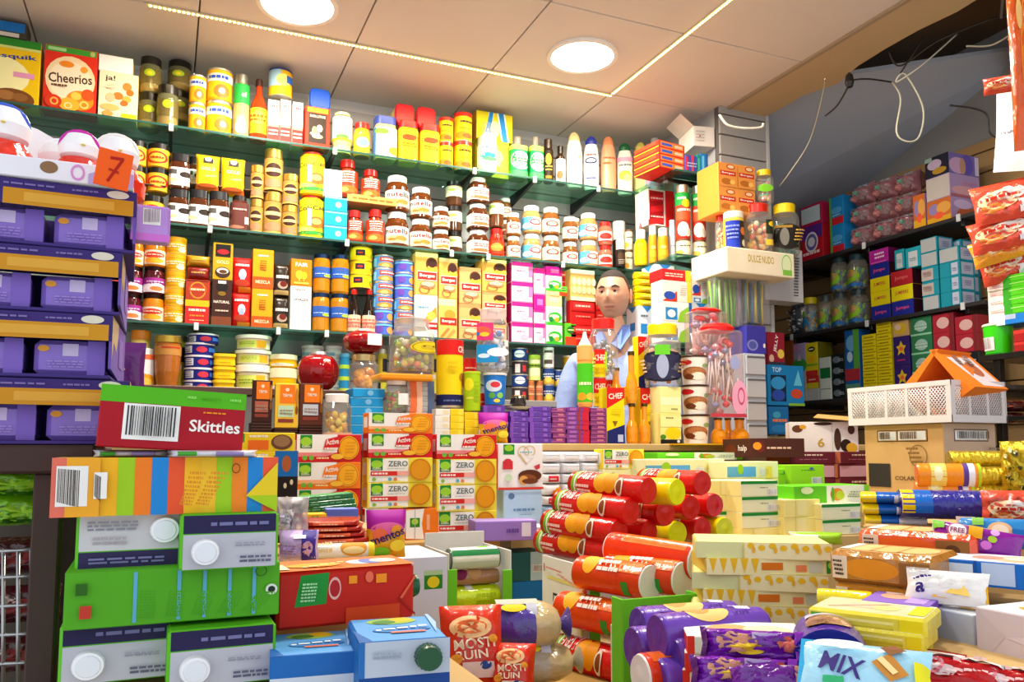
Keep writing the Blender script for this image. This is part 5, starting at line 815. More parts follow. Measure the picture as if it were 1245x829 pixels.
kbox('palb', 'biscuit_box', 'pale yellow biscuit box with green strip', 'biscuit box', 'cream biscuit boxes', .12, .05, .10, 'eeedc4', {'L': 'f0e498', 'T': 'f4f0c0'}, F=[('r', .0, .78, 1, .98, '17862c'), ('r', .0, .72, 1, .77, 'd8ecc8'), ('b', .7, .06, .96, .48, '98a098'), ('n', .5, .5, .7, .6, 1, '707868')])
kbox('pall', 'biscuit_box', 'plain pale yellow biscuit box', 'biscuit box', 'cream biscuit boxes', .12, .05, .10, 'f2e48c', {'T': 'f6f0a8', 'R': 'a8d818'}, F=[('r', .3, 0, .32, 1, 'e0d070'), ('r', .35, .1, .6, .9, 'f4e8a0')])
kbox('limb', 'biscuit_box', 'lime green biscuit box', 'biscuit box', 'cream biscuit boxes', .1, .08, .10, '96d424', F=[('b', .6, .08, .9, .4, '80a0b0'), ('n', .3, .7, .7, .78, 1, '509018'), ('e', .6, .82, .06, .06, '3868b0')])
kbox('mang', 'biscuit_box', 'green and white box with an orange fruit', 'biscuit box', 'cream biscuit boxes', .22, .06, .08, '62c41c', F=[('r', .42, 0, 1, 1, 'eef0d8'), ('e', .56, .5, .09, .35, 'e08830'), ('e', .6, .45, .06, .25, 'b8d030'), ('r', .93, 0, 1, 1, '80d020'), ('n', .7, .3, .85, .7, 3, '88a870'), ('e', .16, .75, .08, .2, 'e0f0b0'), ('e', .5, .5, .02, .4, '58b010')])
kbox('wfr', 'wafer_box', 'maroon wafer box', 'box', 'maroon boxes', .12, .05, .09, '6e2438', {'L': 'a85838', 'T': '9a5860'}, F=[('n', .3, .6, .7, .85, 1, 'f0d8c8'), ('n', .2, .3, .8, .4, 1, 'b88090')])
kbox('wfp', 'wafer_box', 'maroon box with a pink window', 'box', 'maroon boxes', .12, .05, .09, '6e2438', {'L': 'c07038'}, F=[('r', .04, .1, .94, .85, 'd8a8c0'), ('r', .95, .1, 1, .85, 'f0c030')])
kbox('wfb', 'wafer_box', 'maroon box with a blue and yellow print', 'box', 'maroon boxes', .12, .05, .09, '6e2438', F=[('b', .04, .15, .36, .85, '404050'), ('e', .55, .45, .1, .25, '2868b8'), ('e', .72, .45, .1, .25, 'e8c828'), ('r', .5, .2, .9, .3, 'c03038')])
kbox('choco6', 'chocolate_box', 'white box with printed dark chocolates', 'box', 'boxes', .2, .13, .1, 'f0e8e0', {'R': 'a01828'}, F=[('e', .12, .78, .08, .12, '6a3a20'), ('e', .2, .84, .05, .07, 'e0a020'), ('e', .5, .94, .14, .05, '3c1c10'), ('t', '6', .46, .34, .28, 'c8a030', .1), ('r', .62, .0, .63, 1, 'd0c8c0'), ('e', .82, .25, .08, .2, '2c1810'), ('e', .9, .18, .08, .15, 'e0a828'), ('e', .7, .45, .05, .35, '4a2c20'), ('e', .9, .75, .05, .15, '4a2818')])
kbox('halp', 'chocolate_box', 'long dark brown box with cream stripes on top', 'box', 'boxes', .2, .09, .3, '4a1c14', F=[('e', .18, .55, .08, .3, '6a1c14'), ('n', .3, .4, .75, .6, 1, 'e8b0a0'), ('e', .12, .6, .08, .2, 'f08c20')], T=[('r', .2, 0, .42, 1, 'f0e6dc'), ('r', .5, 0, .52, 1, 'c8b8a0'), ('r', .72, 0, .9, 1, 'f0e6dc')], L=[('t', 'halp', .72, .45, .4, 'f0e0d0', .3), ('e', .3, .4, .2, .3, '6a1810')])
kbox('gldb', 'chocolate_box', 'flat golden yellow box', 'box', 'boxes', .3, .05, .1, 'e8ac10', F=[('r', .75, 0, 1, 1, '4a3a20'), ('r', .92, 0, 1, 1, 'c89818'), ('n', .2, .3, .6, .6, 1, 'f0c040')])
kroll('dig', 'biscuit_roll', 'glossy red roll of biscuits', 'biscuit roll', 'rolls of biscuits', .26, .034, 'd31410/f', [('r', .0, .0, .04, 1, 'b01008/f'), ('r', .05, .1, .13, .95, '78b028'), ('r', .09, .1, .11, .95, 'f0e8e0'), ('t', 'DIGESTA', .26, .66, .34, 'f6e4e0', .25, 0), ('e', .48, .5, .1, .26, 'f2a018'), ('e', .6, .5, .1, .26, 'e8900c'), ('n', .15, .22, .36, .4, 2, 'f8c8c0'), ('e', .74, .4, .05, .2, 'f0e0c8'), ('e', .74, .4, .035, .14, '8a4418')], ends2='b01008/f')
kroll('maria', 'biscuit_roll', 'yellow roll of biscuits', 'biscuit roll', 'rolls of biscuits', .26, .034, 'f2da08/f', [('t', 'MUESLI CRUNCH', .5, .55, .13, '3a3010', .55), ('e', .1, .5, .05, .2, 'f4b0a0'), ('r', .82, 0, .84, 1, 'e8c808')], end='e4ec10/f')
kroll('orr', 'biscuit_roll', 'orange roll of biscuits with white end', 'biscuit roll', 'rolls of biscuits', .26, .036, 'e8380c/f', [('r', .2, .55, .95, 1, 'f06c18/f'), ('r', .08, .12, .25, .3, 'f0a060'), ('r', .4, .12, .6, .3, 'f0a060')], end='eeeae8/p')
kroll('orc', 'biscuit_roll', 'orange roll printed with golden biscuits, white end', 'biscuit roll', 'rolls of biscuits', .26, .036, 'e03c10/f', [('e', .25, .7, .12, .3, 'f8b020'), ('r', .55, .5, 1, 1, 'f06818/f'), ('n', .38, .45, .7, .7, 2, 'f8ece0'), ('r', .75, .1, .85, .35, '3a9838')], end='eeeae8/p')
kroll('pur', 'biscuit_roll', 'purple roll of biscuits', 'biscuit roll', 'purple rolls of biscuits', .26, .036, '6c42b4/f', [('e', .55, .85, .2, .2, 'f4c878'), ('e', .62, .75, .12, .16, 'e0984c'), ('n', .15, .7, .3, .95, 2, 'e8e0f8'), ('e', .9, .65, .04, .08, 'c8b8e8'), ('r', .28, .25, .31, .45, 'd0b040')], end='5c34a0/f')
kroll('btub', 'biscuit_roll', 'orange and yellow banded biscuit tube', 'biscuit roll', 'biscuit tubes', .3, .034, 'f0901c/f', [('r', .2, 0, .45, 1, 'f4dc70'), ('e', .32, .4, .07, .2, 'f8f0c0'), ('r', .72, 0, .8, 1, '5a3a90'), ('r', .8, 0, .9, 1, 'e8e4f0'), ('r', .95, 0, 1, 1, 'b0d020')], end='e86c10/f')
kroll('foil', 'foil_roll', 'roll wrapped in crumpled gold foil', 'roll', 'gold foil rolls', .3, .034, 'd8bc30/o', [], end='c8a428/o')
kroll('blur', 'bread_roll_bag', 'long bag of sliced rolls in shiny dark blue film', 'bag', 'bags', .5, .05, '2a2c94/F', [('r', 0, .2, .12, .9, 'f0cc10/f'), ('r', .12, .2, .28, 1, '1468c8/f'), ('p', [(.5, .3), (.56, .75), (.58, .75), (.52, .3)], 'c8c8f0')], end='20207c/F')
kroll('mixr', 'snack_tube', 'pack striped in blue and yellow film', 'pack', 'striped packs', .3, .03, '1460c0/f', [('r', 0, 0, .25, 1, 'f0d010/f'), ('r', .55, 0, 1, .5, 'e8e4f0/f')], end='f0d010/f')
kbox('cream', 'biscuit_box', 'long cream biscuit box with yellow splashes', 'biscuit box', 'long cream biscuit boxes', .3, .04, .14, 'c8ba62', {'T': 'f4ec98', 'L': 'd8d890'}, c=.004, F=[('r', 0, 0, .35, 1, 'dfe2a4'), ('r', .36, .0, 1, 1, 'f6ecb8')] + [('e', .41 + .08 * i, .80 - .12 * (i % 2), .026, .18, 'f2c21c') for i in range(8)] + [('e', .43 + .08 * i, .55, .012, .2, 'eeb420') for i in range(0, 8, 2)] + [('r', .35, 0, .36, 1, 'e0d080')])
kbox('creamo', 'biscuit_box', 'long cream biscuit box with orange label', 'biscuit box', 'long cream biscuit boxes', .3, .04, .14, 'c8b458', {'T': 'f4ec98', 'L': 'e8c850'}, c=.004, F=[('r', 0, .0, 1, 1, 'f6ecb0')] + [('p', [(.02 + .08 * i, 1), (.08 + .08 * i, 1), (.05 + .08 * i, .1)], 'f2c020') for i in range(5)] + [('r', .42, .3, .58, .75, 'e07818'), ('r', .68, .2, .76, .6, 'f08858'), ('r', .78, .15, .88, .8, 'd0d4c0'), ('r', .91, .1, .97, .85, '2a8a30'), ('e', .94, .6, .02, .2, 'a0d030')])
kpillow('toast', 'toast_bread_pack', 'pack of toasted slices in clear and orange film', 'bread pack', 'toast packs', .22, .14, .09, 'e07018/F', [('e', .3, .55, .22, .3, 'f4c480'), ('e', .62, .5, .24, .32, 'f0b868'), ('r', .0, .1, .16, .9, 'f4e8dc'), ('p', [(.3, .2), (.7, .3), (.7, .34), (.3, .25)], 'd08838')], crimp=.03, puff=.22)
def ktoast(key, desc, top, side, sid2, w=.24, h=.075, l=.13):
 b = MB(); b.box(-w / 2, -l / 2, 0, w / 2, l / 2, h, side, .012, {'T': top}); fn = fbox(w * .94, h, l * .84)
 b.decals(lambda s, t, o: ((s - .5) * w * .88, -l / 2 + .014 + t * (l - .03), h + o), [('e', .22, .5, .24, .42, 'f2c684'), ('e', .5, .5, .24, .42, 'f0bc74'), ('e', .78, .5, .2, .4, 'efc07c'), ('r', .34, .1, .36, .9, 'c88440'), ('r', .62, .1, .64, .9, 'c88440'), ('r', 0, .1, .1, .9, 'f6ece0')])
 b.decals(lambda s, t, o: ((s - .5) * w * .9, -l / 2 - o, .012 + t * (h - .024)), [('e', .4, .5, .3, .45, sid2), ('r', .0, 0, .16, 1, 'ecd4bc'), ('n', .03, .1, .13, .9, 4, '3a2c24'), ('r', .7, 0, 1, .9, '8a5a28'), ('e', .85, .4, .07, .3, '5a3418')])
 kind(key, 'toast_bread_pack', desc, 'bread pack', 'toast packs', (w, h, l), [(None, b, None, None)])
ktoast('toa', 'pack of sliced toast with brown side film', 'f0c078/F', 'b07428/F', 'd8871c'); ktoast('tob', 'pack of sliced toast in orange-red film', 'f2a060/F', 'e04c14/F', 'e8621c')
# low ledge, counter and risers (all standing on the floor)
def unit(name, x0, y0, x1, y1, z, top, body, label, cat, tt=.03, over=.01, z0=0):
 e = empty(name, ((x0 + x1) / 2, (y0 + y1) / 2, z0), label, cat); hx, hy = (x1 - x0) / 2, (y1 - y0) / 2
 q = MB(); q.box(-hx + over, -hy + over, 0, hx - over, hy - over, z - z0 - tt, body, .003); tag('carcass', q, None, None, parent=e)
 q = MB(); q.box(-hx, -hy, z - z0 - tt, hx, hy, z - z0, top, .003); tag('top_board', q, None, None, parent=e); return e
unit('back_ledge', -.93, 3.16, 1.22, YW - .015, S4z, '5a3c30/p', '7a7674/w', 'low ledge with dark front edge under the glass shelves', 'ledge')
unit('back_ledge', 1.221, YS - .02, 2.40, YW - .015, S4z, '8d8a88/p', '7a7674/w', 'low narrow grey ledge behind the shopkeeper', 'ledge')
unit('counter', .95, 2.50, 2.75, 2.82, 1.125, 'cda970/k', '6a5038/k', 'counter with a pale wooden front edge', 'counter', tt=.025)
unit('counter', -.35, 2.45, .949, 2.82, 1.125, '5a4030/k', '4a3628/k', 'dark counter section behind the biscuit boxes', 'counter', tt=.025)
unit('display_bench', .18, 2.06, .845, 2.44, .865, 'd8a860/k', 'd0b890/k', 'low bench with a pale wooden top carrying the biscuit boxes', 'bench')
def riserp(u0, u1, v, d, dep, label):
 m = d / FPX; p = atd((u0 + u1) / 2, v, d); r = facing((u0 + u1) / 2); w = (u1 - u0) * m; b = MB(); b.box(-w / 2, 0, 0, w / 2, dep, p.z, 'c8a468/k', .003)
 o = tag('cardboard_riser', b, label, 'riser', 'plain cardboard risers'); o.location = (p.x, p.y, 0); o.rotation_euler.z = math.radians(r); return o
def riser(x0, x1, y0, y1, z, label, c='c8a468/k', z0=0, name='cardboard_riser'):
 b = MB(); b.box(x0, y0, z0, x1, y1, z, c, .003); b.box(x0 + .01, y0 - .001, z0, x1 - .01, y0, z - .03, c, .0003); return tag(name, b, label, 'riser', 'plain cardboard risers')
# ================================================================ back wall, top shelf
Z1 = Zone('on the top shelf', Y=3.50, z=S1z, dep=.14, top=ZC)
A = lambda k, u0, u1, vb, vt, wh, **kw: col(Z1, k, u0, u1, vb, vt, wh, **kw)
A('nesq', -36, 48, 128, 45, 'at the left end of the top shelf')
A('smallbox', -14, 33, 45, 24, 'lying on top of the yellow chocolate cereal box', z=None, Y=3.52)[0]
A('cheer', 50, 117, 140, 57, 'on the top shelf')
A('ja', 118, 167, 146, 88, 'beside the red cereal box')
A('jaflap', 119, 162, 88, 68, 'standing on the almond box')
A(['dark', 'dark'], 168, 194, 148, 72, 'right of the almond box', Y=3.54)
A(['dark', 'dark'], 202, 231, 150, 76, 'behind the single jar and beside the yellow tins', Y=3.60)
A('dark', 190, 216, 152, 106, 'standing alone in front of the stacked snack jars', Y=3.49)
A(['suntin', 'suntin'], 229, 249, 156, 94, 'next to the snack jars, smaller pair')
A(['suntin', 'suntin'], 250, 281, 160, 88, 'left of the green-banded spray can, larger pair')
A('spray', 283, 302, 163, 92, 'between the yellow tins and the sauce bottle')
A('sauce', 303, 324, 168, 97, 'on the top shelf')
A('wr', 325, 339, 170, 121, 'under the pale blue tin, left one'); A('wr', 340, 353, 171, 121, 'under the pale blue tin, right one'); A('wr', 355, 368, 173, 124, 'left of the box of wafer rolls', Y=3.51)
A('bluetin', 326, 355, 121, 88, 'standing on the white and red boxes')
A('rolli', 370, 401, 182, 130, 'on the top shelf')
A('lyb', 377, 403, 131, 105, 'on top of the wafer roll box')
A('inv', 403, 428, 187, 139, 'right of the wafer roll box')
A('yred', 429, 450, 194, 151, 'between the two mayonnaise jars')
A('mayo', 453, 481, 192, 145, 'left of the square yellow jars')
A('sqred', 482, 507, 195, 150, 'left one of the pair of square jars'); A('sqred', 508, 533, 198, 154, 'right one of the pair of square jars')
A('lyr', 482, 506, 150, 124, 'on the left square yellow jar'); A('lyr', 508, 532, 154, 128, 'on the right square yellow jar')
A(['ytub', 'ytub'], 533, 551, 201, 145, 'right of the square jars, narrow pair'); A(['ytub', 'ytub'], 551, 574, 204, 140, 'left of the blue striped box, wider pair')
A('yb', 597, 619, 208, 172, 'under the blue striped box', Y=3.55); A('yb', 578, 597, 206, 172, 'behind the flat white bottle', Y=3.60)
A('bars', 579, 624, 171, 137, 'on the yellow cartons', Y=3.55)
A('mw', 581, 603, 206, 150, 'in front of the yellow cartons', Y=3.47)
A('gmw', 618, 640, 210, 167, 'left one of the two'); A('gmw', 642, 660, 213, 167, 'right one, beside the black bottles')
A('bl', 660, 673, 217, 170, 'right of the green bottles'); A('bl2', 675, 688, 219, 178, 'left of the white shampoo bottle')
A('sh1', 688, 709, 223, 161, 'on the top shelf'); A('sh2', 709, 729, 226, 166, 'on the top shelf'); A('sh3', 730, 750, 229, 166, 'on the top shelf'); A('sh4', 750, 770, 231, 174, 'on the top shelf'); A('sh5', 770, 789, 231, 173, 'at the right end of the row', Y=3.52)
A('pink', 784, 797, 229, 176, 'left one of the three pink cans', Y=3.50, z=S1z); A('pink', 791, 803, 226, 169, 'middle one of the three pink cans', Y=3.42, z=S1z); A('pink', 803, 813, 224, 174, 'right one of the three pink cans', Y=3.45, z=S1z)
# ================================================================ second shelf
Z2 = Zone('on the second shelf', Y=3.50, z=S2z, dep=.13, top=S1z)
A = lambda k, u0, u1, vb, vt, wh, **kw: col(Z2, k, u0, u1, vb, vt, wh, **kw)
A('oval', 146, 170, 269, 240, 'lower row of the second shelf, leftmost'); A('oval', 171, 198, 273, 240, 'lower row, left of the coffee jars')
b = MB(); b.box(-.26, -.13, 0, 0, 0, .004, '6a5038/k'); o = tag('cardboard_sheet', b, 'cardboard sheet between the rows of yellow black-lidded jars', 'sheet'); o.location = onY(202, 238, 3.63)
A(['oval', 'oval'], 152, 176, 234, 173, 'upper row, left pair', z=None); A(['oval', 'oval'], 178, 204, 236, 177, 'upper row, right pair', z=None)
A(['coff', 'coff'], 204, 228, 275, 189, 'left of the row of white labelled coffee jars'); A('coff', 229, 252, 278, 233, 'middle of the lower row of coffee jars'); A('coff', 253, 277, 280, 235, 'next to the brown coffee jar'); A('coff', 229, 242, 230, 192, 'half hidden behind the left yellow coffee pack', z=None, Y=3.6)
A('cofd', 279, 301, 283, 239, 'right of the white labelled coffee jars')
b = MB(); b.box(-.01, -.12, 0, .36, 0, .004, '6a5038/k'); o = tag('cardboard_sheet', b, 'cardboard sheet under the yellow gold coffee packs', 'sheet'); o.location = onY(229, 233, 3.63)
A('gold', 237, 267, 232, 186, 'left one of the pair', z=None); A('gold', 268, 298, 237, 190, 'right one of the pair', z=None)
A(['gjar', 'gjar'], 303, 319, 284, 202, 'between the coffee packs and the taller gold jars'); A(['gjar', 'gjar'], 319, 342, 286, 183, 'the largest gold jars'); A(['gjar', 'gjar'], 342, 361, 290, 213, 'beside the yellow cocoa tubs')
A(['colacao', 'colacao'], 363, 393, 290, 187, 'left of the sky blue packets')
A(['bcube', 'bcube', 'bcube'], 394, 422, 290, 240, 'right of the cocoa tubs')
A('wcart', 393, 416, 239, 206, 'standing on the sky blue packets')
A('syrup', 420, 441, 293, 257, 'below the cardboard shelf, left one'); A('syrup', 444, 467, 295, 256, 'below the cardboard shelf, right one')
b = MB(); b.box(-.13, -.12, 0, .10, 0, .035, 'c89a50/k'); b.decals(lambda s, t, o: (-.13 + .23 * s, -.12 - o, .035 * t), [('n', .1, .3, .9, .7, 1, '8a6020')]); o = tag('cardboard_tray', b, 'narrow cardboard tray on the lower amber syrup bottles', 'tray'); o.location = onY(450, 257, 3.62)
A('syrup', 409, 435, 243, 196, 'on the cardboard tray, left one', z=None); A('syrup', 438, 462, 246, 208, 'on the cardboard tray, right one', z=None)
A(['nutL', 'nutL'], 467, 497, 297, 216, 'leftmost large pair'); A(['nutL', 'nutL'], 497, 525, 300, 230, 'second large pair'); A(['nutS', 'nutS'], 525, 547, 303, 253, 'right of the large spread jars')
A(['cup', 'cup', 'cup'], 541, 562, 304, 222, 'between the spread jars', Y=3.56)
A(['sqn', 'sqn', 'sqn'], 568, 593, 307, 218, 'on the second shelf')
A('redj', 594, 613, 308, 279, 'under the brown pudding jar'); A('pcup', 594, 613, 278, 245, 'standing on the red jar', z=None)
A(['hz', 'hz', 'hz'], 606, 622, 312, 242, 'in the back row behind the red jar', Y=3.62)
A(['hz', 'hz'], 615, 633, 311, 260, 'first small pair from the left'); A(['hzb', 'hzb'], 634, 658, 314, 252, 'left large pair'); A(['hz', 'hz'], 658, 681, 316, 254, 'between the blue labelled pairs')
A(['hz', 'hz'], 683, 703, 318, 265, 'left of the right blue labelled pair', Y=3.53); A('hzb', 692, 706, 290, 266, 'in the back row', Y=3.60, z=None); A(['hzb', 'hzb'], 704, 727, 320, 261, 'right large pair')
A(['redl', 'redl'], 727, 745, 322, 271, 'right of the duo spread jars'); A('chk', 745, 761, 324, 270, 'beside the red lidded jars', Y=3.56); A('chk', 749, 760, 331, 292, 'nearest the shelf corner', Y=3.44, z=S2z - .0); A(['bgjar', 'bgjar'], 760, 770, 326, 280, 'left of the yellow mustard bottle')
# ================================================================ third shelf
Z3 = Zone('on the third shelf', Y=3.50, z=S3z, dep=.12, top=S2z)
A = lambda k, u0, u1, vb, vt, wh, **kw: col(Z3, k, u0, u1, vb, vt, wh, **kw)
A(['rlj', 'rlj'], 122, 145, 390, 313, 'at the left end of the third shelf')
A(['jamj', 'jamj', 'honeyj'], 146, 171, 394, 290, 'left column of the jam jars', fr=[1, 1, 1.05]); A(['honeyj', 'jamj', 'honeyj'], 173, 198, 395, 290, 'right column of the jam jars', fr=[1, 1, 1.05])
A(['ytub2'] * 5, 199, 223, 396, 290, 'between the jam jars and coffee packs')
A(['cafe', 'marc', 'rpk', 'gpk'], 224, 254, 396, 309, 'right of the ochre tubs', fr=[30, 25, 17, 14])
A(['natur', 'goldt'], 256, 281, 398, 295, 'between red coffee packs', fr=[57, 46]); A(['rcof', 'rcof'], 281, 305, 398, 312, 'right of the gold coffee box'); A(['orcof', 'orcof'], 305, 331, 400, 303, 'right of the bright red packs'); A(['dkcho', 'dkcho'], 332, 351, 400, 320, 'left of the plain white box')
A(['lav', 'tapb'], 352, 378, 402, 315, 'left of the pickle jars', fr=[54, 33])
A(['oliv', 'oliv'], 379, 400, 403, 310, 'left column'); A(['oliv', 'oliv'], 401, 423, 404, 311, 'right column')
A('soy', 422, 438, 405, 352, 'under the yellow tins, left one'); A('soy', 440, 456, 406, 352, 'under the yellow tins, right one')
A(['yst', 'yst', 'yst'], 424, 452, 352, 302, 'standing on the soy bottles', z=None)
A(['tuna2', 'tuna2', 'tuna', 'tuna', 'tuna', 'tuna'], 453, 477, 407, 312, 'left column of tuna tins'); A(['tuna2', 'tuna', 'tuna', 'tuna2', 'tuna2', 'tuna2'], 478, 502, 408, 318, 'right column of tuna tins')
A(['brg3', 'brg'], 504, 532, 410, 307, 'left column of dessert boxes'); A(['brg4', 'brg'], 533, 556, 410, 314, 'second column of dessert boxes'); A(['brg2', 'brg2'], 558, 585, 411, 325, 'third column of dessert boxes'); A(['brg2', 'brg2', 'brg'], 586, 616, 412, 312, 'column beside the pink boxes', fr=[30, 30, 40])
A(['pinkb'] * 4, 622, 648, 417, 317, 'left column of pink boxes'); A(['pinkb', 'pinkb', 'pinks', 'pinkb'], 649, 663, 417, 326, 'second column of pink boxes', fr=[24, 17, 18, 32]); A(['grnb', 'grnb', 'tanb', 'grnb', 'pinks'], 664, 684, 418, 324, 'right of the pink boxes', fr=[23, 22, 18, 18, 11])
A('grnr', 687, 701, 418, 393, 'beside the green and white boxes'); A('slvr', 684, 692, 392, 358, 'standing behind the green boxes', z=None, Y=3.55); A('grnr', 680, 690, 360, 348, 'small green-topped box on the silver can', z=None)
A(['redb', 'redb', 'eggb'], 694, 724, 418, 328, 'left of the shopkeeper', fr=[24, 28, 36]); A('redb', 680, 693, 350, 330, 'narrow one behind the green boxes', z=None, Y=3.56); A(['redb', 'redb'], 725, 735, 418, 365, 'partly behind the shopkeeper', Y=3.52)
# ================================================================ low ledge
Z4 = Zone('on the low ledge', Y=3.50, z=S4z, dep=.12, top=S3z)
A = lambda k, u0, u1, vb, vt, wh, **kw: col(Z4, k, u0, u1, vb, vt, wh, **kw)
A(['orl', 'orl'], 158, 180, 470, 402, 'at the left end of the ledge', Y=3.56)
A('sqz', 162, 187, 471, 424, 'left of the sausage jar'); A('gpat', 206, 224, 471, 408, 'behind the sausage jar', Y=3.6); A('sausj', 187, 218, 472, 409, 'on the low ledge', Y=3.46)
A(['navy'] * 4, 224, 259, 472, 418, 'lower four of the navy tins'); A('navy', 230, 265, 419, 407, 'topmost, set off to the right of the stack', z=None)
A(['ysq'] * 3, 259, 284, 474, 431, 'right of the navy tins')
A(['ctub', 'ctub', 'ctub'], 287, 326, 480, 409, 'left of the red apple jar', fr=[35, 18, 18]); A(['ytp', 'ytp'], 326, 360, 482, 432, 'between the cream tubs and the apple jar', fr=[33, 17])
A(['wcup'] * 4, 366, 392, 482, 421, 'behind the red apple jar', Y=3.6); A(['wcup'] * 4, 394, 414, 482, 421, 'right of the apple jar', Y=3.6); A('bstk', 412, 424, 484, 430, 'left of the peach jar', Y=3.55)
A('gpat', 458, 470, 486, 424, 'behind the bubble gum tub, left', Y=3.6); A('gpat', 524, 531, 486, 424, 'left of the big yellow tin', Y=3.6)
kcan('nvt', 'spice_tin', 'navy tin with round white badge', 'tin', 'small tins', .04, .07, '1c3c80', [('e', .5, .55, .22, .32, 'e4e8f0'), ('n', .3, .5, .7, .62, 1, '4060a0'), ('e', .9, .8, .1, .14, 'c84028'), ('r', 0, 0, 1, .08, '102050')])
kcan('crt', 'food_tin', 'dark tin with small print', 'tin', 'small tins', .04, .07, '3a2c34', [('r', .3, .1, .5, .8, 'd8d0d0'), ('r', .6, .2, .75, .7, 'c03038')])
kcan('goldc', 'food_tin', 'golden tin', 'tin', 'golden tins', .04, .07, 'c09828/m', [('r', 0, .1, 1, .15, '8a6818'), ('r', 0, .85, 1, .9, '8a6818'), ('e', .5, .5, .2, .2, 'd8b848')])
kcan('navt', 'food_tin', 'navy and gold tin', 'tin', 'small tins', .03, .07, '24407c', [('r', 0, 0, 1, .3, 'c8a030'), ('n', .2, .4, .8, .7, 2, 'c8d0e0'), ('e', .5, .3, .2, .2, 'e0c050')])
kcan('brj', 'sauce_jar', 'slim brown jar', 'jar', 'slim brown jars', .025, .12, 'b86838/j', [('r', 0, .3, 1, .8, 'd8a070'), ('n', .2, .4, .8, .7, 3, 'b03828')], lid='c87828/p')
kcan('wsq', 'cotton_tub', 'white octagonal tub with dark window', 'tub', 'white tubs', .035, .05, 'ece4dc/p', [('r', .25, .3, .75, .7, '584a44')], lid='f0e8e0/p', lidh=.15)
kjar('limet', 'baby_food_jar', 'lime and cream canister', 'canister', 'canisters', .035, .13, 'd8e098/p', 'a8c838/p', [('r', 0, .6, 1, .8, '88a830'), ('n', .2, .64, .8, .76, 1, '30401c'), ('r', 0, 0, 1, .2, 'c8d880')], 'e4e8b0', neck=1.0, lidh=.16, lidr=1.03, sh=.02, lt=(.02, .98))
A(['crt', 'nvt', 'crt', 'nvt'], 622, 642, 494, 424, 'left of the lime canister', fr=[18, 17, 18, 17]); A('limet', 642, 657, 463, 432, 'standing on the slim brown jars', z=None); A('brj', 642, 650, 494, 463, 'left one'); A('brj', 651, 660, 494, 463, 'right one')
A(['navt', 'navt', 'wsq', 'wsq'], 660, 674, 495, 421, 'middle of the ledge', fr=[23, 23, 17, 10]); A(['navt', 'navt'], 674, 685, 495, 450, 'left of the golden tins'); A(['goldc'] * 3, 684, 699, 496, 433, 'front column', Y=3.48); A(['goldc'] * 3, 698, 711, 497, 432, 'back column', Y=3.54)
A('apple', 361, 411, 475, 427, 'behind the upright chocolate bars', Y=3.22); A('papple', 424, 460, 476, 431, 'under the price labelled apple jar', Y=3.22); A('appleL', 417, 466, 431, 385, 'standing on the peach jar', Y=3.20, z=None)
# ================================================================ side shelves on the pier
XS = 2.15
shelf(XS, 3.10, XP0 - .001, YS - .002, S1z, 'top glass side shelf on the pier', [3.2], side=True)
shelf(XS, 3.10, XP0 - .001, YS - .002, S2z, 'second glass side shelf on the pier', [3.2], side=True)
shelf(XS, 3.04, XP0 - .001, YS - .002, S3z - .02, 'third glass side shelf on the pier, behind the milk cartons', [3.15], side=True)
SA = Zone('on the top side shelf', Y=3.12, z=S1z, dep=.18, top=ZC); SB = Zone('on the second side shelf', Y=3.14, z=S2z, dep=.12, top=S1z); SCz = Zone('on the third side shelf', Y=3.08, z=S3z - .02, dep=.12, top=S2z)
col(SA, ['tp', 'tp', 'tp', 'tp'], 797, 833, 213, 173, 'stacked under the white carton', dr=8)
col(SA, 'tpr', 834, 848, 212, 189, 'left of the teal and blue ones', dep=.1); col(SA, 'tpg', 848, 852, 212, 188, 'thin, between two wider boxes', dep=.1); col(SA, 'tpb', 852, 861, 212, 187, 'at the end of the top side shelf', dep=.1)
b = MB(); b.box(-.055, -.09, 0, .055, .09, .10, 'ded8d0/k', .002, {'L': 'f0ece4'}); b.add([(-.055, -.09, .10), (-.055, .09, .10), (-.12, .09, .155), (-.12, -.09, .155)], [(0, 1, 2, 3)], 'd8d2c8/k'); b.decals(fbox(.11, .1, .18)['F'], [('n', .1, .2, .5, .8, 4, 'b8b4b0'), ('e', .3, .5, .04, .04, 'c83038')])
o = tag('open_carton', b, 'white open carton lying on the toothpaste boxes below the ceiling', 'carton'); o.location = onY(847, 186, 3.24); o.rotation_euler = (0, 0, math.radians(-12))
col(SB, 'strawb', 788, 820, 275, 229, 'hanging above the squeeze bottles', Y=3.36)
col(SB, 'must', 771, 788, 327, 280, 'at the corner of the second shelf', Y=3.36); col(SB, 'orb', 789, 799, 322, 275, 'left one beside the white lotion bottle', Y=3.30); col(SB, 'orb', 800, 813, 319, 278, 'right one beside the white lotion bottle', Y=3.24); col(SB, 'whb', 814, 822, 313, 268, 'behind the whipped cream cans', Y=3.26)
col(SB, ['bgjar', 'whip'], 822, 840, 312, 226, 'left one of the pair on the side shelf', fr=[21, 65]); col(SB, ['bgjar', 'whip'], 842, 859, 312, 227, 'right one of the pair on the side shelf', fr=[21, 65], Y=3.13)
col(SCz, ['milkb', 'ybag', 'ybag', 'ybag', 'ybag', 'ybag'], 777, 798, 412, 330, 'left of the tall milk carton', fr=[45, 8, 8, 8, 8, 8], Y=3.22)
col(SCz, ['milkb', 'milkb'], 798, 822, 412, 322, 'left column by the pier', fr=[1, 1], Y=3.2)
col(SCz, ['milkw', 'milkw', 'juicb', 'redsn'], 806, 842, 410, 328, 'middle column by the pier', fr=[25, 25, 26, 14], Y=3.06); col(SCz, ['milkb', 'milkw', 'juicb'], 842, 864, 410, 332, 'right column by the pier', fr=[44, 8, 25], Y=3.07)
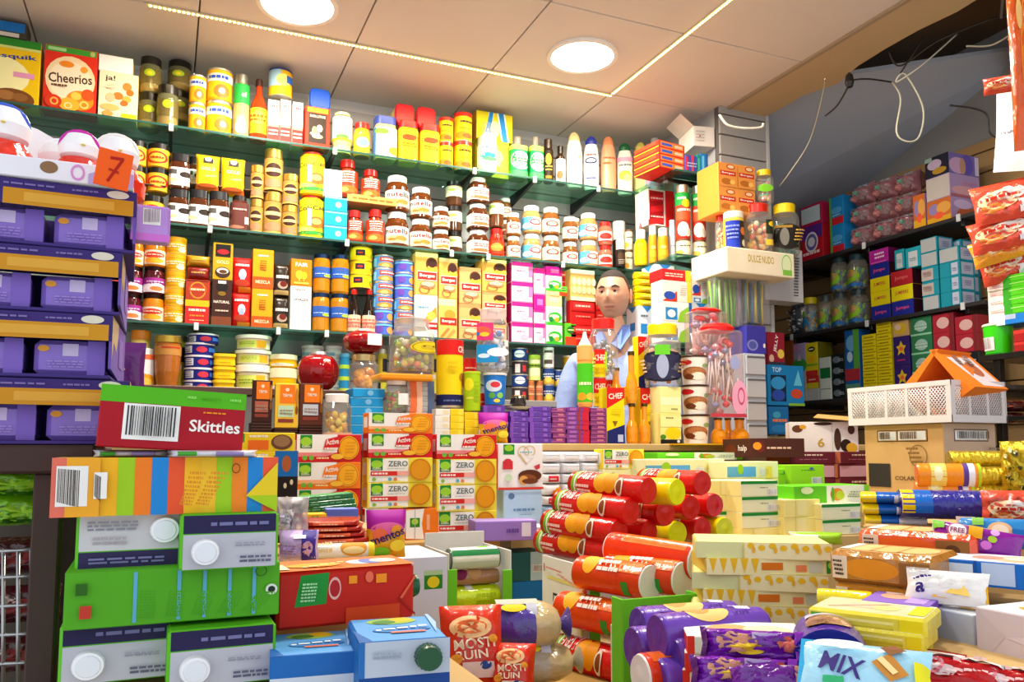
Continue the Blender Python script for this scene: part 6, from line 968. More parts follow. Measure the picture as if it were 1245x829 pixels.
# ================================================================ tray, tubs and hanging bags before the pier
SD = Zone('before the pier', Y=2.90, dep=.16)
tr = col(SD, 'ctray', 884, 968, 334, 304, 'fixed to the pier', Y=2.84, dep=.26)[0]
zt = tr.location.z + .005
SD.z = None
col(SD, 'jly', 874, 919, 260, 200, 'standing on the tubs before the pier', Y=2.93)
col(SD, 'lilac', 880, 905, 306, 259, 'in the cardboard tray', Y=2.87); col(SD, 'tubR', 870, 884, 306, 262, 'left edge of the cardboard tray', Y=2.96); col(SD, 'tubR', 906, 938, 309, 250, 'centre of the cardboard tray', Y=2.87); col(SD, 'tubY', 919, 940, 248, 208, 'on top of the jelly snake tub', Y=2.90)
col(SD, 'tubK', 939, 971, 312, 250, 'at the right end of the cardboard tray', Y=2.86)
col(SD, 'greyb', 930, 978, 366, 302, 'behind the cardboard tray', Y=2.99, dep=.1)
col(SD, 'grst', 872, 899, 396, 336, 'under the cardboard tray', Y=2.93); col(SD, 'pkst', 899, 909, 396, 337, 'between the lime sticks and the pens', Y=2.94); col(SD, 'cost', 909, 936, 394, 338, 'under the cardboard tray', Y=2.92)
col(SD, 'swb', 908, 932, 430, 396, 'on the grey drawer unit', Y=2.90, dep=.12)
# grey drawer unit
p0 = onY(907, 530, 2.88); p1 = onY(933, 530, 2.88); w = p1.x - p0.x
e = empty('drawer_unit', ((p0.x + p1.x) / 2, 2.88, 1.125), 'narrow grey plastic drawer unit at the end of the counter', 'drawer unit')
H = onY(920, 430, 2.88).z - 1.125
q = MB(); q.box(-w / 2, 0, 0, w / 2, .2, H, 'a8acb8/p', .003); tag('carcass', q, None, None, parent=e)
for i in range(4):
 q = MB(); q.box(-w / 2 + .006, -.008, .008 + i * H / 4, w / 2 - .006, -.0005, (i + 1) * H / 4 - .008, 'bcc0ca/p', .002); d = tag('drawer', q, None, None, parent=e)
 q = MB(); q.box(-w / 2 + .01, -.012, (i + 1) * H / 4 - .02, w / 2 - .01, -.008, (i + 1) * H / 4 - .012, '60646c/p', .001); tag('handle', q, None, None, parent=d)
# ================================================================ right wall
def rshelf(z, y0, y1, label, n):
 e = empty('wall_shelf', (0, 0, z), label, 'shelf'); q = MB(); q.box(3.28, y0, -.02, XR - .013, y1, -.0006, '2c2a2c/p', .002); tag('board', q, None, None, parent=e)
 for i in range(n):
  y = y0 + .1 + (y1 - y0 - .3) * i / (n - 1); q = MB(); q.box(3.30, y - .008, -.045, XR - .013, y + .008, -.02, '44464a/m', .001); q.box(3.272, y - .01, -.03, 3.279, y + .01, .004, 'c8ccd0/p', .001); tag('bracket', q, None, None, parent=e)
R1z, R2z, R3z = 2.165, 1.76, 1.378
rshelf(R1z, 2.42, 4.35, 'upper dark shelf on the right wall', 4); rshelf(R2z, 2.42, 4.35, 'middle dark shelf on the right wall', 4); rshelf(R3z, 2.3, 4.35, 'lower dark shelf on the right wall', 4)
RA = Zone('on the upper right shelf', X=3.30, z=R1z, dep=.16, top=2.75); RB = Zone('on the middle right shelf', X=3.30, z=R2z, dep=.16, top=R1z); RC = Zone('on the lower right shelf', X=3.30, z=R3z, dep=.14, top=R2z)
col(RA, ['rbox', 'rboxw'], 974, 1001, 314, 248, 'at the left of the upper right shelf', fr=[40, 25]); col(RA, ['bluc', 'bluc'], 1010, 1027, 304, 238, 'right of the crimson boxes');
for r, (v0, v1) in enumerate(((300, 272), (272, 247), (247, 222))):
 for i in range(3):
  u = 1030 + 27 * i
  col(RA, 'drybag', u, u + 27, v0 - 7 * i, v1 - 7.5 * i, ['bottom', 'middle', 'top'][r] + ' row, ' + ['left', 'centre', 'right'][i] + ' of the heap', z=None if r else R1z, dep=.12, jit=8)
col(RA, 'wafo', 1111, 1126, 274, 236, 'upright beside the clear bags')
col(RA, ['wafo', 'wafw', 'wafd'], 1127, 1157, 267, 188, 'at the right end of the upper right shelf', dep=.20, fr=[27, 27, 24])
col(RB, 'wtwist', 957, 977, 404, 368, 'at the left of the middle right shelf'); col(RB, 'gtub2', 977, 996, 402, 362, 'left of the green tubs')
col(RB, 'gtub', 996, 1013, 398, 359, 'lower row, leftmost'); col(RB, ['gtub', 'gtub'], 1013, 1033, 396, 312, 'second column'); col(RB, ['gtub', 'gtub'], 1034, 1056, 393, 309, 'right column')
col(RB, ['jb', 'jy', 'jy', 'jb', 'jm'], 1059, 1083, 386, 302, 'left column of chewing gum boxes'); col(RB, ['jb', 'jy', 'jr'], 1084, 1111, 382, 328, 'right column of chewing gum boxes')
col(RB, 'tealt', 1088, 1100, 327, 303, 'left one on the red box', z=None); col(RB, 'tealt', 1101, 1120, 325, 300, 'right one on the red box', z=None)
col(RB, ['tealw', 'tealp', 'tealp', 'tealw', 'tealw'], 1122, 1143, 377, 288, 'left column of the teal boxes'); col(RB, ['teal', 'teal', 'teal', 'tealw'], 1144, 1169, 374, 300, 'front column of the teal boxes', dep=.1);
col(RB, ['teal'] * 4, 1150, 1172, 371, 292, 'back column of the teal boxes', X=3.42, dep=.12)
col(RC, 'orgb', 956, 966, 489, 413, 'left end of the lower right shelf'); col(RC, ['grywh', 'pkg'], 966, 981, 489, 417, 'left of the yellow box', fr=[40, 30]); col(RC, ['grywh', 'ylrd', 'yel2'], 981, 996, 489, 416, 'beside the white and green box', fr=[15, 16, 42]); col(RC, 'grnw', 997, 1011, 489, 434, 'right of the yellow box')
col(RC, ['clrd'] * 4, 1012, 1029, 488, 430, 'left of the banded packets'); col(RC, 'ridge', 1029, 1047, 486, 400, 'left of the small yellow packets')
col(RC, ['ygum'] * 10, 1050, 1067, 484, 406, 'left column'); col(RC, ['ygum'] * 12, 1068, 1086, 482, 390, 'right column'); col(RC, ['purpb', 'purpb', 'yelp'], 1088, 1108, 480, 389, 'right of the yellow packets', fr=[36, 36, 20])
col(RC, ['clrg'] * 4, 1110, 1136, 478, 384, 'left column of wrapped trays'); col(RC, ['clrg', 'clrg', 'clrr', 'clrr'], 1137, 1163, 474, 380, 'middle column of wrapped trays'); col(RC, ['clrd', 'clrd', 'clrr', 'clrr'], 1164, 1192, 470, 383, 'right column of wrapped trays')
# blue sweet displays standing beyond the counter
col(RC, 'jlb', 934, 955, 444, 404, 'on the blue display box', X=None, Y=3.0, z=None); col(RC, 'bluarch', 934, 979, 493, 444, 'beyond the counter', X=None, Y=2.98, z=None); col(RC, 'bluard', 935, 960, 528, 494, 'under the arched blue display box', X=None, Y=2.98, z=None)
unit('side_cabinet', 2.50, 3.0, 3.05, 3.10, onY(950, 530, 3.0).z - .002, 'c8b080/k', '8a7450/k', 'plywood cabinet behind the end of the counter', 'cabinet')
# ================================================================ counter
CT = Zone('on the counter', Y=2.56, z=1.126, dep=.12)
A = lambda k, u0, u1, vb, vt, wh, **kw: col(CT, k, u0, u1, vb, vt, wh, **kw)
A(['cbf'] * 7 + ['cb1'], 305, 330, 539, 462, 'left of the three upright bars', Y=2.60, fr=[3.5] * 7 + [52]); A(['cbf'] * 6 + ['cb2'], 333, 362, 539, 466, 'middle of the three upright bars', Y=2.60, fr=[3] * 6 + [55]); A(['cbf'] * 6 + ['cb3'], 363, 392, 539, 466, 'right of the three upright bars', Y=2.60, fr=[3.5] * 6 + [52])
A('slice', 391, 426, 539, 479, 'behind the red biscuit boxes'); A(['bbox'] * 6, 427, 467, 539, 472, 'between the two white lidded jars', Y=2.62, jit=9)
A(['cbar'] * 12, 494, 528, 538, 463, 'under the orange tray', Y=2.60, jit=2); A(['cbar'] * 5, 463, 494, 538, 502, 'under the jar of coloured sweets', Y=2.60, jit=2); A('multi', 467, 496, 501, 461, 'on the flat bars', z=None, Y=2.58)
A('otray', 462, 528, 462, 454, 'carrying the bubble gum tub', z=None, Y=2.56); A('balls', 474, 526, 453, 388, 'on the orange tray', z=None, Y=2.57)
kbox('wst', 'gum_packet', 'flat white packet', 'packet', 'flat white and yellow packets', .09, .02, .08, 'ece8e0', F=[('r', .5, .2, .9, .8, 'e8d8b0')]); kbox('yst2', 'gum_packet', 'flat yellow packet', 'packet', 'flat white and yellow packets', .09, .02, .08, 'f2d018', F=[('r', .6, .1, .95, .9, 'f8e040')])
A(['wst'] * 5, 529, 547, 537, 497, 'under the big yellow tin', jit=2); A(['yst2'] * 5, 547, 564, 537, 497, 'under the right side of the big yellow tin', jit=2); A(['yst2'] * 4, 565, 585, 537, 501, 'under the lime green cylinder', jit=2)
A('chef', 530, 563, 496, 414, 'on the flat packets', z=None, Y=2.58); A(['redt'] * 5, 563, 579, 539, 436, 'behind the lime green cylinder', Y=2.70); A('lime', 564, 584, 500, 452, 'on the flat yellow packets', z=None)
A('redt', 584, 590, 496, 478, 'small one left of the blue bucket', z=None, Y=2.64)
A(['milka'] * 5, 588, 615, 538, 493, 'under the blue bucket', jit=3)
A('bbkt', 587, 616, 492, 454, 'on the purple bars', z=None); A('tallj', 580, 619, 453, 376, 'on the blue bucket', z=None, Y=2.55)
A('mentos', 584, 622, 541, 501, 'in front of the counter chocolate', Y=2.49, z=None)
A(['milka'] * 6, 620, 643, 538, 500, 'left stack', jit=3); A(['milka'] * 7, 644, 671, 538, 494, 'second stack', jit=3); A(['milkd'] * 7, 671, 689, 538, 496, 'third stack', jit=5); A(['milkr'] * 8, 689, 717, 538, 495, 'fourth stack', jit=4); A(['milkd'] * 8, 718, 738, 538, 496, 'right stack', jit=4)
b = MB(); rnd = random.Random(5)
b.lathe([(.035, .0), (.05, .006), (.052, .009), (.03, .006)], 'd8d4b8/p', 20); b.lathe([(.02, .006), (.03, .02), (.026, .04), (.02, .045)], '2a2018/j', 16)
for i in range(5): b.box(-.02 + .009 * i, -.012, .03, -.012 + .009 * i, .012, .05, '8a7040/m', .001)
o = tag('small_dish', b, 'small pale dish with dark trinkets on the purple bars', 'dish'); o.location = onY(630, 498, 2.60)
A('feed', 702, 721, 495, 420, 'standing on the purple bars', z=None); A('redlid', 717, 751, 462, 388, 'before the shopkeeper', z=None, Y=2.66)
kcan('chefs', 'chef_tin', 'small yellow tin with red top', 'tin', 'small yellow tins', .035, .08, 'f0d00c', [('r', 0, .5, 1, 1.02, 'd81c14'), ('t', 'CHEF', .5, .74, .24, 'fbeee0', .62), ('n', .2, .1, .8, .4, 2, 'c8a800')], lid='c81c18/p')
A(['chefs', 'chefs'], 722, 737, 495, 425, 'under the red lidded jar', z=None, Y=2.66, fr=[34, 34]); A('chefs', 737, 748, 490, 462, 'behind the yellow carton', z=None, Y=2.72)
A(['juice', 'juice'], 741, 758, 538, 447, 'behind the leftmost yellow carton', Y=2.68) ; A('chefc', 738, 760, 538, 471, 'leftmost of the yellow cartons', dep=.06)
A(['juice', 'juice'], 761, 776, 538, 427, 'left pair before the shopkeeper', fr=[48, 63]); A('juice', 777, 791, 538, 490, 'standing alone in the front row'); A('chefc', 762, 778, 492, 470, 'half hidden behind the juice bottles', z=None, Y=2.66)
A('chefc', 779, 801, 538, 472, 'right of the juice bottles', Y=2.63, dep=.06); A(['chefs', 'chefs', 'chefc'], 772, 788, 538, 410, 'behind, left of the ringed tub', Y=2.72, fr=[32, 32, 62])
A('lemo', 803, 829, 538, 502, 'below the ringed badge jar'); A('lemp', 803, 829, 502, 470, 'on the lemon carton', z=None); A('shak', 784, 828, 469, 395, 'on the lemon drink cartons', z=None, Y=2.55)
A(['ice'] * 3, 829, 863, 541, 433, 'right of the lemon cartons')
A('juice', 864, 883, 540, 508, 'under the lollipop jar, left one'); A('juice', 888, 911, 540, 508, 'under the lollipop jar, right one'); A('juice', 878, 893, 540, 508, 'under the lollipop jar, middle one', Y=2.66)
A('gldb', 830, 925, 556, 541, 'lying before the lollipop jar', Y=2.42, z=None)
def klolli(key, desc, w, h, nh, lidz=None):
 b = MB(); rnd = random.Random(key); l = w * .8
 b.box(-w / 2, -l / 2, 0, w / 2, l / 2, h * .93, 'f0d8d8/g', .01)
 c = MB(); s = MB()
 for i in range(nh):
  x, y = rnd.uniform(-.4, .4) * w, rnd.uniform(-.36, .36) * l; z = h * (rnd.uniform(.5, .85) if i % 4 else rnd.uniform(.06, .3)); r = .014
  T = Matrix.Translation((x, y, z)); c.lathe([(0, -r), (r * .8, -r * .5), (r, 0), (r * .8, r * .5), (0, r)], rnd.choice(['e02830/j', 'e84858/j', 'f0a0b0/j', 'd81c28/j', '9098c8/j', 'f4e0e0/j']), 10, T=T)
  dx = rnd.uniform(-.3, .3) * w; z1 = z - h * .38 if i % 4 else z + h * .3
  s.tube([(x, y, z), (max(-.45 * w, min(.45 * w, x + dx * .6)), y, max(.01, z1))], .0035, 'f6ecec/p', 5)
 d = MB(); d.decals(lambda a, t, o: ((a - .5) * w, -l / 2 - .002 - o, t * h * .93), [('e', .82, .22, .22, .2, 'f0a8c8'), ('o', .86, .24, .1, .1, .25, 'c84870'), ('e', .7, .62, .14, .08, 'a0a8d8'), ('r', 0, 0, 1, .04, 'c84050')])
 P = [('clear_shell', b, None, None), ('lollipop_heads', c, None, None), ('lollipop_sticks', s, None, None), ('label', d, None, None)]
 q = MB(); q.lathe([(w * .40, h * .92), (w * .42, h * .96), (w * .3, h)], 'e01c1c/p', 24); P.append(('lid', q, None, None))
 kind(key, 'lollipop_jar', desc, 'jar', 'lollipop jars', (w, h, l), P)
klolli('lolb', 'tall clear tub crammed with red and white lollipops', .15, .36, 46); klolli('lols', 'clear jar of red lollipops with a domed red lid', .11, .2, 26)
A('lolb', 864, 908, 507, 392, 'on the juice bottles', z=None, Y=2.54, dep=.12); A('lols', 847, 888, 432, 373, 'leaning behind the tall lollipop tub', z=None, Y=2.68, dep=.09)
put('halp', 946, 556, 2.66, 62, 23, -14, 'long dark brown box with cream stripes, slanting beside the lollipop tub', l=.22)
put('choco6', 1002, 551, 3.1, 78, 38, -35, 'white chocolate box with a gold 6, before the brown carton', l=.12)
# ================================================================ biscuit bench
BZ = Zone('on the low bench', Y=2.10, z=.866, dep=.12)
A = lambda k, u0, u1, vb, vt, wh, **kw: col(BZ, k, u0, u1, vb, vt, wh, **kw)
A(['gor', 'gred', 'gor', 'gred'], 358, 439, 646, 528, 'left biscuit stack', fr=[29, 29, 29, 30], jit=1.5)
A('gred', 443, 490, 648, 618, 'bottom of the middle biscuit stack, left'); A('gend', 493, 534, 649, 618, 'bottom of the middle biscuit stack')
A(['gzero', 'gzero', 'gred', 'gor'], 446, 527, 617, 502, 'middle biscuit stack', z=None, fr=[30, 30, 29, 25], jit=1.5)
A(['gzero', 'gzero', 'gzero', 'gred'], 530, 605, 646, 528, 'right biscuit stack', fr=[30, 30, 29, 28], jit=1.5)
A('heart', 605, 661, 595, 539, 'right of the biscuit stacks', z=None, Y=2.12, dep=.07); A('lblue', 612, 660, 636, 595, 'under the box with the gold heart', z=None, Y=2.12, dep=.08)
A('lilf', 582, 655, 642, 633, 'before the pale blue biscuit box', z=None, Y=1.98, dep=.09, dr=-8)
A(['wcar', 'wcar'], 611, 672, 671, 641, 'under the pale blue biscuit box', z=None, Y=2.0, dep=.3, jit=3)
A('tealc', 622, 664, 706, 671, 'under the flat white cartons', z=None, Y=2.02); A('bluec', 621, 664, 748, 706, 'under the dark teal carton', z=None, Y=2.02, dep=.2)
zb = onY(640, 748, 2.02).z; riser(.86, 1.03, 2.0, 2.17, zb - .001, 'cardboard riser under the bright blue carton')
riser(1.04, 1.275, 2.19, 2.45, onY(700, 640, 2.22).z - .001, 'cardboard riser under the white tissue packets')
WZ = Zone('beside the biscuit rolls', Y=2.22, dep=.1)
zt_ = onY(700, 640, 2.22).z
col(WZ, ['wpb', 'wpb', 'wpr', 'wpo', 'wpr', 'wpk', 'wpk'], 661, 685, 640, 549, 'left column of tissue packets', fr=[13, 12, 12, 14, 12, 13, 13], z=zt_); col(WZ, ['wpb', 'wpk', 'wpk', 'wpo', 'wpk', 'wpk', 'wpk'], 686, 709, 640, 549, 'middle column of tissue packets', fr=[13, 12, 12, 14, 12, 13, 13], z=zt_)
col(WZ, ['wpk'] * 7, 710, 733, 640, 549, 'right column of tissue packets', z=zt_)
# ================================================================ pale boxes behind and right of the rolls
PZ = Zone('on the right table', Y=2.0, dep=.12)
zp = .88
riser(1.28, 2.45, 1.79, 2.35, zp - .021, 'broad low cardboard riser in the middle of the right table')
B = lambda k, u0, u1, vb, vt, wh, **kw: col(PZ, k, u0, u1, vb, vt, wh, **kw)
B(['mzbox'] * 3 + ['gzero'], 733, 785, 640, 546, 'behind the yellow biscuit roll', Y=2.20, z=zp - .02)
B(['pall', 'pall', 'mzbox'], 786, 885, 640, 558, 'behind the red roll ends', Y=2.12, z=zp - .02, fr=[30, 28, 24]); B('mang', 800, 905, 559, 550, 'under the golden yellow box', Y=2.25, z=None)
B(['pall', 'pall', 'pall', 'pall', 'mzbox'], 886, 950, 657, 561, 'left of the lime box', Y=2.02, z=zp - .02, fr=[18, 18, 18, 18, 24]) ; B(['limb', 'limb', 'limb'], 945, 963, 657, 570, 'between the pale boxes', Y=2.05, z=zp - .02)
B(['pall', 'palb', 'palb', 'palb'], 903, 948, 659, 584, 'left stack with green strips', Y=1.86, z=None, fr=[17, 19, 19, 19], jit=3); B(['palb', 'palb', 'pall', 'pall'], 868, 901, 659, 584, 'beside the roll ends', Y=1.93, z=None, jit=3)
B(['limb', 'limb', 'limb'], 964, 1006, 655, 565, 'right of the lime green column', Y=2.02, z=zp - .02)
B('mang', 966, 1059, 612, 590, 'on the right stack with green strips', Y=1.84, z=None); B(['palb', 'palb'], 1000, 1048, 650, 612, 'right stack with green strips', Y=1.80, z=None, dep=.1, jit=3); B(['pall', 'pall'], 955, 999, 650, 607, 'right stack, left half', Y=1.83, z=None, dep=.1, jit=3); B('limb', 962, 1020, 672, 651, 'under the right stack', Y=1.82, z=None)
# maroon boxes
B(['wfr', 'wfr', 'wfp', 'wfr'], 962, 1020, 615, 549, 'left maroon stack', Y=2.16, z=None, fr=[16, 16, 18, 14]); B(['wfr', 'wfr', 'wfp', 'wfr'], 1022, 1070, 612, 549, 'middle maroon stack', Y=2.14, z=None, fr=[14, 16, 17, 14], jit=3); B(['wfr', 'wfr', 'wfb', 'wfr'], 1071, 1113, 614, 553, 'right maroon stack', Y=2.12, z=None, fr=[14, 15, 15, 16], jit=3)
riser(2.0, 2.8, 2.06, 2.34, onY(1040, 613, 2.14).z - .002, 'cardboard riser under the maroon boxes', z0=zp - .019)
# ================================================================ rolls of biscuits
bz = 'pile of biscuit rolls'
R = [('dig', 787, 596, 1.80, 'top left of the pile, before the yellow roll'), ('dig', 766, 621, 1.80, 'second from the top on the left'), ('dig', 751, 647, 1.80, 'third from the top on the left'), ('dig', 741, 671, 1.82, 'lowest on the left, over the white carton'),
  ('dig', 808, 624, 1.92, 'just right of the left column'), ('dig', 839, 617, 2.0, 'end-on, centre of the pile'), ('dig', 868, 614, 2.1, 'end-on, far right of the pile'), ('dig', 788, 647, 1.92, 'end-on, below the left column'), ('dig', 853, 643, 2.05, 'end-on, lower right beside the yellow end'),
  ('dig', 853, 587, 2.0, 'end-on, top right of the pile'), ('maria', 822, 598, 1.83, 'lying on top of the red rolls'), ('maria', 823, 648, 2.02, 'end-on, low in the pile'), ('maria', 880, 643, 2.1, 'end-on, right edge of the pile')]
for k, u, v, d, w in R: rollE(k, u, v, d, -73 if k == 'dig' and u < 800 or v == 598 else -84, K[k]['desc'] + ', ' + w, .061, L=.22, tilt=2 if u < 800 else 0)
rollE('orr', 846, 683, 1.62, -66, 'orange roll of biscuits with white end, above the green display box', .070, L=.2, tilt=3)
# white carton with printed arrows holding rolls, green display box before it
cn = atd(717, 690, 1.72); X0, Y0, zt = cn.x, cn.y, cn.z; back = onX(660, 672, X0).y; zb = onY(717, 796, Y0).z
e = empty('printed_carton', (X0, Y0, zb), 'white printed carton with barcode and red arrows under the biscuit rolls', 'carton'); H = zt - zb; D = back - Y0; Wd = .30
q = MB(); q.box(0, 0, 0, .004, D, H, 'eeeae4/k', .0008); q.box(0, D, 0, Wd, D + .004, H, 'eeeae4/k', .0008); q.box(Wd, 0, 0, Wd + .004, D, H, 'eeeae4/k', .0008); q.box(0, 0, 0, Wd, D, .004, 'c8a870/k', .0008)
q.decals(lambda s, t, o: (-o, D * (1 - s), t * H), [('o', .58, .42, .46, .5, .0, 'f0e080'), ('r', .1, .72, .86, .76, 'f0e080'), ('r', .82, .1, .86, .76, 'f0e080'), ('r', .24, .24, .66, .56, '2a2a2c'), ('r', .26, .27, .64, .53, 'c8c4be'), ('b', .28, .28, .62, .52, '3a3a3c'), ('r', .9, .72, .93, .86, 'c83038'), ('p', [(.87, .72), (.96, .72), (.915, .64)], 'c83038'), ('r', .04, .8, .06, .9, 'c83038'), ('n', .1, .84, .5, .88, 1, 'e09088'), ('n', .6, .74, .8, .88, 4, 'e0a098')])
tag('carton_walls', q, None, None, parent=e)
q = MB(); q.box(-.002, -.004, H - .035, .16, -.0005, H, 'eeeae4/k', .0008); q.box(-.002, -.004, -.05, .022, -.0005, H - .03, '6cc41c/k', .0008); q.box(.14, -.004, 0, Wd, -.0005, H - .03, 'eeeae4/k', .0008)
q.decals(lambda s, t, o: (.02 + .05 * s, -.004 - o, H - .035 + .03 * t), [('r', 0, .1, 1, .8, 'd02c20'), ('p', [(.2, .1), (.4, .1), (.9, .8), (.7, .8)], 'f0c020')]); tag('front_flap', q, None, None, parent=e)
riser(X0 - .02, X0 + .44, Y0 + .02, 1.99, zb - .002, 'brown carton under the white printed carton', 'b08840/k', name='brown_carton')
rollE('orc', 790, 708, 1.60, -72, 'orange printed roll with white end, left of the two over the green display box', .070, L=.18); rollE('orc', 829, 704, 1.60, -72, 'orange printed roll with white end, right of the two over the green display box', .070, L=.18)
rollE('orc', 765, 755, 1.62, -72, 'orange printed roll seen through the cut-out of the white carton', .072, L=.18); rollE('dig', 764, 812, 1.60, -72, 'red roll low in the cut-out of the white carton', .072, L=.18)
g0 = atd(757, 729, 1.45); g1 = onY(851, 722, g0.y); e = empty('display_box', (g0.x, g0.y, .60), 'bright green open display box before the orange rolls', 'display box'); Wg = g1.x - g0.x; Hg = g0.z - .60
q = MB(); q.box(0, 0, 0, Wg, .004, Hg, '6cc81c/k', .001); q.box(0, .004, 0, .004, .04, Hg, '6cc81c/k', .001); q.box(Wg - .004, .004, 0, Wg, .04, Hg, '6cc81c/k', .001); q.box(0, .04, 0, Wg, .044, Hg - .05, 'e8ecd8/k', .001); q.box(0, 0, 0, Wg, .04, .004, 'e8ecd8/k', .001); tag('box_walls', q, None, None, parent=e)
# purple rolls in front of it, ends to the left
P = [(777, 763, 1.30, 'top left of the purple pile'), (800, 774, 1.18, 'topmost, largest in the purple pile'), (771, 788, 1.25, 'left edge of the purple pile'), (795, 803, 1.22, 'middle of the purple pile'), (819, 802, 1.16, 'right of the purple pile, under the topmost'), (801, 829, 1.15, 'lowest of the purple pile')]
for u, v, d, w in P: rollE('pur', u, v, d, 176, 'purple roll of biscuits, ' + w, .064, L=.17, group='purple rolls of biscuits')
rollE('orr', 780, 822, 1.16, 176, 'roll with a white end among the purple rolls', .062, L=.17)
# cream stack
for i in range(6):
 k = 'creamo' if i % 2 == 0 else 'cream'
 put(k, 930 + [7, -8, 5, -7, 9, -2][i], 776 - i * 19.3, 1.42, 150 + (i % 2) * 6, 19.3, -31 + [4, -6, 3, -5, 6, -2][i], f"{tier(i, 6)} long cream biscuit box {'with orange label' if i % 2 == 0 else 'with pale green side'} in the stack before the pale boxes", l=.14, group='long cream biscuit boxes')
riserp(858, 1000, 779, 1.43, .13, 'cardboard riser under the long cream biscuit boxes')
# ================================================================ left foreground: juice cartons, display cartons
def kcend(key, desc, D, capx, capz, side='5cb81e', capc='f0f2f6/p'):
 w, h, l = .104, .062, .2; b = MB(); b.box(-w / 2, -l / 2, 0, w / 2, l / 2, h, side, .003); b.decals(fbox(w, h, l)['F'], D)
 q = MB(); T = Matrix.Translation((capx * w - w / 2, -l / 2, capz * h)) @ Matrix.Rotation(PI / 2, 4, 'X')
 q.lathe([(.0145, 0), (.0145, .008), (.0135, .011), (0, .011)], capc, 28, T=T); q.lathe([(.011, .0112), (.0105, .0125), (0, .0125)], 'e4e8f0/p', 24, T=T)
 kind(key, 'juice_carton', desc, 'carton', 'green juice cartons', (w, h, l), [('carton', b, None, None), ('screw_cap', q, None, 'white screw cap')])
kcend('ce1', 'green drink carton, end with white panel above a dark navy band', [('r', .03, .36, .97, .98, 'c9c8cc'), ('r', .03, .03, .97, .34, '2c2450'), ('n', .1, .7, .55, .9, 3, '888898'), ('n', .15, .45, .45, .62, 2, 'a8a0a8'), ('n', .12, .12, .8, .26, 2, '7070a0')], .8, .70)
kcend('ce2', 'green drink carton, end with dark navy band above a grey panel', [('r', .03, .03, .97, .64, 'b9bac4'), ('r', .03, .66, .97, .98, '231d48'), ('n', .3, .76, .9, .88, 1, '7070a0'), ('n', .6, .1, .92, .26, 2, '606078'), ('n', .55, .4, .85, .5, 2, '9898a8')], .25, .34)
JD = .88
def jput(k, uc, v, w, h, label, l=.2, d=JD, rot=1, **kw): return put(k, uc, v, d, w, h, rot, label, l=l, rel=False, **kw)
j0 = atd(205, 829, JD)
riser(j0.x - .125, j0.x + .125, .93, 1.045, j0.z - .012, 'plain board riser under the green drink cartons', 'cda86c/k')
jput('ce2', 143, 829, 126, 70, 'green drink carton, lower left of the pile, with a white cap at its lower left'); jput('ce2', 270, 820, 122, 68, 'green drink carton, lower right of the pile, beside the blue cartons').location.z = j0.z - .004
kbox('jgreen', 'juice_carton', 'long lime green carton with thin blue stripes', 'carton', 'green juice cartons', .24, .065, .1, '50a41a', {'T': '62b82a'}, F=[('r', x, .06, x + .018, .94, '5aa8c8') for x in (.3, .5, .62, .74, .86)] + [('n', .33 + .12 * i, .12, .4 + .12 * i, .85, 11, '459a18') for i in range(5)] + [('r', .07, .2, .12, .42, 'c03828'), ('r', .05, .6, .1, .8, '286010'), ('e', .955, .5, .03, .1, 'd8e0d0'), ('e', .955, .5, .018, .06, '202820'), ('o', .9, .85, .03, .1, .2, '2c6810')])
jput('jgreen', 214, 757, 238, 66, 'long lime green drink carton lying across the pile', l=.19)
jput('ce1', 159, 693, 120, 67, 'green drink carton, upper left of the pile, cap at its upper right'); jput('ce2', 279, 692, 112, 66, 'green drink carton, upper right of the pile, under the striped carton')
ST = ['f2b41c', '9cc81c', 'ee7c1c', '1e84d0', 'e8542c', 'f4b820', 'f0bc28', '9cc81c', 'f08424', '1e84d0', 'e85a34']
kbox('jstripe', 'juice_carton', 'long carton with orange, yellow, green and blue stripes', 'carton', 'green juice cartons', .25, .07, .1, 'f2a83c', {'T': 'f4d060', 'L': 'e87868'}, F=[('r', .2 + .073 * i, 0, .2 + .073 * (i + 1), 1, ST[i]) for i in range(11)] + [('r', 0, 0, .06, 1, 'e4705c'), ('r', .06, 0, .2, 1, 'f0a828'), ('b', .02, .18, .15, .86, '4a4038'), ('b', .175, .3, .23, .75, '504840'), ('p', [(.85, .3), (1, .9), (1, .3)], 'e8c820'), ('p', [(.85, .3), (1, .3), (1, .0)], 'a8c818'), ('o', .8, .8, .02, .09, .2, '604010')] + [('n', .40 + .073 * i, .15, .45 + .073 * i, .85, 9, 'd88a20') for i in (2, 3)])
jput('jstripe', 205, 625, 250, 68, 'long striped drink carton under the red and green sweets box', l=.17)
kpillow('sach', 'sweets_packet', 'flat white printed packet', 'packet', 'flat packets', .1, .012, .05, 'd8d8e4/f', [('r', .1, .2, .3, .8, '48a038'), ('r', .5, .1, .8, .8, '9080b8')], crimp=.02, puff=.2)
jput('sach', 160, 556, 90, 9, 'flat white packet under the left of the red and green sweets box', l=.1); jput('sach', 262, 556, 110, 9, 'flat white packet under the right of the red and green sweets box', l=.1)
SKF = [('r', 0, .73, 1, 1, '52b414'), ('b', .16, .14, .54, .72, '38383c'), ('t', 'Skittles', .79, .42, .2, 'f6eee8', .36), ('n', .70, .62, .86, .67, 1, 'f0901c'), ('n', .58, .84, .64, .92, 1, '90e060'), ('n', .68, .84, .82, .9, 1, '48a010'), ('n', .88, .84, .96, .92, 1, '90e060')]
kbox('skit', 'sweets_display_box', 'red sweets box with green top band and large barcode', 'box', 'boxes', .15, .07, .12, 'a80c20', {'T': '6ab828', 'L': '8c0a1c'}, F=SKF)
jput('skit', 208, 547, 164, 74, 'red sweets box with green top band and white lettering on the striped carton', l=.11, ry=3)
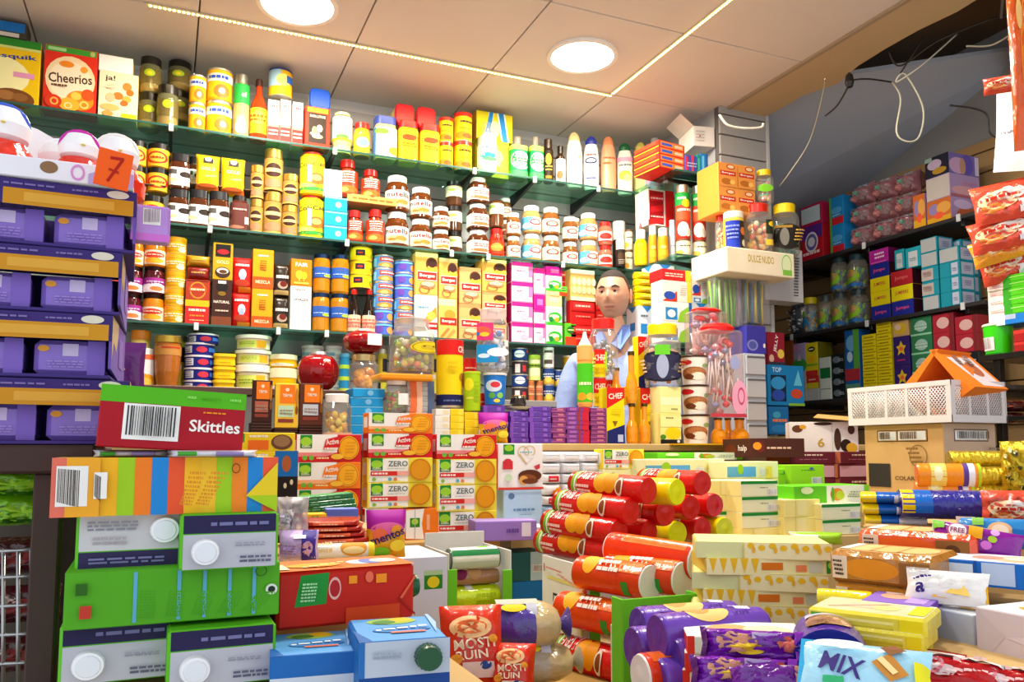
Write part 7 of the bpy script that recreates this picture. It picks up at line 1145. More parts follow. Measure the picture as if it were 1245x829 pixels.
# purple pouch behind it
kpillow('ppch', 'snack_pouch', 'dark purple pouch with a white leaf mark', 'pouch', 'pouches', .12, .15, .05, '5a1e6c/f', [('p', [(.42, .72), (.5, .88), (.56, .74)], 'f0e8f4'), ('p', [(.0, .34), (.5, .6), (.6, .5), (.1, .3)], 'f0b040'), ('r', .0, .0, .8, .22, 'c01c50'), ('n', .1, .25, .5, .34, 1, 'd8a8d8')])
put('ppch', 146, 484, 1.5, 50, 70, -8, 'dark purple snack pouch standing behind the red and green sweets box')
riser(*(lambda p: (p.x - .08, p.x + .08, p.y - .03, p.y + .12, p.z - .002))(atd(146, 484, 1.5)), 'tall cardboard riser under the purple snack pouch')
# red carton with green cap, blue cartons
def klaid(key, desc, w, h, l, F, T, base, caps, faces):
 b = MB(); b.box(-w / 2, -l / 2, 0, w / 2, l / 2, h, base, .004, faces); fn = fbox(w, h, l); b.decals(fn['F'], F); b.decals(fn['T'], T)
 P = [('carton', b, None, None)]
 for pos, ax, c, r, lb in caps:
  q = MB(); M_ = Matrix.Rotation(PI / 2, 4, 'Y') if ax == 'x' else Matrix.Rotation(-PI / 2, 4, 'Y') if ax == '-x' else Matrix.Rotation(PI / 2, 4, 'X')
  q.lathe([(r, 0), (r, .012), (r * .94, .016), (0, .016)], c, 28, T=Matrix.Translation(pos) @ M_)
  for i in range(20):
   a = 2 * PI * i / 20; t = MB(); t.box(-.0006, r - .0002, .001, .0006, r + .0009, .012, c, .0002); q.join(t, Matrix.Translation(pos) @ M_ @ Matrix.Rotation(a, 4, 'Z'))
  P.append(('screw_cap', q, None, lb))
 kind(key, 'juice_carton', desc, 'carton', 'juice cartons', (w, h, l), P)
klaid('redc', 'red and orange juice carton lying on its side', .18, .066, .08, [('p', [(.12, .38), (.16, .92), (.36, .95), (.34, .4)], '1f8a30'), ('n', .16, .45, .26, .82, 6, 'a8d8a0'), ('e', .40, .66, .045, .2, 'e8a8a0'), ('e', .40, .66, .036, .15, 'b01c20'), ('r', .5, .72, .56, .86, 'f08c18'), ('r', .7, .7, .78, .86, 'f08c18'), ('e', .65, .82, .03, .1, 'e86848'), ('r', .48, 0, .88, .3, 'd04010'), ('p', [(.88, .4), (1, .8), (1, .75), (.9, .38)], 'e06040'), ('p', [(.88, .4), (1, .1), (1, .05), (.87, .38)], 'a01808')],
  [('r', 0, 0, 1, 1, 'f07420'), ('e', .66, .5, .1, .22, 'c8d8f0'), ('e', .74, .5, .08, .24, '7080c8'), ('e', .84, .5, .1, .2, 'f8e0d0'), ('e', .3, .4, .2, .2, 'f8a828'), ('r', 0, .1, .1, .6, 'e8e8c8'), ('n', .2, .15, .5, .3, 1, 'f8e0a0')], 'c01e10', [((.09, -.01, .034), 'x', '0e5c34/p', .014, 'dark green screw cap'), ((-.09, -.012, .034), '-x', 'f0f0f0/p', .014, 'white screw cap')], {'T': 'f07420', 'R': 'c83420'})
put('redc', 423, 759, 1.0, 168, 66, 5, 'red and orange juice carton lying on the blue cartons', l=.09, rel=False)
BT = [('p', [(0, .0), (.16, 0), (.0, .5)], '1864b0'), ('e', .5, .8, .3, .14, '9cc050'), ('e', .62, .84, .14, .1, 'f0c020'), ('e', .4, .76, .14, .08, '48883c'), ('e', .55, .42, .34, .12, '3888cc'), ('n', .25, .37, .85, .47, 1, 'f0f4fa'), ('r', .4, .26, .8, .32, 'e88070'), ('p', [(.9, .2), (1, .6), (1, 1), (.96, 1)], '9cc4ec')]
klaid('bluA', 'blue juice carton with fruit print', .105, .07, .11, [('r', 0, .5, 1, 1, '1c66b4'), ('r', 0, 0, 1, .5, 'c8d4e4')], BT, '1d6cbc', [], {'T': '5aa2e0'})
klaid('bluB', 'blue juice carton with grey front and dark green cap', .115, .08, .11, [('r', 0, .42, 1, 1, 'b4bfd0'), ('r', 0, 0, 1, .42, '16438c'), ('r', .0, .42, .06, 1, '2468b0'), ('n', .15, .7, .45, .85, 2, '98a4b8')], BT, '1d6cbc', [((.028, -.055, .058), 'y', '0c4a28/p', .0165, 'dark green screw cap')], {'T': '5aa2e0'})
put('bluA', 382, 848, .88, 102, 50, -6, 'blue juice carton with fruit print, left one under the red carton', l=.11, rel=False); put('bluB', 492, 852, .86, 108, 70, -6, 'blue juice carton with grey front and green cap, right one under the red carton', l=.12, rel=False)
pz = atd(430, 850, .87); riser(.14, .345, .80, 1.07, pz.z - .004, 'riser at the front edge under the blue juice cartons')
# mid left: things in front of the left biscuit stack
riser(.10, .30, 1.10, 1.86, .895, 'cardboard riser under the bags before the left biscuit stack'); riser(.301, .41, 1.44, 1.86, .895, 'cardboard riser under the bag of fruit sweets')
kpillow('ppack', 'biscuit_bag', 'lilac and dark purple biscuit bag', 'bag', 'bags', .07, .055, .08, 'c0a8dc/f', [('r', .6, 0, .95, 1, '3a2890'), ('e', .75, .5, .14, .2, 'd8a0b8'), ('n', .05, .3, .5, .7, 4, '9478c0'), ('r', .4, .8, .7, .95, 'f4f0fa')], crk=.1)
put('ppack', 361, 686, 1.25, 48, 38, -12, 'lilac and dark purple biscuit bag behind the red juice carton')
kpillow('clrb', 'clear_bag', 'crumpled clear bag with white sachets', 'bag', 'bags', .07, .09, .06, 'e8e0e4/G', [('r', .2, .2, .6, .7, 'f0ece8'), ('n', .25, .3, .55, .6, 3, 'a0a0c0')], crk=.4)
put('clrb', 352, 652, 1.3, 42, 46, -12, 'crumpled clear bag with white sachets on the lilac bag')
kbox('nutc', 'chocolate_box', 'dark chocolate box with nuts and a blue top panel', 'box', 'boxes', .045, .13, .04, '1c1412', F=[('r', 0, .72, 1, 1, '1670b8'), ('e', .5, .86, .2, .09, 'b8602c')] + [('e', random.Random(i).uniform(.1, .9), random.Random(i + 9).uniform(.05, .68), .07, .03, 'e8d8a8') for i in range(13)])
put('nutc', 346, 660, 1.62, 27, 110, -8, 'dark chocolate box with nuts and a blue top, left of the red biscuit boxes')
kbox('ycook', 'biscuit_box', 'yellow biscuit box with a chocolate biscuit and orange patch', 'biscuit box', 'biscuit boxes', .14, .05, .06, 'f2cc18', F=[('r', .05, .5, .16, .95, '2a8a28'), ('r', .22, .1, .56, .6, 'f06c18'), ('n', .24, .7, .55, .92, 1, 'f8f0d8'), ('e', .78, .5, .18, .4, '6a4028'), ('e', .78, .55, .14, .3, '9a7048')])
put('ycook', 322, 549, 1.9, 70, 23, -4, 'yellow biscuit box with a chocolate biscuit, left of the red biscuit boxes'); q_ = put('ycook', 322, 572, 1.9, 70, 23, -4, 'lower yellow biscuit box behind the nut chocolate box'); q2 = atd(322, 573, 1.9); riser(q2.x - .07, q2.x + .07, q2.y, q2.y + .12, q2.z - .002, 'narrow riser under the yellow biscuit boxes', z0=.895)
kbox('grbar', 'chocolate_bar', 'flat dark green chocolate bar', 'chocolate bar', 'flat dark green chocolate bars', .15, .014, .07, '0e6a2c/f', {'T': '3c9a50'}, F=[('n', .2, .3, .8, .7, 1, '70b880')])
for i in range(3): put('grbar', 396 - 2 * i, 622 - 6.5 * i, 1.78, 74, 6.5, -4 + 3 * i, f"{tier(i, 3)} flat dark green chocolate bar before the left biscuit stack", l=.06, group='flat dark green chocolate bars').rotation_euler.y = math.radians(-4)
kbox('blpb', 'chocolate_box', 'blue violet box', 'box', 'boxes', .07, .03, .05, '5468c4', {'T': '8090d8'}); kbox('ysml', 'biscuit_box', 'small yellow box with green logo', 'box', 'boxes', .05, .03, .05, 'f0b814', F=[('r', .35, .2, .65, .8, '2a8a28'), ('e', .5, .6, .1, .2, 'a8d030')])
put('blpb', 416, 634, 1.72, 38, 15, -5, 'blue violet box under the green chocolate bars'); put('ysml', 383, 637, 1.7, 27, 12, -5, 'small yellow box with green logo beside the blue violet box')
zz = atd(396, 623, 1.78); riser(zz.x - .09, zz.x + .08, 1.62, 1.85, atd(400, 637, 1.72).z - .002, 'thin riser under the blue violet box', z0=.896)
kpillow('redfl', 'snack_packet', 'flat dark red packet', 'packet', 'flat dark red packets', .15, .016, .10, 'b02418/f', [('r', .2, .3, .7, .8, 'e06038'), ('n', .3, .3, .6, .7, 1, 'f0c0a0')], crimp=.02, puff=.2)
for i in range(4): put('redfl', 412 - 3 * i, 662 - 7 * i, 1.5, 86 - 4 * i, 8, -6 + random.uniform(-4, 4), f"{tier(i, 4)} flat dark red packet left of the bag of fruit sweets", l=.12, group='flat dark red packets')
kroll('wbis', 'biscuit_packet', 'white biscuit packet printed with sandwich biscuits', 'packet', 'packets', .12, .018, 'f2ecdc/f', [('e', .72, .5, .2, .35, 'e09828'), ('e', .72, .4, .16, .14, 'f4d890'), ('r', .94, 0, 1, 1, 'f0d020'), ('n', .1, .3, .4, .7, 2, 'e8c888')], end='f0d838/f')
p = put('wbis', 412, 680, 1.42, 80, 18, -6, 'white packet printed with sandwich biscuits behind the red juice carton', rel=False, l=.03)
put('mentos', 471, 680, 1.52, 48, 58, -6, 'bag of fruit sweets in purple and yellow film behind the red juice carton', l=.05)
# ================================================================ open display boxes, snack bags
a0 = atd(497, 762, 1.62); a1 = onY(543, 677, a0.y); hA = a1.z - .66; riser(.445, .80, 1.17, 1.98, .66, 'broad low riser in the middle before the bench', 'b08840/k')
kbox('dispA', 'display_carton', 'pale blue display carton with green logo', 'carton', 'cartons', .09, .24, .2, 'd2dcec', {'R': '5cb81c', 'T': 'e8e8e8'}, F=[('r', .62, .72, .92, .88, '2a8a28'), ('e', .77, .78, .1, .05, 'e8d820'), ('r', .62, .84, .92, .88, 'b0d8a0'), ('o', .3, .8, .22, .08, .2, 'c8a868'), ('r', .1, .86, .4, .9, '2868a8')])
o = inst('dispA', ((a0.x + a1.x) / 2 - .02, a0.y + .11, .661), 0, ((a1.x - a0.x + .05) / .09, 1, (hA) / .24), 'pale blue display carton with green logo behind the red juice carton')
b0 = onY(544, 745, 1.80); b1 = onY(622, 745, 1.80); e = empty('display_box', (b0.x, 1.80, .662), 'open white display box with green front edges, holding mixed packets', 'display box'); Wb = b1.x - b0.x; Hb = onY(600, 670, 1.8).z - .662
q = MB(); q.box(0, .18, 0, Wb, .184, Hb + .03, 'd8d6d2/k', .001); q.box(0, 0, 0, .004, .18, Hb, 'dcd8d4/k', .001); q.box(Wb - .004, 0, 0, Wb, .18, Hb, 'e0dcd8/k', .001); q.box(0, 0, 0, Wb, .18, .005, 'd0c8b8/k', .001); tag('box_walls', q, None, None, parent=e)
q = MB(); q.box(0, -.004, 0, .022, 0, Hb * .82, '6cc41c/k', .001); q.box(Wb - .024, -.004, 0, Wb, 0, Hb * .78, '6cc41c/k', .001); q.box(0, -.004, 0, Wb, 0, .03, '6cc41c/k', .001); tag('green_edge', q, None, None, parent=e)
kroll('grol', 'biscuit_packet', 'white and green biscuit packet', 'packet', 'packets in the display box', .12, .027, 'e8e8d8/f', [('r', 0, .45, 1, .62, '0e7c3c'), ('r', .6, .7, .8, 1, '78c028'), ('r', 0, .1, 1, .3, 'c8d0c0')], end='506050/f'); kroll('mrol', 'biscuit_packet', 'maroon and brown packet', 'packet', 'packets in the display box', .12, .02, 'a87858/F', [('e', .2, .6, .14, .3, '781848'), ('e', .5, .6, .14, .3, 'c09060')], end='a08060/f'); kroll('yrol', 'biscuit_packet', 'lime yellow packet with white label', 'packet', 'packets in the display box', .14, .028, 'c8dc10/F', [('r', .3, .6, .45, .8, 'f0f0f0'), ('r', .1, .8, .9, 1, 'f0c818'), ('n', .5, .2, .9, .5, 2, 'a0b808')], end='b8c810/f')
xm = (b0.x + b1.x) / 2
zq = .668
for k, hh, lb in (('yrol', .056, 'lime yellow packet at the bottom of the open display box'), ('mrol', .036, 'maroon and brown packet in the middle of the open display box'), ('grol', .052, 'white and green packet at the top of the open display box')):
 w0, h0, l0 = K[k]['dims']; n_ = 2 if k == 'yrol' and zq < .67 else 1
 for r_ in range(n_): inst(k, (xm, 1.85, zq), 0, (.118 / w0, hh / h0, hh / l0), lb if r_ == n_ - 1 else 'lime yellow packet hidden lowest in the open display box', 'packets in the display box'); zq += hh + .001
kpillow('chipr', 'crisps_bag', 'red crisps bag with cream lettering', 'bag', 'red crisps bags', .12, .16, .05, 'd83018/f', [('e', .45, .68, .34, .15, 'f0c088'), ('e', .45, .68, .26, .09, 'e06830'), ('t', 'MOSTI', .5, .47, .13, 'f6e4c8', .66, 4), ('t', 'RUIN', .45, .33, .11, 'f6e4c8', .5, 4), ('r', .3, .06, .8, .24, 'f0d0c8'), ('e', .66, .2, .09, .05, '2c4c90'), ('e', .2, .28, .1, .06, 'f0a030'), ('e', .8, .52, .08, .05, 'f0a030')], crimp=.03, crk=.12)
o = put('chipr', 576, 832, 1.36, 76, 92, -12, 'large red crisps bag leaning before the open display box', l=.06, rx=-22); o = put('chipr', 622, 850, 1.34, 52, 66, -30, 'second red crisps bag, right of and below the large one', l=.05, rx=-30)
# bags of buns
def kbun(key, desc, film, bun):
 b = MB(); n = 24; m = 12; V = []; F = []; rnd = random.Random(key); w, h, l = .15, .09, .12
 for j in range(m + 1):
  t = j / m; x = (t - .5) * w; r = (max(0, 1 - abs(2 * t - 1) ** 2.6)) ** .45
  for i in range(n):
   a = 2 * PI * i / n; k = 1 + .05 * rnd.uniform(-1, 1); V.append((x, -math.cos(a) * l / 2 * r * k, h / 2 + math.sin(a) * h / 2 * r * k))
 for j in range(m):
  for i in range(n): i2 = (i + 1) % n; F.append((j * n + i, j * n + i2, (j + 1) * n + i2, (j + 1) * n + i))
 b.add(V, F[:n * 7], film, True); b.v = []; b.f = []; b.m = []; b.sm = []; b.mats = []
 b.add(V, F[:n * 7], film, True); b.add(V, F[n * 7:], bun, True)
 b.decals(lambda s, t, o: ((s - .5) * w * .55 - .02, -l / 2 * .75 * math.cos((t - .3) * 1.8) - o - .006, h / 2 + h / 2 * math.sin((t - .3) * 1.8) * 1.02 + .004), [('e', .4, .8, .3, .12, 'f0d820'), ('r', .7, .3, .95, .9, 'c8c8d8'), ('r', .0, .9, 1, 1.2, 'b8b8a8')], curved=2)
 q = MB(); q.lathe([(.004, 0), (.02, .012), (.032, .02)], film, 12, T=Matrix.Translation((w / 2 - .008, 0, h / 2)) @ Matrix.Rotation(PI / 2, 4, 'Y')); b.join(q)
 kind(key, 'bun_bag', desc, 'bag', 'bags of buns', (w, h, l), [(None, b, None, None)])
kbun('bunp', 'round bag of buns in purple printed film', '4a3896/F', 'c8b080/F'); kbun('bunc', 'bag of buns in clear film', 'b0a890/F', 'c0a878/F')
put('bunc', 663, 838, 1.46, 88, 46, -14, 'bag of buns in clear film under the purple bun bag', rel=False, l=.11); put('bunp', 645, 798, 1.46, 94, 58, -14, 'round bag of buns in purple film before the white carton', rel=False, l=.11)
# ================================================================ purple tray tower on the dark stand
tp = atd(60, 541, .92); e = empty('display_stand', (tp.x, tp.y, 0), 'dark wooden stand with a square post carrying the purple trays', 'display stand')
def px2(u, Y=tp.y): return onY(u, 541, Y).x - tp.x
q = MB(); q.box(px2(-60), 0, tp.z - .032, px2(116), .32, tp.z, '3a241e/w', .003); tag('top_board', q, None, None, parent=e)
q = MB(); q.box(px2(41), .012, 0, px2(76), .05, tp.z - .032, '3a241e/w', .002); tag('post', q, None, None, parent=e)
q = MB(); q.box(px2(41), .28, 0, px2(76), .32, tp.z - .032, '33201a/w', .002); tag('post', q, None, None, parent=e)
w, h, l = .172, .0745, .18
b = MB(); b.box(-w / 2, -l / 2, 0, w / 2, l / 2, .004, '3c2a78/k', .001); b.box(-w / 2, l / 2 - .003, 0, w / 2, l / 2, h, '3c2a78/k', .001)
for sx in (-1, 1):
 X = sx * w / 2; b.add([(X, -l / 2, .012), (X, l / 2, .0), (X, l / 2, h), (X, -l / 2, h), (X - sx * .003, -l / 2, .012), (X - sx * .003, l / 2, .0), (X - sx * .003, l / 2, h), (X - sx * .003, -l / 2, h)], [(0, 1, 2, 3), (7, 6, 5, 4), (0, 3, 7, 4), (3, 2, 6, 7), (0, 4, 5, 1)], '6448a4/k')
b.decals(lambda s, t, o: (w / 2 + o, -l / 2 + s * l, t * h), [('p', [(.0, .3), (.12, .6), (.3, .5), (.42, .8), (.42, 1), (0, 1)], 'b8a080'), ('r', .5, .3, .8, .8, '7c60bc')])
f = MB(); f.box(-w / 2, -l / 2 - .002, h - .03, w / 2, -l / 2 + .001, h, '34206c/k', .0008); f.decals(lambda s, t, o: ((s - .5) * w, -l / 2 - .002 - o, h - .03 + .03 * t), [('r', .2, .0, .98, .62, 'c88a18'), ('r', .32, .15, .86, .5, 'd8a038'), ('e', .88, .8, .07, .16, 'd8d0c0'), ('n', .2, .72, .5, .86, 1, '7868a8'), ('n', .6, .72, .76, .86, 1, '7868a8')])
kind('ptray', 'display_tray', 'purple cardboard display tray with yellow front strip', 'tray', 'purple display trays', (w, h, l), [('tray', b, None, None), ('header_strip', f, None, None)])
kbox('ptub', 'sweets_packet', 'lilac packet', 'packet', 'lilac packets in the purple trays', .075, .043, .07, '8468c4/f', {'L': '40307c/f'}, c=.006, F=[('r', .4, .55, .62, .9, 'c8b8e0'), ('n', .2, .2, .7, .42, 3, '9c84cc'), ('e', .14, .75, .08, .09, 'e09838'), ('r', .75, 0, 1, 1, '7c60bc')])
for i in range(4):
 z0 = tp.z + .001 + i * (h + .0015); dx = [.016, .0, .004, .014][i]; cx = px2(30) + tp.x + dx
 wh = ['lowest on the dark stand', 'second from the bottom', 'second from the top', 'topmost of the tower'][i]
 inst('ptray', (cx, tp.y + l / 2 + .004, z0), [1, -2, 0, 2][i], (1, 1, 1), 'purple display tray with yellow front strip, ' + wh, 'purple display trays')
 for j, xx in enumerate((-.048, .040)): inst('ptub', (cx + xx, tp.y + .055, z0 + .0045), [2, -3][j], (1, 1, .95), f"lilac packet, {['left', 'right'][j]} one in the tray {wh}", 'lilac packets in the purple trays')
zt = tp.z + 4 * (h + .0015)
# white tray of small festive sweets on top, drawn-price tag
e = empty('sweets_tray', (cx, tp.y + .09, zt + .001), 'white display tray of red and white sweet figures on the purple trays', 'tray')
q = MB(); q.box(-.10, -.09, 0, .085, .07, .004, 'f4f2f8/k', .001); q.box(-.10, -.093, 0, .085, -.09, .024, 'eceaf4/k', .001); q.decals(lambda s, t, o: (-.10 + .185 * s, -.093 - o, .024 * t), [('e', .52, .6, .05, .3, '8a6848'), ('o', .68, .5, .04, .4, .3, 'd890d0'), ('p', [(.74, 0), (1, 0), (1, .7), (.85, .9), (.74, .5)], 'b8a8e0'), ('e', .85, .4, .06, .2, 'e8e070'), ('e', .93, .3, .04, .2, '80c8e0')]); tag('tray', q, None, None, parent=e)
q = MB(); q.add([(-.10, .07, 0), (.085, .07, 0), (.085, .07, .05), (.02, .07, .085), (-.04, .07, .115), (-.10, .07, .13), (-.10, .073, 0), (.085, .073, 0), (.085, .073, .05), (.02, .073, .085), (-.04, .073, .115), (-.10, .073, .13)], [(5, 4, 3, 2, 1, 0), (6, 7, 8, 9, 10, 11), (0, 1, 7, 6), (1, 2, 8, 7), (2, 3, 9, 8), (3, 4, 10, 9), (4, 5, 11, 10), (5, 0, 6, 11)], 'f6f5fc/k'); tag('back_card', q, None, None, parent=e)
for i, (x, y, s_, hb, hw) in enumerate(((-.062, -.035, 1.5, '4060d8/p', 'blue'), (-.005, .01, 1.2, 'f4f4fa/p', 'white'), (.022, -.05, 1.1, 'd020a8/p', 'magenta'), (.06, -.01, 1.35, 'f6f0ea/p', 'plain white'), (-.09, .03, 1.3, 'e03030/p', 'red'))):
 b = MB(); b.lathe([(.018 * s_, 0), (.026 * s_, .006), (.027 * s_, .018 * s_), (.018 * s_, .032 * s_)], 'e8301c/F', 18); b.lathe([(.008 * s_, .030 * s_), (.019 * s_, .036 * s_), (.021 * s_, .046 * s_), (.013 * s_, .060 * s_), (0, .064 * s_)], 'fafaff/p', 18)
 b.tube([(-.019 * s_ * math.cos(a), -.004, (.046 + .019 * math.sin(a)) * s_) for a in [PI * k / 10 for k in range(11)]], .0022, hb, 6); b.lathe([(0, -.002), (.003, 0), (0, .002)], 'e8d860/p', 8, T=Matrix.Translation((.006, -.021 * s_, .044 * s_)))
 o = tag('figure_sweet', b, f"small red wrapped sweet with white head and {hw} band in the white tray", 'sweet', 'red and white figure sweets'); o.location = (cx + x, tp.y + .09 + y, zt + .0055)
b = MB(); b.box(-.02, -.001, 0, .02, .001, .046, 'fa5c0a/k', .0005); b.decals(lambda s, t, o: ((s - .5) * .04, -.001 - o, t * .046), [('p', [(.34, .82), (.74, .86), (.74, .78), (.36, .74)], 'b01808'), ('p', [(.66, .8), (.75, .8), (.42, .12), (.35, .16)], 'b01808'), ('p', [(.36, .5), (.66, .46), (.66, .4), (.36, .44)], 'b01808')])
o = tag('price_tag', b, 'orange price tag with a handwritten 7 clipped to the white tray', 'price tag'); o.location = atd(134, 228, .90); o.rotation_euler = (0, math.radians(7), math.radians(8)); o.scale = (.9, 1, .95)
b = MB(); b.box(-.022, -.012, 0, .022, .012, .045, 'b888d8/f', .003); b.decals(fbox(.044, .045, .024)['F'], [('b', .3, .45, .75, .9, '907898'), ('r', 0, 0, 1, .2, 'd070d0')]); o = tag('small_packet', b, 'small lilac packet with barcode sticking out beside the top purple tray', 'packet'); o.location = (cx + .105, tp.y + .03, zt - .055)
# low shelf left of the post: green and dark bags behind a wire rack
b = MB(); b.box(-.55, 1.38, 0, -.13, 1.6, 1.05, '4a4038/w', .004); tag('low_cabinet', b, 'dark low cabinet behind the wooden post', 'cabinet')
kpillow('grbag', 'snack_bag', 'green glossy bag', 'bag', 'bags left of the post', .14, .10, .06, '78b818/F', [('e', .5, .5, .4, .2, 'a8d838'), ('r', 0, .1, 1, .25, '2c6010')], crk=.3); kpillow('dkbag', 'snack_bag', 'dark maroon glossy bag', 'bag', 'bags left of the post', .14, .10, .06, '481820/F', [('e', .5, .5, .3, .2, '803030'), ('e', .3, .7, .1, .1, 'c8b0a8')], crk=.3)
for i, (k, u, v, hh) in enumerate((('grbag', 12, 606, 34), ('grbag', 26, 640, 36), ('dkbag', 14, 700, 44), ('dkbag', 28, 760, 44), ('dkbag', 12, 822, 44))): put(k, u, v, 1.08, 74, hh, 0, f"{K[k]['desc']} left of the post, {tier(i, 5)} in the row from the ceiling side down" if 0 else f"{K[k]['desc']} left of the post, {['highest', 'second highest', 'third down', 'fourth down', 'lowest'][i]}", l=.05)
b = MB()
for v in (668, 700, 735, 770, 805): p0 = atd(-30, v + 4, 1.0); p1 = atd(40, v, 1.0); b.tube([p0, p1], .0025, 'a8aaac/m')
for u in (4, 22, 38): b.tube([atd(u, 668, 1.0), atd(u, 860, 1.0)], .0025, 'a8aaac/m')
tag('wire_rack', b, 'metal wire rack left of the dark wooden post', 'rack')
# ================================================================ right foreground heap
riserp(1046, 1290, 822, .93, .22, 'broad cardboard riser at the right front under the heap'); riserp(1022, 1290, 742, 1.17, .20, 'second broad riser under the toast packs'); riserp(1060, 1290, 643, 1.50, .38, 'third broad riser under the shiny blue bag'); riserp(838, 985, 850, .96, .22, 'riser at the front under the purple foil bags')
def hp(k, u, v, d, w, h, rot, label, l=None, **kw): return put(k, u, v, d, w, h, rot, label, l=l, **kw)
hp('foil', 1215, 612, 1.78, 84, 24, -40, 'lowest gold foil roll at the right of the table', rel=False, l=.065); hp('foil', 1222, 592, 1.78, 80, 24, -38, 'middle gold foil roll behind the banded tubes', rel=False, l=.065); hp('foil', 1200, 570, 1.84, 74, 22, -38, 'upper gold foil roll behind the banded tubes', rel=False, l=.065)
kpillow('foilp', 'foil_pack', 'upright crumpled gold foil pack', 'pack', 'packs', .1, .12, .07, 'c8ac28/o', [('e', random.Random(i).random(), random.Random(i + 70).random(), .05, .04, '2c4018/f' if i % 2 else 'e8e0a0/o') for i in range(26)], crk=.5)
hp('foilp', 1244, 603, 1.74, 42, 66, -50, 'upright crumpled gold and green foil pack at the right edge')
hp('btub', 1150, 604, 1.76, 62, 18, -42, 'lower orange and yellow banded tube left of the gold foil', rel=False, l=.05); hp('btub', 1156, 592, 1.74, 68, 28, -42, 'upper orange and yellow banded tube left of the gold foil', rel=False, l=.06)
for i in range(3): hp('mixr', 1090 - 3 * i, 641 - 14 * i, 1.60, 66, 14, -44, f"{tier(i, 3)} blue and yellow striped pack left of the shiny blue bag", rel=False, l=.06, group='striped packs')
hp('blur', 1166, 634, 1.52, 122, 36, -42, 'long bag of rolls in shiny dark blue film', rel=False, l=.10)
hp('chips', 1232, 642, 1.42, 56, 44, -40, 'red glossy bag at the right edge beside the blue bag', l=.06)
kpillow('skyp', 'biscuit_pack', 'sky blue biscuit pack with a round biscuit', 'pack', 'packs', .16, .08, .03, '2c88cc/f', [('e', .55, .45, .16, .3, 'e8b888'), ('e', .55, .45, .11, .2, 'f4dcc0'), ('p', [(0, .4), (.25, 1), (0, 1)], 'd0b8a8'), ('r', .2, .6, .35, .9, '80c048'), ('r', .7, 0, 1, .5, '1468b8')], crimp=.03)
hp('skyp', 1212, 666, 1.36, 84, 38, -52, 'sky blue biscuit pack with a round biscuit, leaning at the right', l=.03, rx=-28)
kpillow('free', 'biscuit_pack', 'white and purple pack', 'pack', 'packs', .16, .08, .04, '8c1498/f', [('p', [(0, .2), (.55, .5), (.6, 1), (0, 1)], 'f2ecea/f'), ('r', .0, .7, .13, .98, '70b828'), ('e', .28, .66, .12, .26, 'b05888'), ('e', .28, .66, .1, .22, 'f0e4ea'), ('t', 'FREE', .28, .66, .15, '8c2458', .16), ('r', .40, .5, .55, .9, 'e0a010'), ('e', .66, .55, .05, .1, 'a8c838'), ('e', .6, .35, .06, .12, 'c868c8'), ('e', .68, .75, .05, .1, 'e0a8e8')], crimp=.03)
o = hp('free', 1184, 682, 1.28, 98, 42, -52, 'white and purple pack reading FREE behind the blue box', l=.05, rx=-22); o.rotation_euler.y = math.radians(9)
hp('tob', 1112, 682, 1.30, 128, 34, -62, 'toast pack in orange-red film behind the brown toast pack', l=.13); hp('toa', 1062, 738, 1.20, 92, 24, -66, 'lower brown toast pack, mostly covered', l=.12); hp('toa', 1070, 714, 1.20, 118, 40, -66, 'upper brown pack of sliced toast', l=.13)
kbox('blwt', 'biscuit_box', 'blue box with white picture top', 'biscuit box', 'biscuit boxes', .16, .04, .09, '1468c0', {'T': 'e8e4ec', 'L': '1c78c8'}, F=[('r', .04, .3, .34, .85, 'd0dcec'), ('r', .42, .1, .72, .95, 'b8c8e4'), ('r', .35, 0, .38, 1, '1450a0')], T=[('e', .7, .5, .25, .35, 'ecc8a0'), ('e', .4, .5, .15, .2, 'e89888'), ('e', .7, .5, .15, .2, 'f4e0c8')])
hp('blwt', 1205, 714, 1.16, 114, 30, -66, 'blue box with white picture top beside the toast packs', l=.10)
kpillow('tri', 'wafer_pack', 'white and orange pack in clear film', 'pack', 'packs', .12, .09, .03, 'f0eeec/f', [('p', [(.35, .1), (1, .1), (1, .6), (.5, .95)], 'f0b018'), ('p', [(.5, .2), (.8, .15), (.7, .6)], 'f8d068'), ('t', 'a', .2, .3, .26, '3c2c80', .12), ('n', .1, .5, .35, .6, 1, '3c2c80'), ('r', 0, .75, .3, 1, 'd8d8dc/G')], crk=.25)
hp('tri', 1150, 735, 1.12, 90, 44, -58, 'white and orange pack with a purple letter before the brown toast', l=.03, rx=-35)
kbox('purf', 'chocolate_box', 'flat purple box with printed picture on top', 'box', 'boxes', .12, .025, .1, '6c40b0', {'T': '8c68c8', 'L': '6c40b0'}, F=[('b', .75, .05, .98, .95, '50407c')], T=[('e', .4, .5, .25, .2, 'e8a888'), ('r', .6, .1, .9, .6, 'b898e0'), ('e', .3, .7, .14, .1, 'f0d8d0')])
hp('purf', 1088, 748, 1.10, 74, 14, -60, 'flat purple box before the white and orange pack', l=.12)
HX = Zone('at the right front', X=.97, dep=.12)
kbox('lbw', 'biscuit_box', 'pale blue grey box with white top', 'box', 'large pale boxes', .13, .055, .12, 'b4bed0', {'T': 'eef0f4', 'L': 'a8b2c8'}, T=[('e', .6, .4, .2, .1, 'e8c070'), ('e', .4, .5, .14, .06, 'c8a878')]); kbox('lbp', 'biscuit_box', 'pale pinkish white box with folded end', 'box', 'large pale boxes', .13, .055, .12, 'd0c2ca', {'T': 'f4f2f2'}, F=[('p', [(0, 1), (.45, .45), (.2, 0), (0, 0)], 'c8bcc6'), ('p', [(.45, .45), (1, .6), (1, .3)], 'd8ccd4')], T=[('e', .6, .5, .3, .14, 'e0a830')])
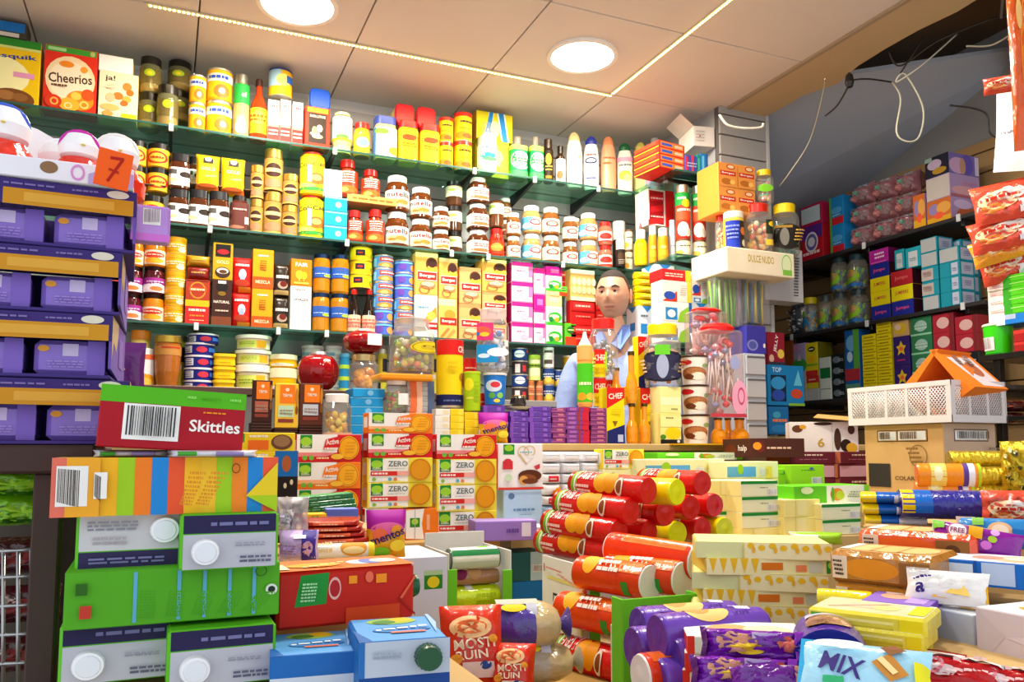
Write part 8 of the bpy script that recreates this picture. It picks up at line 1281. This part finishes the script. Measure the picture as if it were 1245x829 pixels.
kbox('lpk', 'biscuit_box', 'salmon pink flat box', 'box', 'boxes', .1, .03, .12, 'e09c8c', F=[('n', .3, .4, .8, .6, 1, 'c87868')]); kbox('lgr', 'biscuit_box', 'lavender grey flat box', 'box', 'boxes', .12, .03, .12, 'b4a8c4')
col(HX, ['lpk'], 1132, 1190, 815, 791, 'under the pale blue grey box at the right front', z=None); col(HX, ['lgr'], 1194, 1262, 836, 801, 'under the pinkish white box at the right edge', z=None, X=.96)
col(HX, 'lbw', 1119, 1185, 791, 742, 'left of the pinkish white one at right front', z=None); col(HX, 'lbp', 1187, 1268, 801, 745, 'at the right front corner', z=None, X=.96)
kpillow('ypk', 'wafer_pack', 'yellow wafer pack in glossy film', 'pack', 'yellow wafer packs', .2, .04, .12, 'e8d428/f', [('r', .0, .3, .1, .9, '48a030'), ('r', .1, .2, .7, .45, 'c8b818'), ('r', .75, .1, 1, .9, 'f0e418')], crimp=.02, puff=.2)
def kypk():
 b = MB(); w, h, l = .2, .04, .12; b.box(-w / 2, -l / 2, 0, w / 2, l / 2, h, 'e2d43c/f', .006, {'T': 'f6f0c0/f'}); fn = fbox(w * .95, h, l * .9); b.decals(fn['F'], [('r', .0, .2, .12, .9, 'a8c838')]); b.decals(lambda s, t, o: ((s - .5) * w * .94, -l / 2 - o, .006 + t * (h - .012)), [('r', .0, .1, .1, .9, '50a838'), ('r', .1, .55, .75, .75, 'f4ec88'), ('r', .8, 0, 1, 1, 'e8d810'), ('r', .1, .1, .75, .3, 'c4b018')])
 b.decals(lambda s, t, o: ((s - .5) * w * .92, -l / 2 + .01 + t * (l - .02), h + o), [('e', .4, .5, .2, .2, 'f0c8a8'), ('e', .62, .45, .12, .2, 'f4e088'), ('p', [(.1, .2), (.6, .8), (.62, .76), (.12, .16)], 'd8a888'), ('r', .85, .1, 1, .9, 'f0e018')])
 kind('ypk', 'wafer_pack', 'yellow wafer pack in glossy film', 'pack', 'yellow wafer packs', (w, h, l), [(None, b, None, None)])
kypk()
hp('ypk', 1080, 806, 1.02, 76, 20, -58, 'lowest yellow wafer pack, partly under the others', l=.08); hp('ypk', 1076, 788, 1.02, 82, 20, -62, 'middle yellow wafer pack', l=.08); hp('ypk', 1052, 770, 1.04, 130, 24, -60, 'topmost yellow wafer pack, before the purple box', l=.10)
kroll('yroll', 'biscuit_packet', 'short lemon yellow packet', 'packet', 'packets', .1, .018, 'f0dc20/F', [], end='e8d010/f'); hp('yroll', 1026, 742, 1.18, 56, 22, -50, 'short lemon yellow packet between the cream boxes and yellow pack', rel=False, l=.035)
# purple foil bags on a white and red pack, blue arched bag, light blue wafer pack, red packs
kbox('wrp', 'biscuit_box', 'long white pack with red zigzag end', 'pack', 'white packs', .2, .03, .1, 'ece8dc', {'T': 'f4f0e4', 'L': 'd82c20'}, F=[('r', 0, 0, .06, 1, 'e03020'), ('e', .4, .85, .14, .3, 'e88848'), ('n', .5, .3, .9, .6, 1, 'c8c0b8'), ('r', .06, .1, .2, .9, 'e0e8d0')], T=[('e', .4, .5, .2, .3, 'f0a868'), ('e', .7, .5, .2, .25, 'f0d8b8')])
for i in range(3): hp('wrp', 905 + 3 * i, 842 - 22 * i, 1.10, 142, 22, -36 + 3 * i, f"{tier(i, 3)} long white pack with red end beside the purple rolls", l=.10, group='white packs')
kpillow('pfb', 'snack_bag', 'purple foil snack bag', 'bag', 'purple foil bags', .16, .07, .04, '7818a8/F', [('e', .35, .5, .2, .3, 'e8a888'), ('e', .45, .3, .16, .14, 'f0c828'), ('p', [(.5, .6), (1, .8), (1, .9), (.5, .75)], 'e8d8f4'), ('e', .85, .5, .12, .2, 'e87868'), ('r', .9, 0, 1, 1, '9838c0/F'), ('r', 0, 0, .06, 1, '501078/F')], crimp=.03, crk=.35)
hp('pfb', 915, 808, 1.02, 122, 40, -38, 'upper purple foil snack bag on the white packs', l=.05, rx=-25); hp('pfb', 905, 842, .98, 126, 40, -34, 'lower purple foil snack bag at the bottom edge', l=.05, rx=-30)
kpillow('ppd', 'snack_bag', 'beige and purple snack bag', 'bag', 'purple foil bags', .14, .06, .04, '6a1890/F', [('p', [(.1, .1), (.95, .1), (.8, .9), (.3, .9)], 'f0e0d4/f'), ('r', .8, .2, 1, .8, 'e8a088/f')], crk=.25)
hp('ppd', 938, 846, .93, 92, 36, -34, 'beige-fronted purple snack bag at the bottom edge', l=.04, rx=-48)
b = MB(); n = 16; V = []; w, h, l = .10, .062, .13
for j in (0, 1):
 for i in range(n + 1):
  a = PI * i / n; V.append((-math.cos(a) * w / 2, -l / 2 + l * j, h * math.sin(a) ** .7))
b.add(V, [(i, i + 1, n + 2 + i, n + 1 + i) for i in range(n)], '5a34b4/F', True); b.add(V, [tuple(range(n + 1))[::-1]], '161e84/f'); b.add(V, [tuple(range(n + 1, 2 * n + 2))], '161e84/f'); b.add([V[0], V[n], V[2 * n + 1], V[n + 1]], [(0, 1, 2, 3)], '161e84/f')
b.decals(lambda s, t, o: ((s - .5) * w, -l / 2 - o, t * h), [('r', .42, .08, .68, .72, 'a8a8d0'), ('n', .1, .2, .35, .7, 5, '5058b0')])
b.decals(lambda s, t, o: (-math.cos(PI * (.25 + .5 * s)) * w / 2 * 1.03, -l / 2 + l * (.1 + .8 * t), h * math.sin(PI * (.25 + .5 * s)) ** .7 + o + .001), [('e', .5, .5, .4, .35, 'b07860/F'), ('r', .1, .75, .9, .95, 'd8d0ec/F'), ('e', .3, .3, .2, .16, '8c5840/F')], curved=2)
kind('arch', 'bread_bag', 'arched dark blue and purple bread pack', 'bag', 'bags', (w, h, l), [(None, b, None, None)])
hp('arch', 1012, 826, .98, 92, 58, -42, 'arched dark blue bread pack with purple top between the foil bags and yellow packs', l=.12)
kpillow('mixp', 'wafer_pack', 'light blue wafer pack', 'pack', 'packs', .18, .10, .03, 'a8dcf4/f', [('p', [(.0, .0), (.3, .0), (.12, 1), (0, 1)], '38a8dc/f'), ('t', 'MIX', .34, .42, .34, '40307c', .34, -14), ('r', .2, .1, .36, .2, '38b878'), ('p', [(.56, .5), (.7, .2), (.84, .35), (.7, .7)], 'c88838'), ('p', [(.62, .8), (.7, .66), (.82, .8), (.72, .95)], '8a5428'), ('p', [(.6, .55), (.72, .3), (.76, .36), (.64, .62)], 'f0d898'), ('r', .88, .1, 1, .6, 'e8e020'), ('e', .3, .8, .2, .1, 'e8f4fa')], crimp=.03)
hp('mixp', 1050, 850, .86, 150, 74, -50, 'light blue wafer pack with large purple lettering at the bottom edge', l=.03, rx=-48)
kpillow('rdp', 'biscuit_pack', 'red pack with pale swirls', 'pack', 'red packs', .18, .07, .04, 'c01018/f', [('e', .35, .6, .14, .16, 'f0c8c8'), ('e', .5, .4, .12, .14, 'f4d8d8'), ('o', .4, .5, .1, .2, .3, 'e88090'), ('r', 0, .85, 1, 1, 'f0e8e4'), ('n', .6, .3, .9, .6, 2, 'f0c0c0')], crimp=.03, crk=.15)
hp('rdp', 1150, 846, .90, 120, 48, -62, 'red pack with pale swirls before the salmon pink box', l=.04, rx=-45); hp('rdp', 1215, 856, .88, 110, 44, -66, 'red pack with pale swirls at the lower right corner', l=.04, rx=-45); hp('rdp', 1128, 822, 1.0, 70, 26, -66, 'red pack wedged between the yellow packs and the salmon pink box', l=.05)
# loose packets filling the gap behind
kpillow('gfl', 'biscuit_pack', 'green and white film pack', 'pack', 'packs', .14, .03, .07, '9cd030/f', [('r', 0, 0, .5, 1, 'f0f0ea/f'), ('n', .1, .3, .4, .7, 1, '70b030')], crimp=.02, puff=.2)
hp('gfl', 995, 663, 1.75, 62, 14, -34, 'green and white film pack at the foot of the pale boxes', l=.07)
# ================================================================ carton, crate and orange stand
cc = atd(1150, 600, 2.36); CX = cc.x; Yn = cc.y
pz = .94; H = onX(1148, 514, CX).z - pz
yl = onX(1052, 560, CX).y; xr = onY(1212, 560, Yn).x
b = MB(); W_, L_ = yl - Yn, xr - CX
b.box(-W_ / 2, -L_ / 2, 0, W_ / 2, L_ / 2, H, 'cfa060/k', .002, {'R': 'c8a88c/k'})
b.decals(fbox(W_, H, L_)['F'], [('r', .18, .78, .82, .93, '4a3418'), ('r', .19, .79, .44, .92, 'bc8c4c'), ('r', .45, .79, .81, .92, 'bc8c4c'), ('b', .2, .8, .43, .91, '5a3c1c'), ('b', .46, .8, .8, .91, '5a3c1c'), ('r', .05, .2, .34, .5, '38322c'), ('n', .62, .5, .78, .72, 4, '8a6430'), ('o', .7, .6, .11, .14, .08, '8a6430'), ('t', 'COLARA', .55, .32, .05, '5a3c1c', .3)])
b.decals(fbox(W_, H, L_)['R'], [('r', .2, .78, .85, .93, '40363a'), ('r', .21, .79, .84, .92, 'b89878'), ('b', .22, .8, .82, .91, '50443c'), ('r', .1, .1, .55, .5, '2c2a38'), ('n', .76, .5, .95, .72, 4, '80705c')])
o = tag('brown_carton', b, 'big brown carton with barcodes under the white crate', 'carton'); o.location = (CX + L_ / 2, (Yn + yl) / 2, pz); o.rotation_euler = (0, 0, -PI / 2)
riser(CX - .05, xr + .25, 1.72 if 0 else Yn + .02, yl + .0, pz - .001, 'low riser under the big brown carton', z0=.862)
def kcrate():
 L, W2, h = .36, .25, .115; b = MB(); c = 'ddd6d4/p'
 b.box(-L / 2, -W2 / 2, 0, L / 2, W2 / 2, .006, c, .001)
 def wall(n, x0, y0, x1, y1):
  dx, dy = (x1 - x0), (y1 - y0); ln = math.hypot(dx, dy); ux, uy = dx / ln, dy / ln
  def bar(s0, t0, s1, t1, r): b.tube([(x0 + ux * s0, y0 + uy * s0, t0), (x0 + ux * s1, y0 + uy * s1, t1)], r, c, 4)
  nx, ny = -uy, ux
  def plate(s0, t0, s1, t1):
   V = []
   th = .0021 if t1 - t0 > s1 - s0 else .0026
   for o_ in (-th, th):
    for s_, t_ in ((s0, t0), (s1, t0), (s1, t1), (s0, t1)): V.append((x0 + ux * s_ + nx * o_, y0 + uy * s_ + ny * o_, t_))
   b.add(V, [(0, 1, 2, 3), (7, 6, 5, 4), (0, 4, 5, 1), (1, 5, 6, 2), (2, 6, 7, 3), (3, 7, 4, 0)], c)
  plate(0, 0, ln, .020); plate(0, h - .014, ln, h); plate(0, 0, .016, h); plate(ln - .016, 0, ln, h)
  for k in range(1, n): plate(ln * k / n - .005, .018, ln * k / n + .005, h - .012)
  s_ = .012
  while s_ < ln + .07:
   for sg in (1, -1):
    a0 = s_; a1 = s_ - .075
    p0, p1 = (a0, .018), (a1, h - .012)
    if sg < 0: p0, p1 = (a1, .018), (a0, h - .012)
    # clip to the wall
    (sa, ta), (sb, tb) = p0, p1
    def cl(sa, ta, sb, tb):
     for lim, lo in ((.012, True), (ln - .012, False)):
      for sw in (0, 1):
       if (sa < lim) == lo and sa != lim and ((sb < lim) != lo or sb == lim): f = (lim - sa) / (sb - sa); sa, ta = lim, ta + (tb - ta) * f
       sa, ta, sb, tb = sb, tb, sa, ta
     return sa, ta, sb, tb
    sa, ta, sb, tb = cl(sa, ta, sb, tb)
    if .011 <= min(sa, sb) and max(sa, sb) <= ln - .011 and abs(sa - sb) > .004: bar(sa, ta, sb, tb, .0016)
   s_ += .0105
 wall(5, -L / 2, -W2 / 2, L / 2, -W2 / 2); wall(5, L / 2, W2 / 2, -L / 2, W2 / 2); wall(3, L / 2 - .003, -W2 / 2 + .003, L / 2 - .003, W2 / 2 - .003); wall(3, -L / 2 + .003, W2 / 2 - .003, -L / 2 + .003, -W2 / 2 + .003)
 kind('crate', 'plastic_crate', 'white plastic mesh crate on the big brown carton', 'crate', 'crates', (L, h, W2), [(None, b, None, None)])
kcrate()
zc = pz + H + .001; cn = onX(1158, 513, CX - .015); yl2 = onX(1032, 505, CX - .015).y; xr2 = onY(1224, 505, cn.y).x
Lc, Wc = yl2 - cn.y, xr2 - cn.x; hc = onX(1158, 461, CX - .015).z - zc
inst('crate', (cn.x + Wc / 2, (cn.y + yl2) / 2, zc), -90, (Lc / .36, Wc / .25, hc / .115))
# orange folded display stand inside the crate, gable-shaped
b = MB(); hw, hh, dp, t = .10, .125, .17, .004; OR = 'f07c08/k'
def slab(P, c):
 V = [(x, -dp / 2, z) for x, z in P] + [(x, dp / 2, z) for x, z in P]; b.add(V, [(0, 1, 2, 3), (7, 6, 5, 4), (0, 4, 5, 1), (1, 5, 6, 2), (2, 6, 7, 3), (3, 7, 4, 0)], c)
slab([(-hw, 0), (0, hh), (.012, hh), (-hw + .034, 0)], OR); slab([(hw, 0), (0, hh), (-.012, hh), (hw - .034, 0)], OR)
slab([(-hw * .2, -.10), (-hw, 0), (-hw + .03, 0), (-hw * .2 + .02, -.09)], OR); slab([(-hw * .2, -.10), (hw, 0), (hw - .03, 0), (-hw * .2 + .02, -.075)], OR)
b.decals(lambda s, tt, o: (hw - s * hw + o * .8, -dp / 2 + .006 + tt * (dp - .012), s * hh + o * .8), [('p', [(.05, .3), (.8, .1), (.85, .9), (.05, .95)], 'e8d8dc'), ('e', .5, .6, .2, .2, 'b86848'), ('p', [(.3, .3), (.7, .3), (.5, .6)], 'e87828'), ('n', .6, .2, .85, .8, 2, '806060')])
ap = atd(1128, 426, 2.42); o = tag('folding_display', b, 'orange gable-shaped cardboard display stand inside the white crate', 'display stand'); o.location = (ap.x + .085, ap.y - .01, zc + .10); o.rotation_euler = (0, 0, math.radians(-80)); s_ = (ap.z - zc - .10) / hh; o.scale = (1.15, 1.1, s_)
# cardboard flap left of the carton
b = MB(); b.box(-.10, -.06, 0, .10, .06, .004, 'c89c58/k', .001); o = tag('cardboard_flap', b, 'loose tan cardboard flap behind the white chocolate box', 'cardboard'); o.location = atd(1025, 509, 3.1); o.rotation_euler = (math.radians(8), math.radians(6), math.radians(-50))
# ================================================================ nearer right-hand rack
RY = 2.08; rz = onY(1215, 430, RY).z
RX = 2.50; ry1 = onX(1192, 430, RX).y; rz = onX(1215, 430, RX).z
e = empty('metal_rack', (RX, 0, 0), 'dark metal rack at the right edge holding boxes and a green tub', 'rack')
q = MB(); q.box(-.01, 1.25, rz - .02, .22, ry1, rz - .0005, '2c2e30/m', .001); tag('shelf_board', q, None, None, parent=e)
q = MB(); q.box(-.01, 1.25, rz - .22, .22, ry1, rz - .205, '2c2e30/m', .001); tag('shelf_board', q, None, None, parent=e)
for x in (onX(1214, 500, RX).y, 1.3): q = MB(); q.box(.0, x - .012, 0, .025, x + .012, rz - .02, '26282a/m', .001); tag('upright', q, None, None, parent=e)
NR = Zone('on the metal rack', X=RX, z=rz, dep=.12)
col(NR, 'gtubn', 1198, 1232, 430, 394, 'on the metal rack at the right edge'); col(NR, ['fred', 'fred'], 1232, 1290, 430, 398, 'right of the bright green tub', fr=[14, 18])
col(NR, ['fblue', 'fgreen', 'fgreen', 'fgreen', 'fgreen', 'fgreen'], 1201, 1268, 393, 333, 'stacked above the green tub', z=None, X=RX + .01, fr=[13, 12, 12, 11, 8, 9], jit=3)
ch = K['chips']
for i, (k, u, v, w_, h_, rt, lb) in enumerate((('chipw', 1237, 208, 52, 112, 10, 'large plain white bag hanging at the right edge'), ('chips', 1226, 268, 70, 52, -14, 'red and white film snack bag, highest of the hanging bunch'), ('chips', 1225, 302, 74, 42, -20, 'red and white film snack bag, second in the hanging bunch'), ('chipo', 1220, 318, 62, 34, -28, 'golden film snack bag in the hanging bunch'), ('chips', 1228, 342, 56, 38, -24, 'red and white film snack bag, lowest of the hanging bunch'))):
 o = put(k, u, v, 2.5 + .03 * i, w_, h_, -50, lb, l=.06, rx=-8); o.rotation_euler.y = math.radians(rt * .5)
put('chips', 1222, 110, 2.0, 46, 22, -48, 'small brown and orange snack bag hooked above the large white bag', l=.03)
put('orhang', 1252, 178, 1.7, 32, 220, -52, 'glossy orange bag hanging at the upper right corner', l=.04)
hb = MB(); A_ = atd(1244, -60, 1.75); B_ = atd(1236, 120, 2.1); hb.tube([A_, A_ + Vector((0, 0, .6))], .004, '6a6c70/m'); hb.tube([Vector((A_.x - .05, A_.y, A_.z + .02)), Vector((B_.x + .1, B_.y + .1, B_.z + .3))], .004, '6a6c70/m'); tag('hanging_rail', hb, 'thin metal rail carrying the hanging snack bags', 'rail')
kpillow('brnp', 'snack_bag', 'dark red and brown film pack', 'bag', 'dark film packs', .14, .05, .05, '4a1410/F', [('r', 0, .4, 1, .5, '9c4a28/F')], crk=.2)
for i, v in enumerate((515, 500)): put('brnp', 1234, v, 2.62, 34, 14, -20, ['lower', 'upper'][i] + ' dark red and brown film pack behind the rack post', l=.05)
# ================================================================ shopkeeper
def skin_mesh(V, E, Rr, root, sub=2):
 me = bpy.data.meshes.new('body'); bm = bmesh.new(); ly = bm.verts.layers.skin.verify(); vs = [bm.verts.new(v) for v in V]
 for a, c in E: bm.edges.new((vs[a], vs[c]))
 for v, r in zip(vs, Rr): v[ly].radius = r if isinstance(r, tuple) else (r, r)
 vs[root][ly].use_root = True
 bm.to_mesh(me); bm.free(); o = bpy.data.objects.new('t', me); C.objects.link(o)
 m = o.modifiers.new('s', 'SKIN'); m.use_smooth_shade = True; m.branch_smoothing = .6; s2 = o.modifiers.new('u', 'SUBSURF'); s2.levels = s2.render_levels = sub
 dg = bpy.context.evaluated_depsgraph_get(); dg.update(); ev = o.evaluated_get(dg); m2 = ev.to_mesh()
 R_ = ([tuple(v.co) for v in m2.vertices], [tuple(p.vertices) for p in m2.polygons]); ev.to_mesh_clear(); bpy.data.objects.remove(o); return R_
def man():
 V = [(0, 0, .95), (0, .01, 1.10), (0, .015, 1.30), (0, .02, 1.44), (0, .012, 1.53), (0, -.005, 1.60), (0, -.01, 1.66)]
 Rr = [(.15, .10), (.145, .105), (.155, .11), (.10, .075), .058, .056, .05]; E = [(i, i + 1) for i in range(6)]
 def add(p, r, par): V.append(p); Rr.append(r); E.append((par, len(V) - 1)); return len(V) - 1
 for s in (1, -1):
  a = add((s * .17, .02, 1.44), .062, 3); a = add((s * .225, .03, 1.30), .05, a); a = add((s * .255, .03, 1.16), .042, a); a = add((s * .25, -.08, 1.08), .038, a); a = add((s * .24, -.19, 1.02), .027, a)
  a = add((s * .235, -.235, 1.005), (.040, .018), a)
  for k, (dx, ln, dz) in enumerate(((-.030, .060, 0), (-.010, .072, .003), (.010, .067, .002), (.028, .052, 0))):
   f = add((s * .235 + dx, -.275, 1.003), .0095, a); f = add((s * .235 + dx * 1.15, -.275 - ln * .6, .996), .0085, f); add((s * .235 + dx * 1.2, -.275 - ln, .976), .0075, f)
  f = add((s * .235 - s * .045, -.235, .998), .011, a); add((s * .235 - s * .062, -.268, .99), .009, f)
  h = add((s * .09, 0, .86), .085, 0); h = add((s * .10, -.01, .50), .058, h); h = add((s * .105, .015, .09), .040, h); add((s * .11, -.12, .035), .036, h)
 bv, bf = skin_mesh(V, E, Rr, 0)
 body = MB(); body.add(bv, bf, 'b88a70/s', True)
 # head --------------------------------------------------
 hx, hz0 = 0, 1.735; N, Mh = 72, 64; HV = []
 def hp_(a, ph):
  nx, ny, nz = math.sin(a) * math.sin(ph), -math.cos(a) * math.sin(ph), -math.cos(ph)
  jaw = max(0, -nz); x = .078 * nx * (1 - .30 * jaw ** 1.3 + .03 * (1 - jaw) * max(0, nz)); front = max(0, -ny)
  y = (.096 if ny < 0 else .105) * ny; z = .122 * nz
  if ny < 0: y *= 1 - .10 * jaw ** 2
  g = lambda cx, cz, sx, sz: math.exp(-((x - cx) / sx) ** 2 - ((z - cz) / sz) ** 2) * (front > .15)
  y -= .019 * g(0, -.022, .011, .018) + .012 * g(0, .0, .008, .022) + .007 * g(0, .030, .040, .009)
  y += .010 * (g(.031, .010, .014, .010) + g(-.031, .010, .014, .010)) + .005 * (g(.045, -.035, .018, .02) + g(-.045, -.035, .018, .02))
  y -= .006 * g(0, -.058, .022, .006) + .006 * g(0, -.070, .018, .006) - .004 * g(0, -.064, .025, .0025) + .009 * g(0, -.100, .022, .014) + .004 * (g(.018, -.033, .006, .006) + g(-.018, -.033, .006, .006))
  if ny > 0 and nz < 0: y *= 1 - .35 * jaw
  return (x, y - .01, z)
 for j in range(Mh + 1):
  for i in range(N): HV.append(hp_(2 * PI * i / N, PI * (j + .02) / (Mh + .04)))
 def col_(p):
  x, y, z = p
  if y < -.06 and abs(z + .0655 - abs(x) * .12) < .0045 and abs(x) < .023: return '9c6258/s'
  if z < -.042 + .55 * max(0, abs(x) - .035) and y < .03 and not (abs(x) < .012 and z > -.05): return 'b28770/s'
  return 'c09076/s'
 for j in range(Mh):
  for i in range(N):
   i2 = (i + 1) % N; F = (j * N + i, j * N + i2, (j + 1) * N + i2, (j + 1) * N + i); c = col_(HV[F[0]]) ; o_ = len(body.v)
   body.f.append(tuple(k + o_ for k in F)); body.m.append(body.mi(c)); body.sm.append(True)
  if j == 0: pass
 # all head faces index a shared vertex block
 body.f = [f for f in body.f]; body.v += [(p[0], p[1], p[2] + hz0) for p in HV]
 for s in (1, -1):
  T = Matrix.Translation((s * .079, .008, hz0 - .002)) @ Matrix.Rotation(s * .35, 4, 'Z') @ Matrix.Diagonal((.35, .62, 1.05, 1))
  body.lathe([(0, -.034), (.016, -.03), (.023, -.012), (.027, .01), (.022, .026), (.010, .034), (0, .035)], 'c08468/s', 16, T=T)
  body.lathe([(0, -.0115), (.008, -.008), (.0115, 0), (.008, .008), (0, .0115)], 'e4dcd4/j', 16, T=Matrix.Translation((s * .031, -.083, hz0 + .010)))
  body.lathe([(0, -.0125), (.0055, -.0118), (.006, -.0105)], '2a1a12/j', 12, T=Matrix.Translation((s * .031 - .002, -.083, hz0 + .010)) @ Matrix.Rotation(-PI / 2, 4, 'X'), cap=False)
  body.tube([(s * .031 - .014, -.094, hz0 + .011), (s * .031, -.0975, hz0 + .018), (s * .031 + .014, -.092, hz0 + .012)], .0028, 'b07e66/s', 6)
  body.tube([(s * .016, -.104, hz0 + .028), (s * .032, -.102, hz0 + .034), (s * .050, -.088, hz0 + .028)], [.004, .0042, .002], '3a2c26/l', 6)
 hair = MB(); G = []
 for j in range(Mh + 1):
  for i in range(N):
   x, y, z = HV[j * N + i]; G.append((x * 1.05, (y + .01) * 1.05 - .006, z * 1.035 + hz0 + .002))
 for j in range(Mh):
  for i in range(N):
   i2 = (i + 1) % N; x, y, z = HV[j * N + i]
   if z > (.076 if y < -.045 else .062 - (y + .045) * 1.9 if y < .0 else -.03 - y * .3) and not (abs(x) > .07 and z < .012 and -.03 < y < .03): hair.add([G[k] for k in (j * N + i, j * N + i2, (j + 1) * N + i2, (j + 1) * N + i)], [(0, 1, 2, 3)], '2a2220/l' if z > .045 else '54483f/l', True)
 # shirt and trousers ---------------------------------------------
 SV = [(0, 0, .93), (0, .01, 1.10), (0, .015, 1.30), (0, .02, 1.43), (0, .014, 1.525)]; SR = [(.165, .115), (.16, .12), (.172, .125), (.115, .088), (.066, .064)]; SE = [(i, i + 1) for i in range(4)]
 def add2(p, r, par): SV.append(p); SR.append(r); SE.append((par, len(SV) - 1)); return len(SV) - 1
 for s in (1, -1):
  a = add2((s * .175, .02, 1.44), .075, 3); a = add2((s * .23, .03, 1.30), .066, a); a = add2((s * .262, .03, 1.16), .058, a); a = add2((s * .255, -.08, 1.08), .050, a); add2((s * .243, -.165, 1.032), .040, a)
 sv, sf = skin_mesh(SV, SE, SR, 0); shirt = MB(); shirt.add(sv, sf, '9db2e6/l', True)
 for s in (1, -1):
  shirt.add([(s * .004, -.075, 1.50), (s * .05, -.085, 1.47), (s * .078, -.02, 1.555), (s * .062, .03, 1.60), (s * .05, -.045, 1.585), (s * .006, -.088, 1.505), (s * .052, -.094, 1.475), (s * .084, -.022, 1.553), (s * .066, .034, 1.602), (s * .054, -.05, 1.592)], [(0, 1, 2, 3, 4), (9, 8, 7, 6, 5), (0, 5, 6, 1), (1, 6, 7, 2), (2, 7, 8, 3)], '6f8cd0/l')
 shirt.box(-.008, -.128, .98, .008, -.120, 1.46, 'a8bcec/l', .002); shirt.tube([(-.06, .045, 1.585), (0, .075, 1.59), (.06, .045, 1.585)], .014, '7f9adc/l')
 for k in range(5): shirt.lathe([(.005, 0), (.004, .003), (0, .003)], 'e4e8f4/p', 10, T=Matrix.Translation((0, -.128, 1.05 + .09 * k)) @ Matrix.Rotation(PI / 2, 4, 'X'))
 TV = [(0, 0, .96), (.09, 0, .86), (.10, -.01, .50), (.105, .015, .12), (-.09, 0, .86), (-.10, -.01, .50), (-.105, .015, .12)]; tv, tf = skin_mesh(TV, [(0, 1), (1, 2), (2, 3), (0, 4), (4, 5), (5, 6)], [(.16, .115), .105, .078, .062, .105, .078, .062], 0); tr_ = MB(); tr_.add(tv, tf, '2c3040/l', True)
 hc_ = atd(746, 361, 3.76); sc = 1.0
 e = empty('person', (hc_.x, hc_.y, .0), 'man with short dark hair and a light blue shirt standing behind the counter', 'person'); zfoot = hc_.z - hz0 * sc; e.location.z = zfoot; e.rotation_euler.z = math.radians(-44); e.scale = (sc, sc, sc)
 for n, m_ in (('body', body), ('hair', hair), ('shirt', shirt), ('trousers', tr_)): tag(n, m_, None, None, parent=e)
 for s in (1, -1):
  q = MB(); q.lathe([(.045, 0), (.05, .012), (.046, .05), (.035, .085)], '1c1a1a/p', 18, T=Matrix.Translation((s * .108, -.045, .0)) @ Matrix.Diagonal((1, 2.5, 1, 1)));  tag('shoe', q, None, None, parent=e)
 b = MB(); b.box(hc_.x - .45, 2.95, 0, min(hc_.x + .45, 2.40), 3.42, zfoot, '5c4a3c/w', .004); b.decals(lambda s, t, o: (hc_.x - .45 + .9 * s, 2.97 + .43 * t, zfoot + o), [('r', .02, .04, .95, .96, '4c4844/w')]); tag('floor_platform', b, 'low wooden platform the man behind the counter stands on', 'platform')
man()
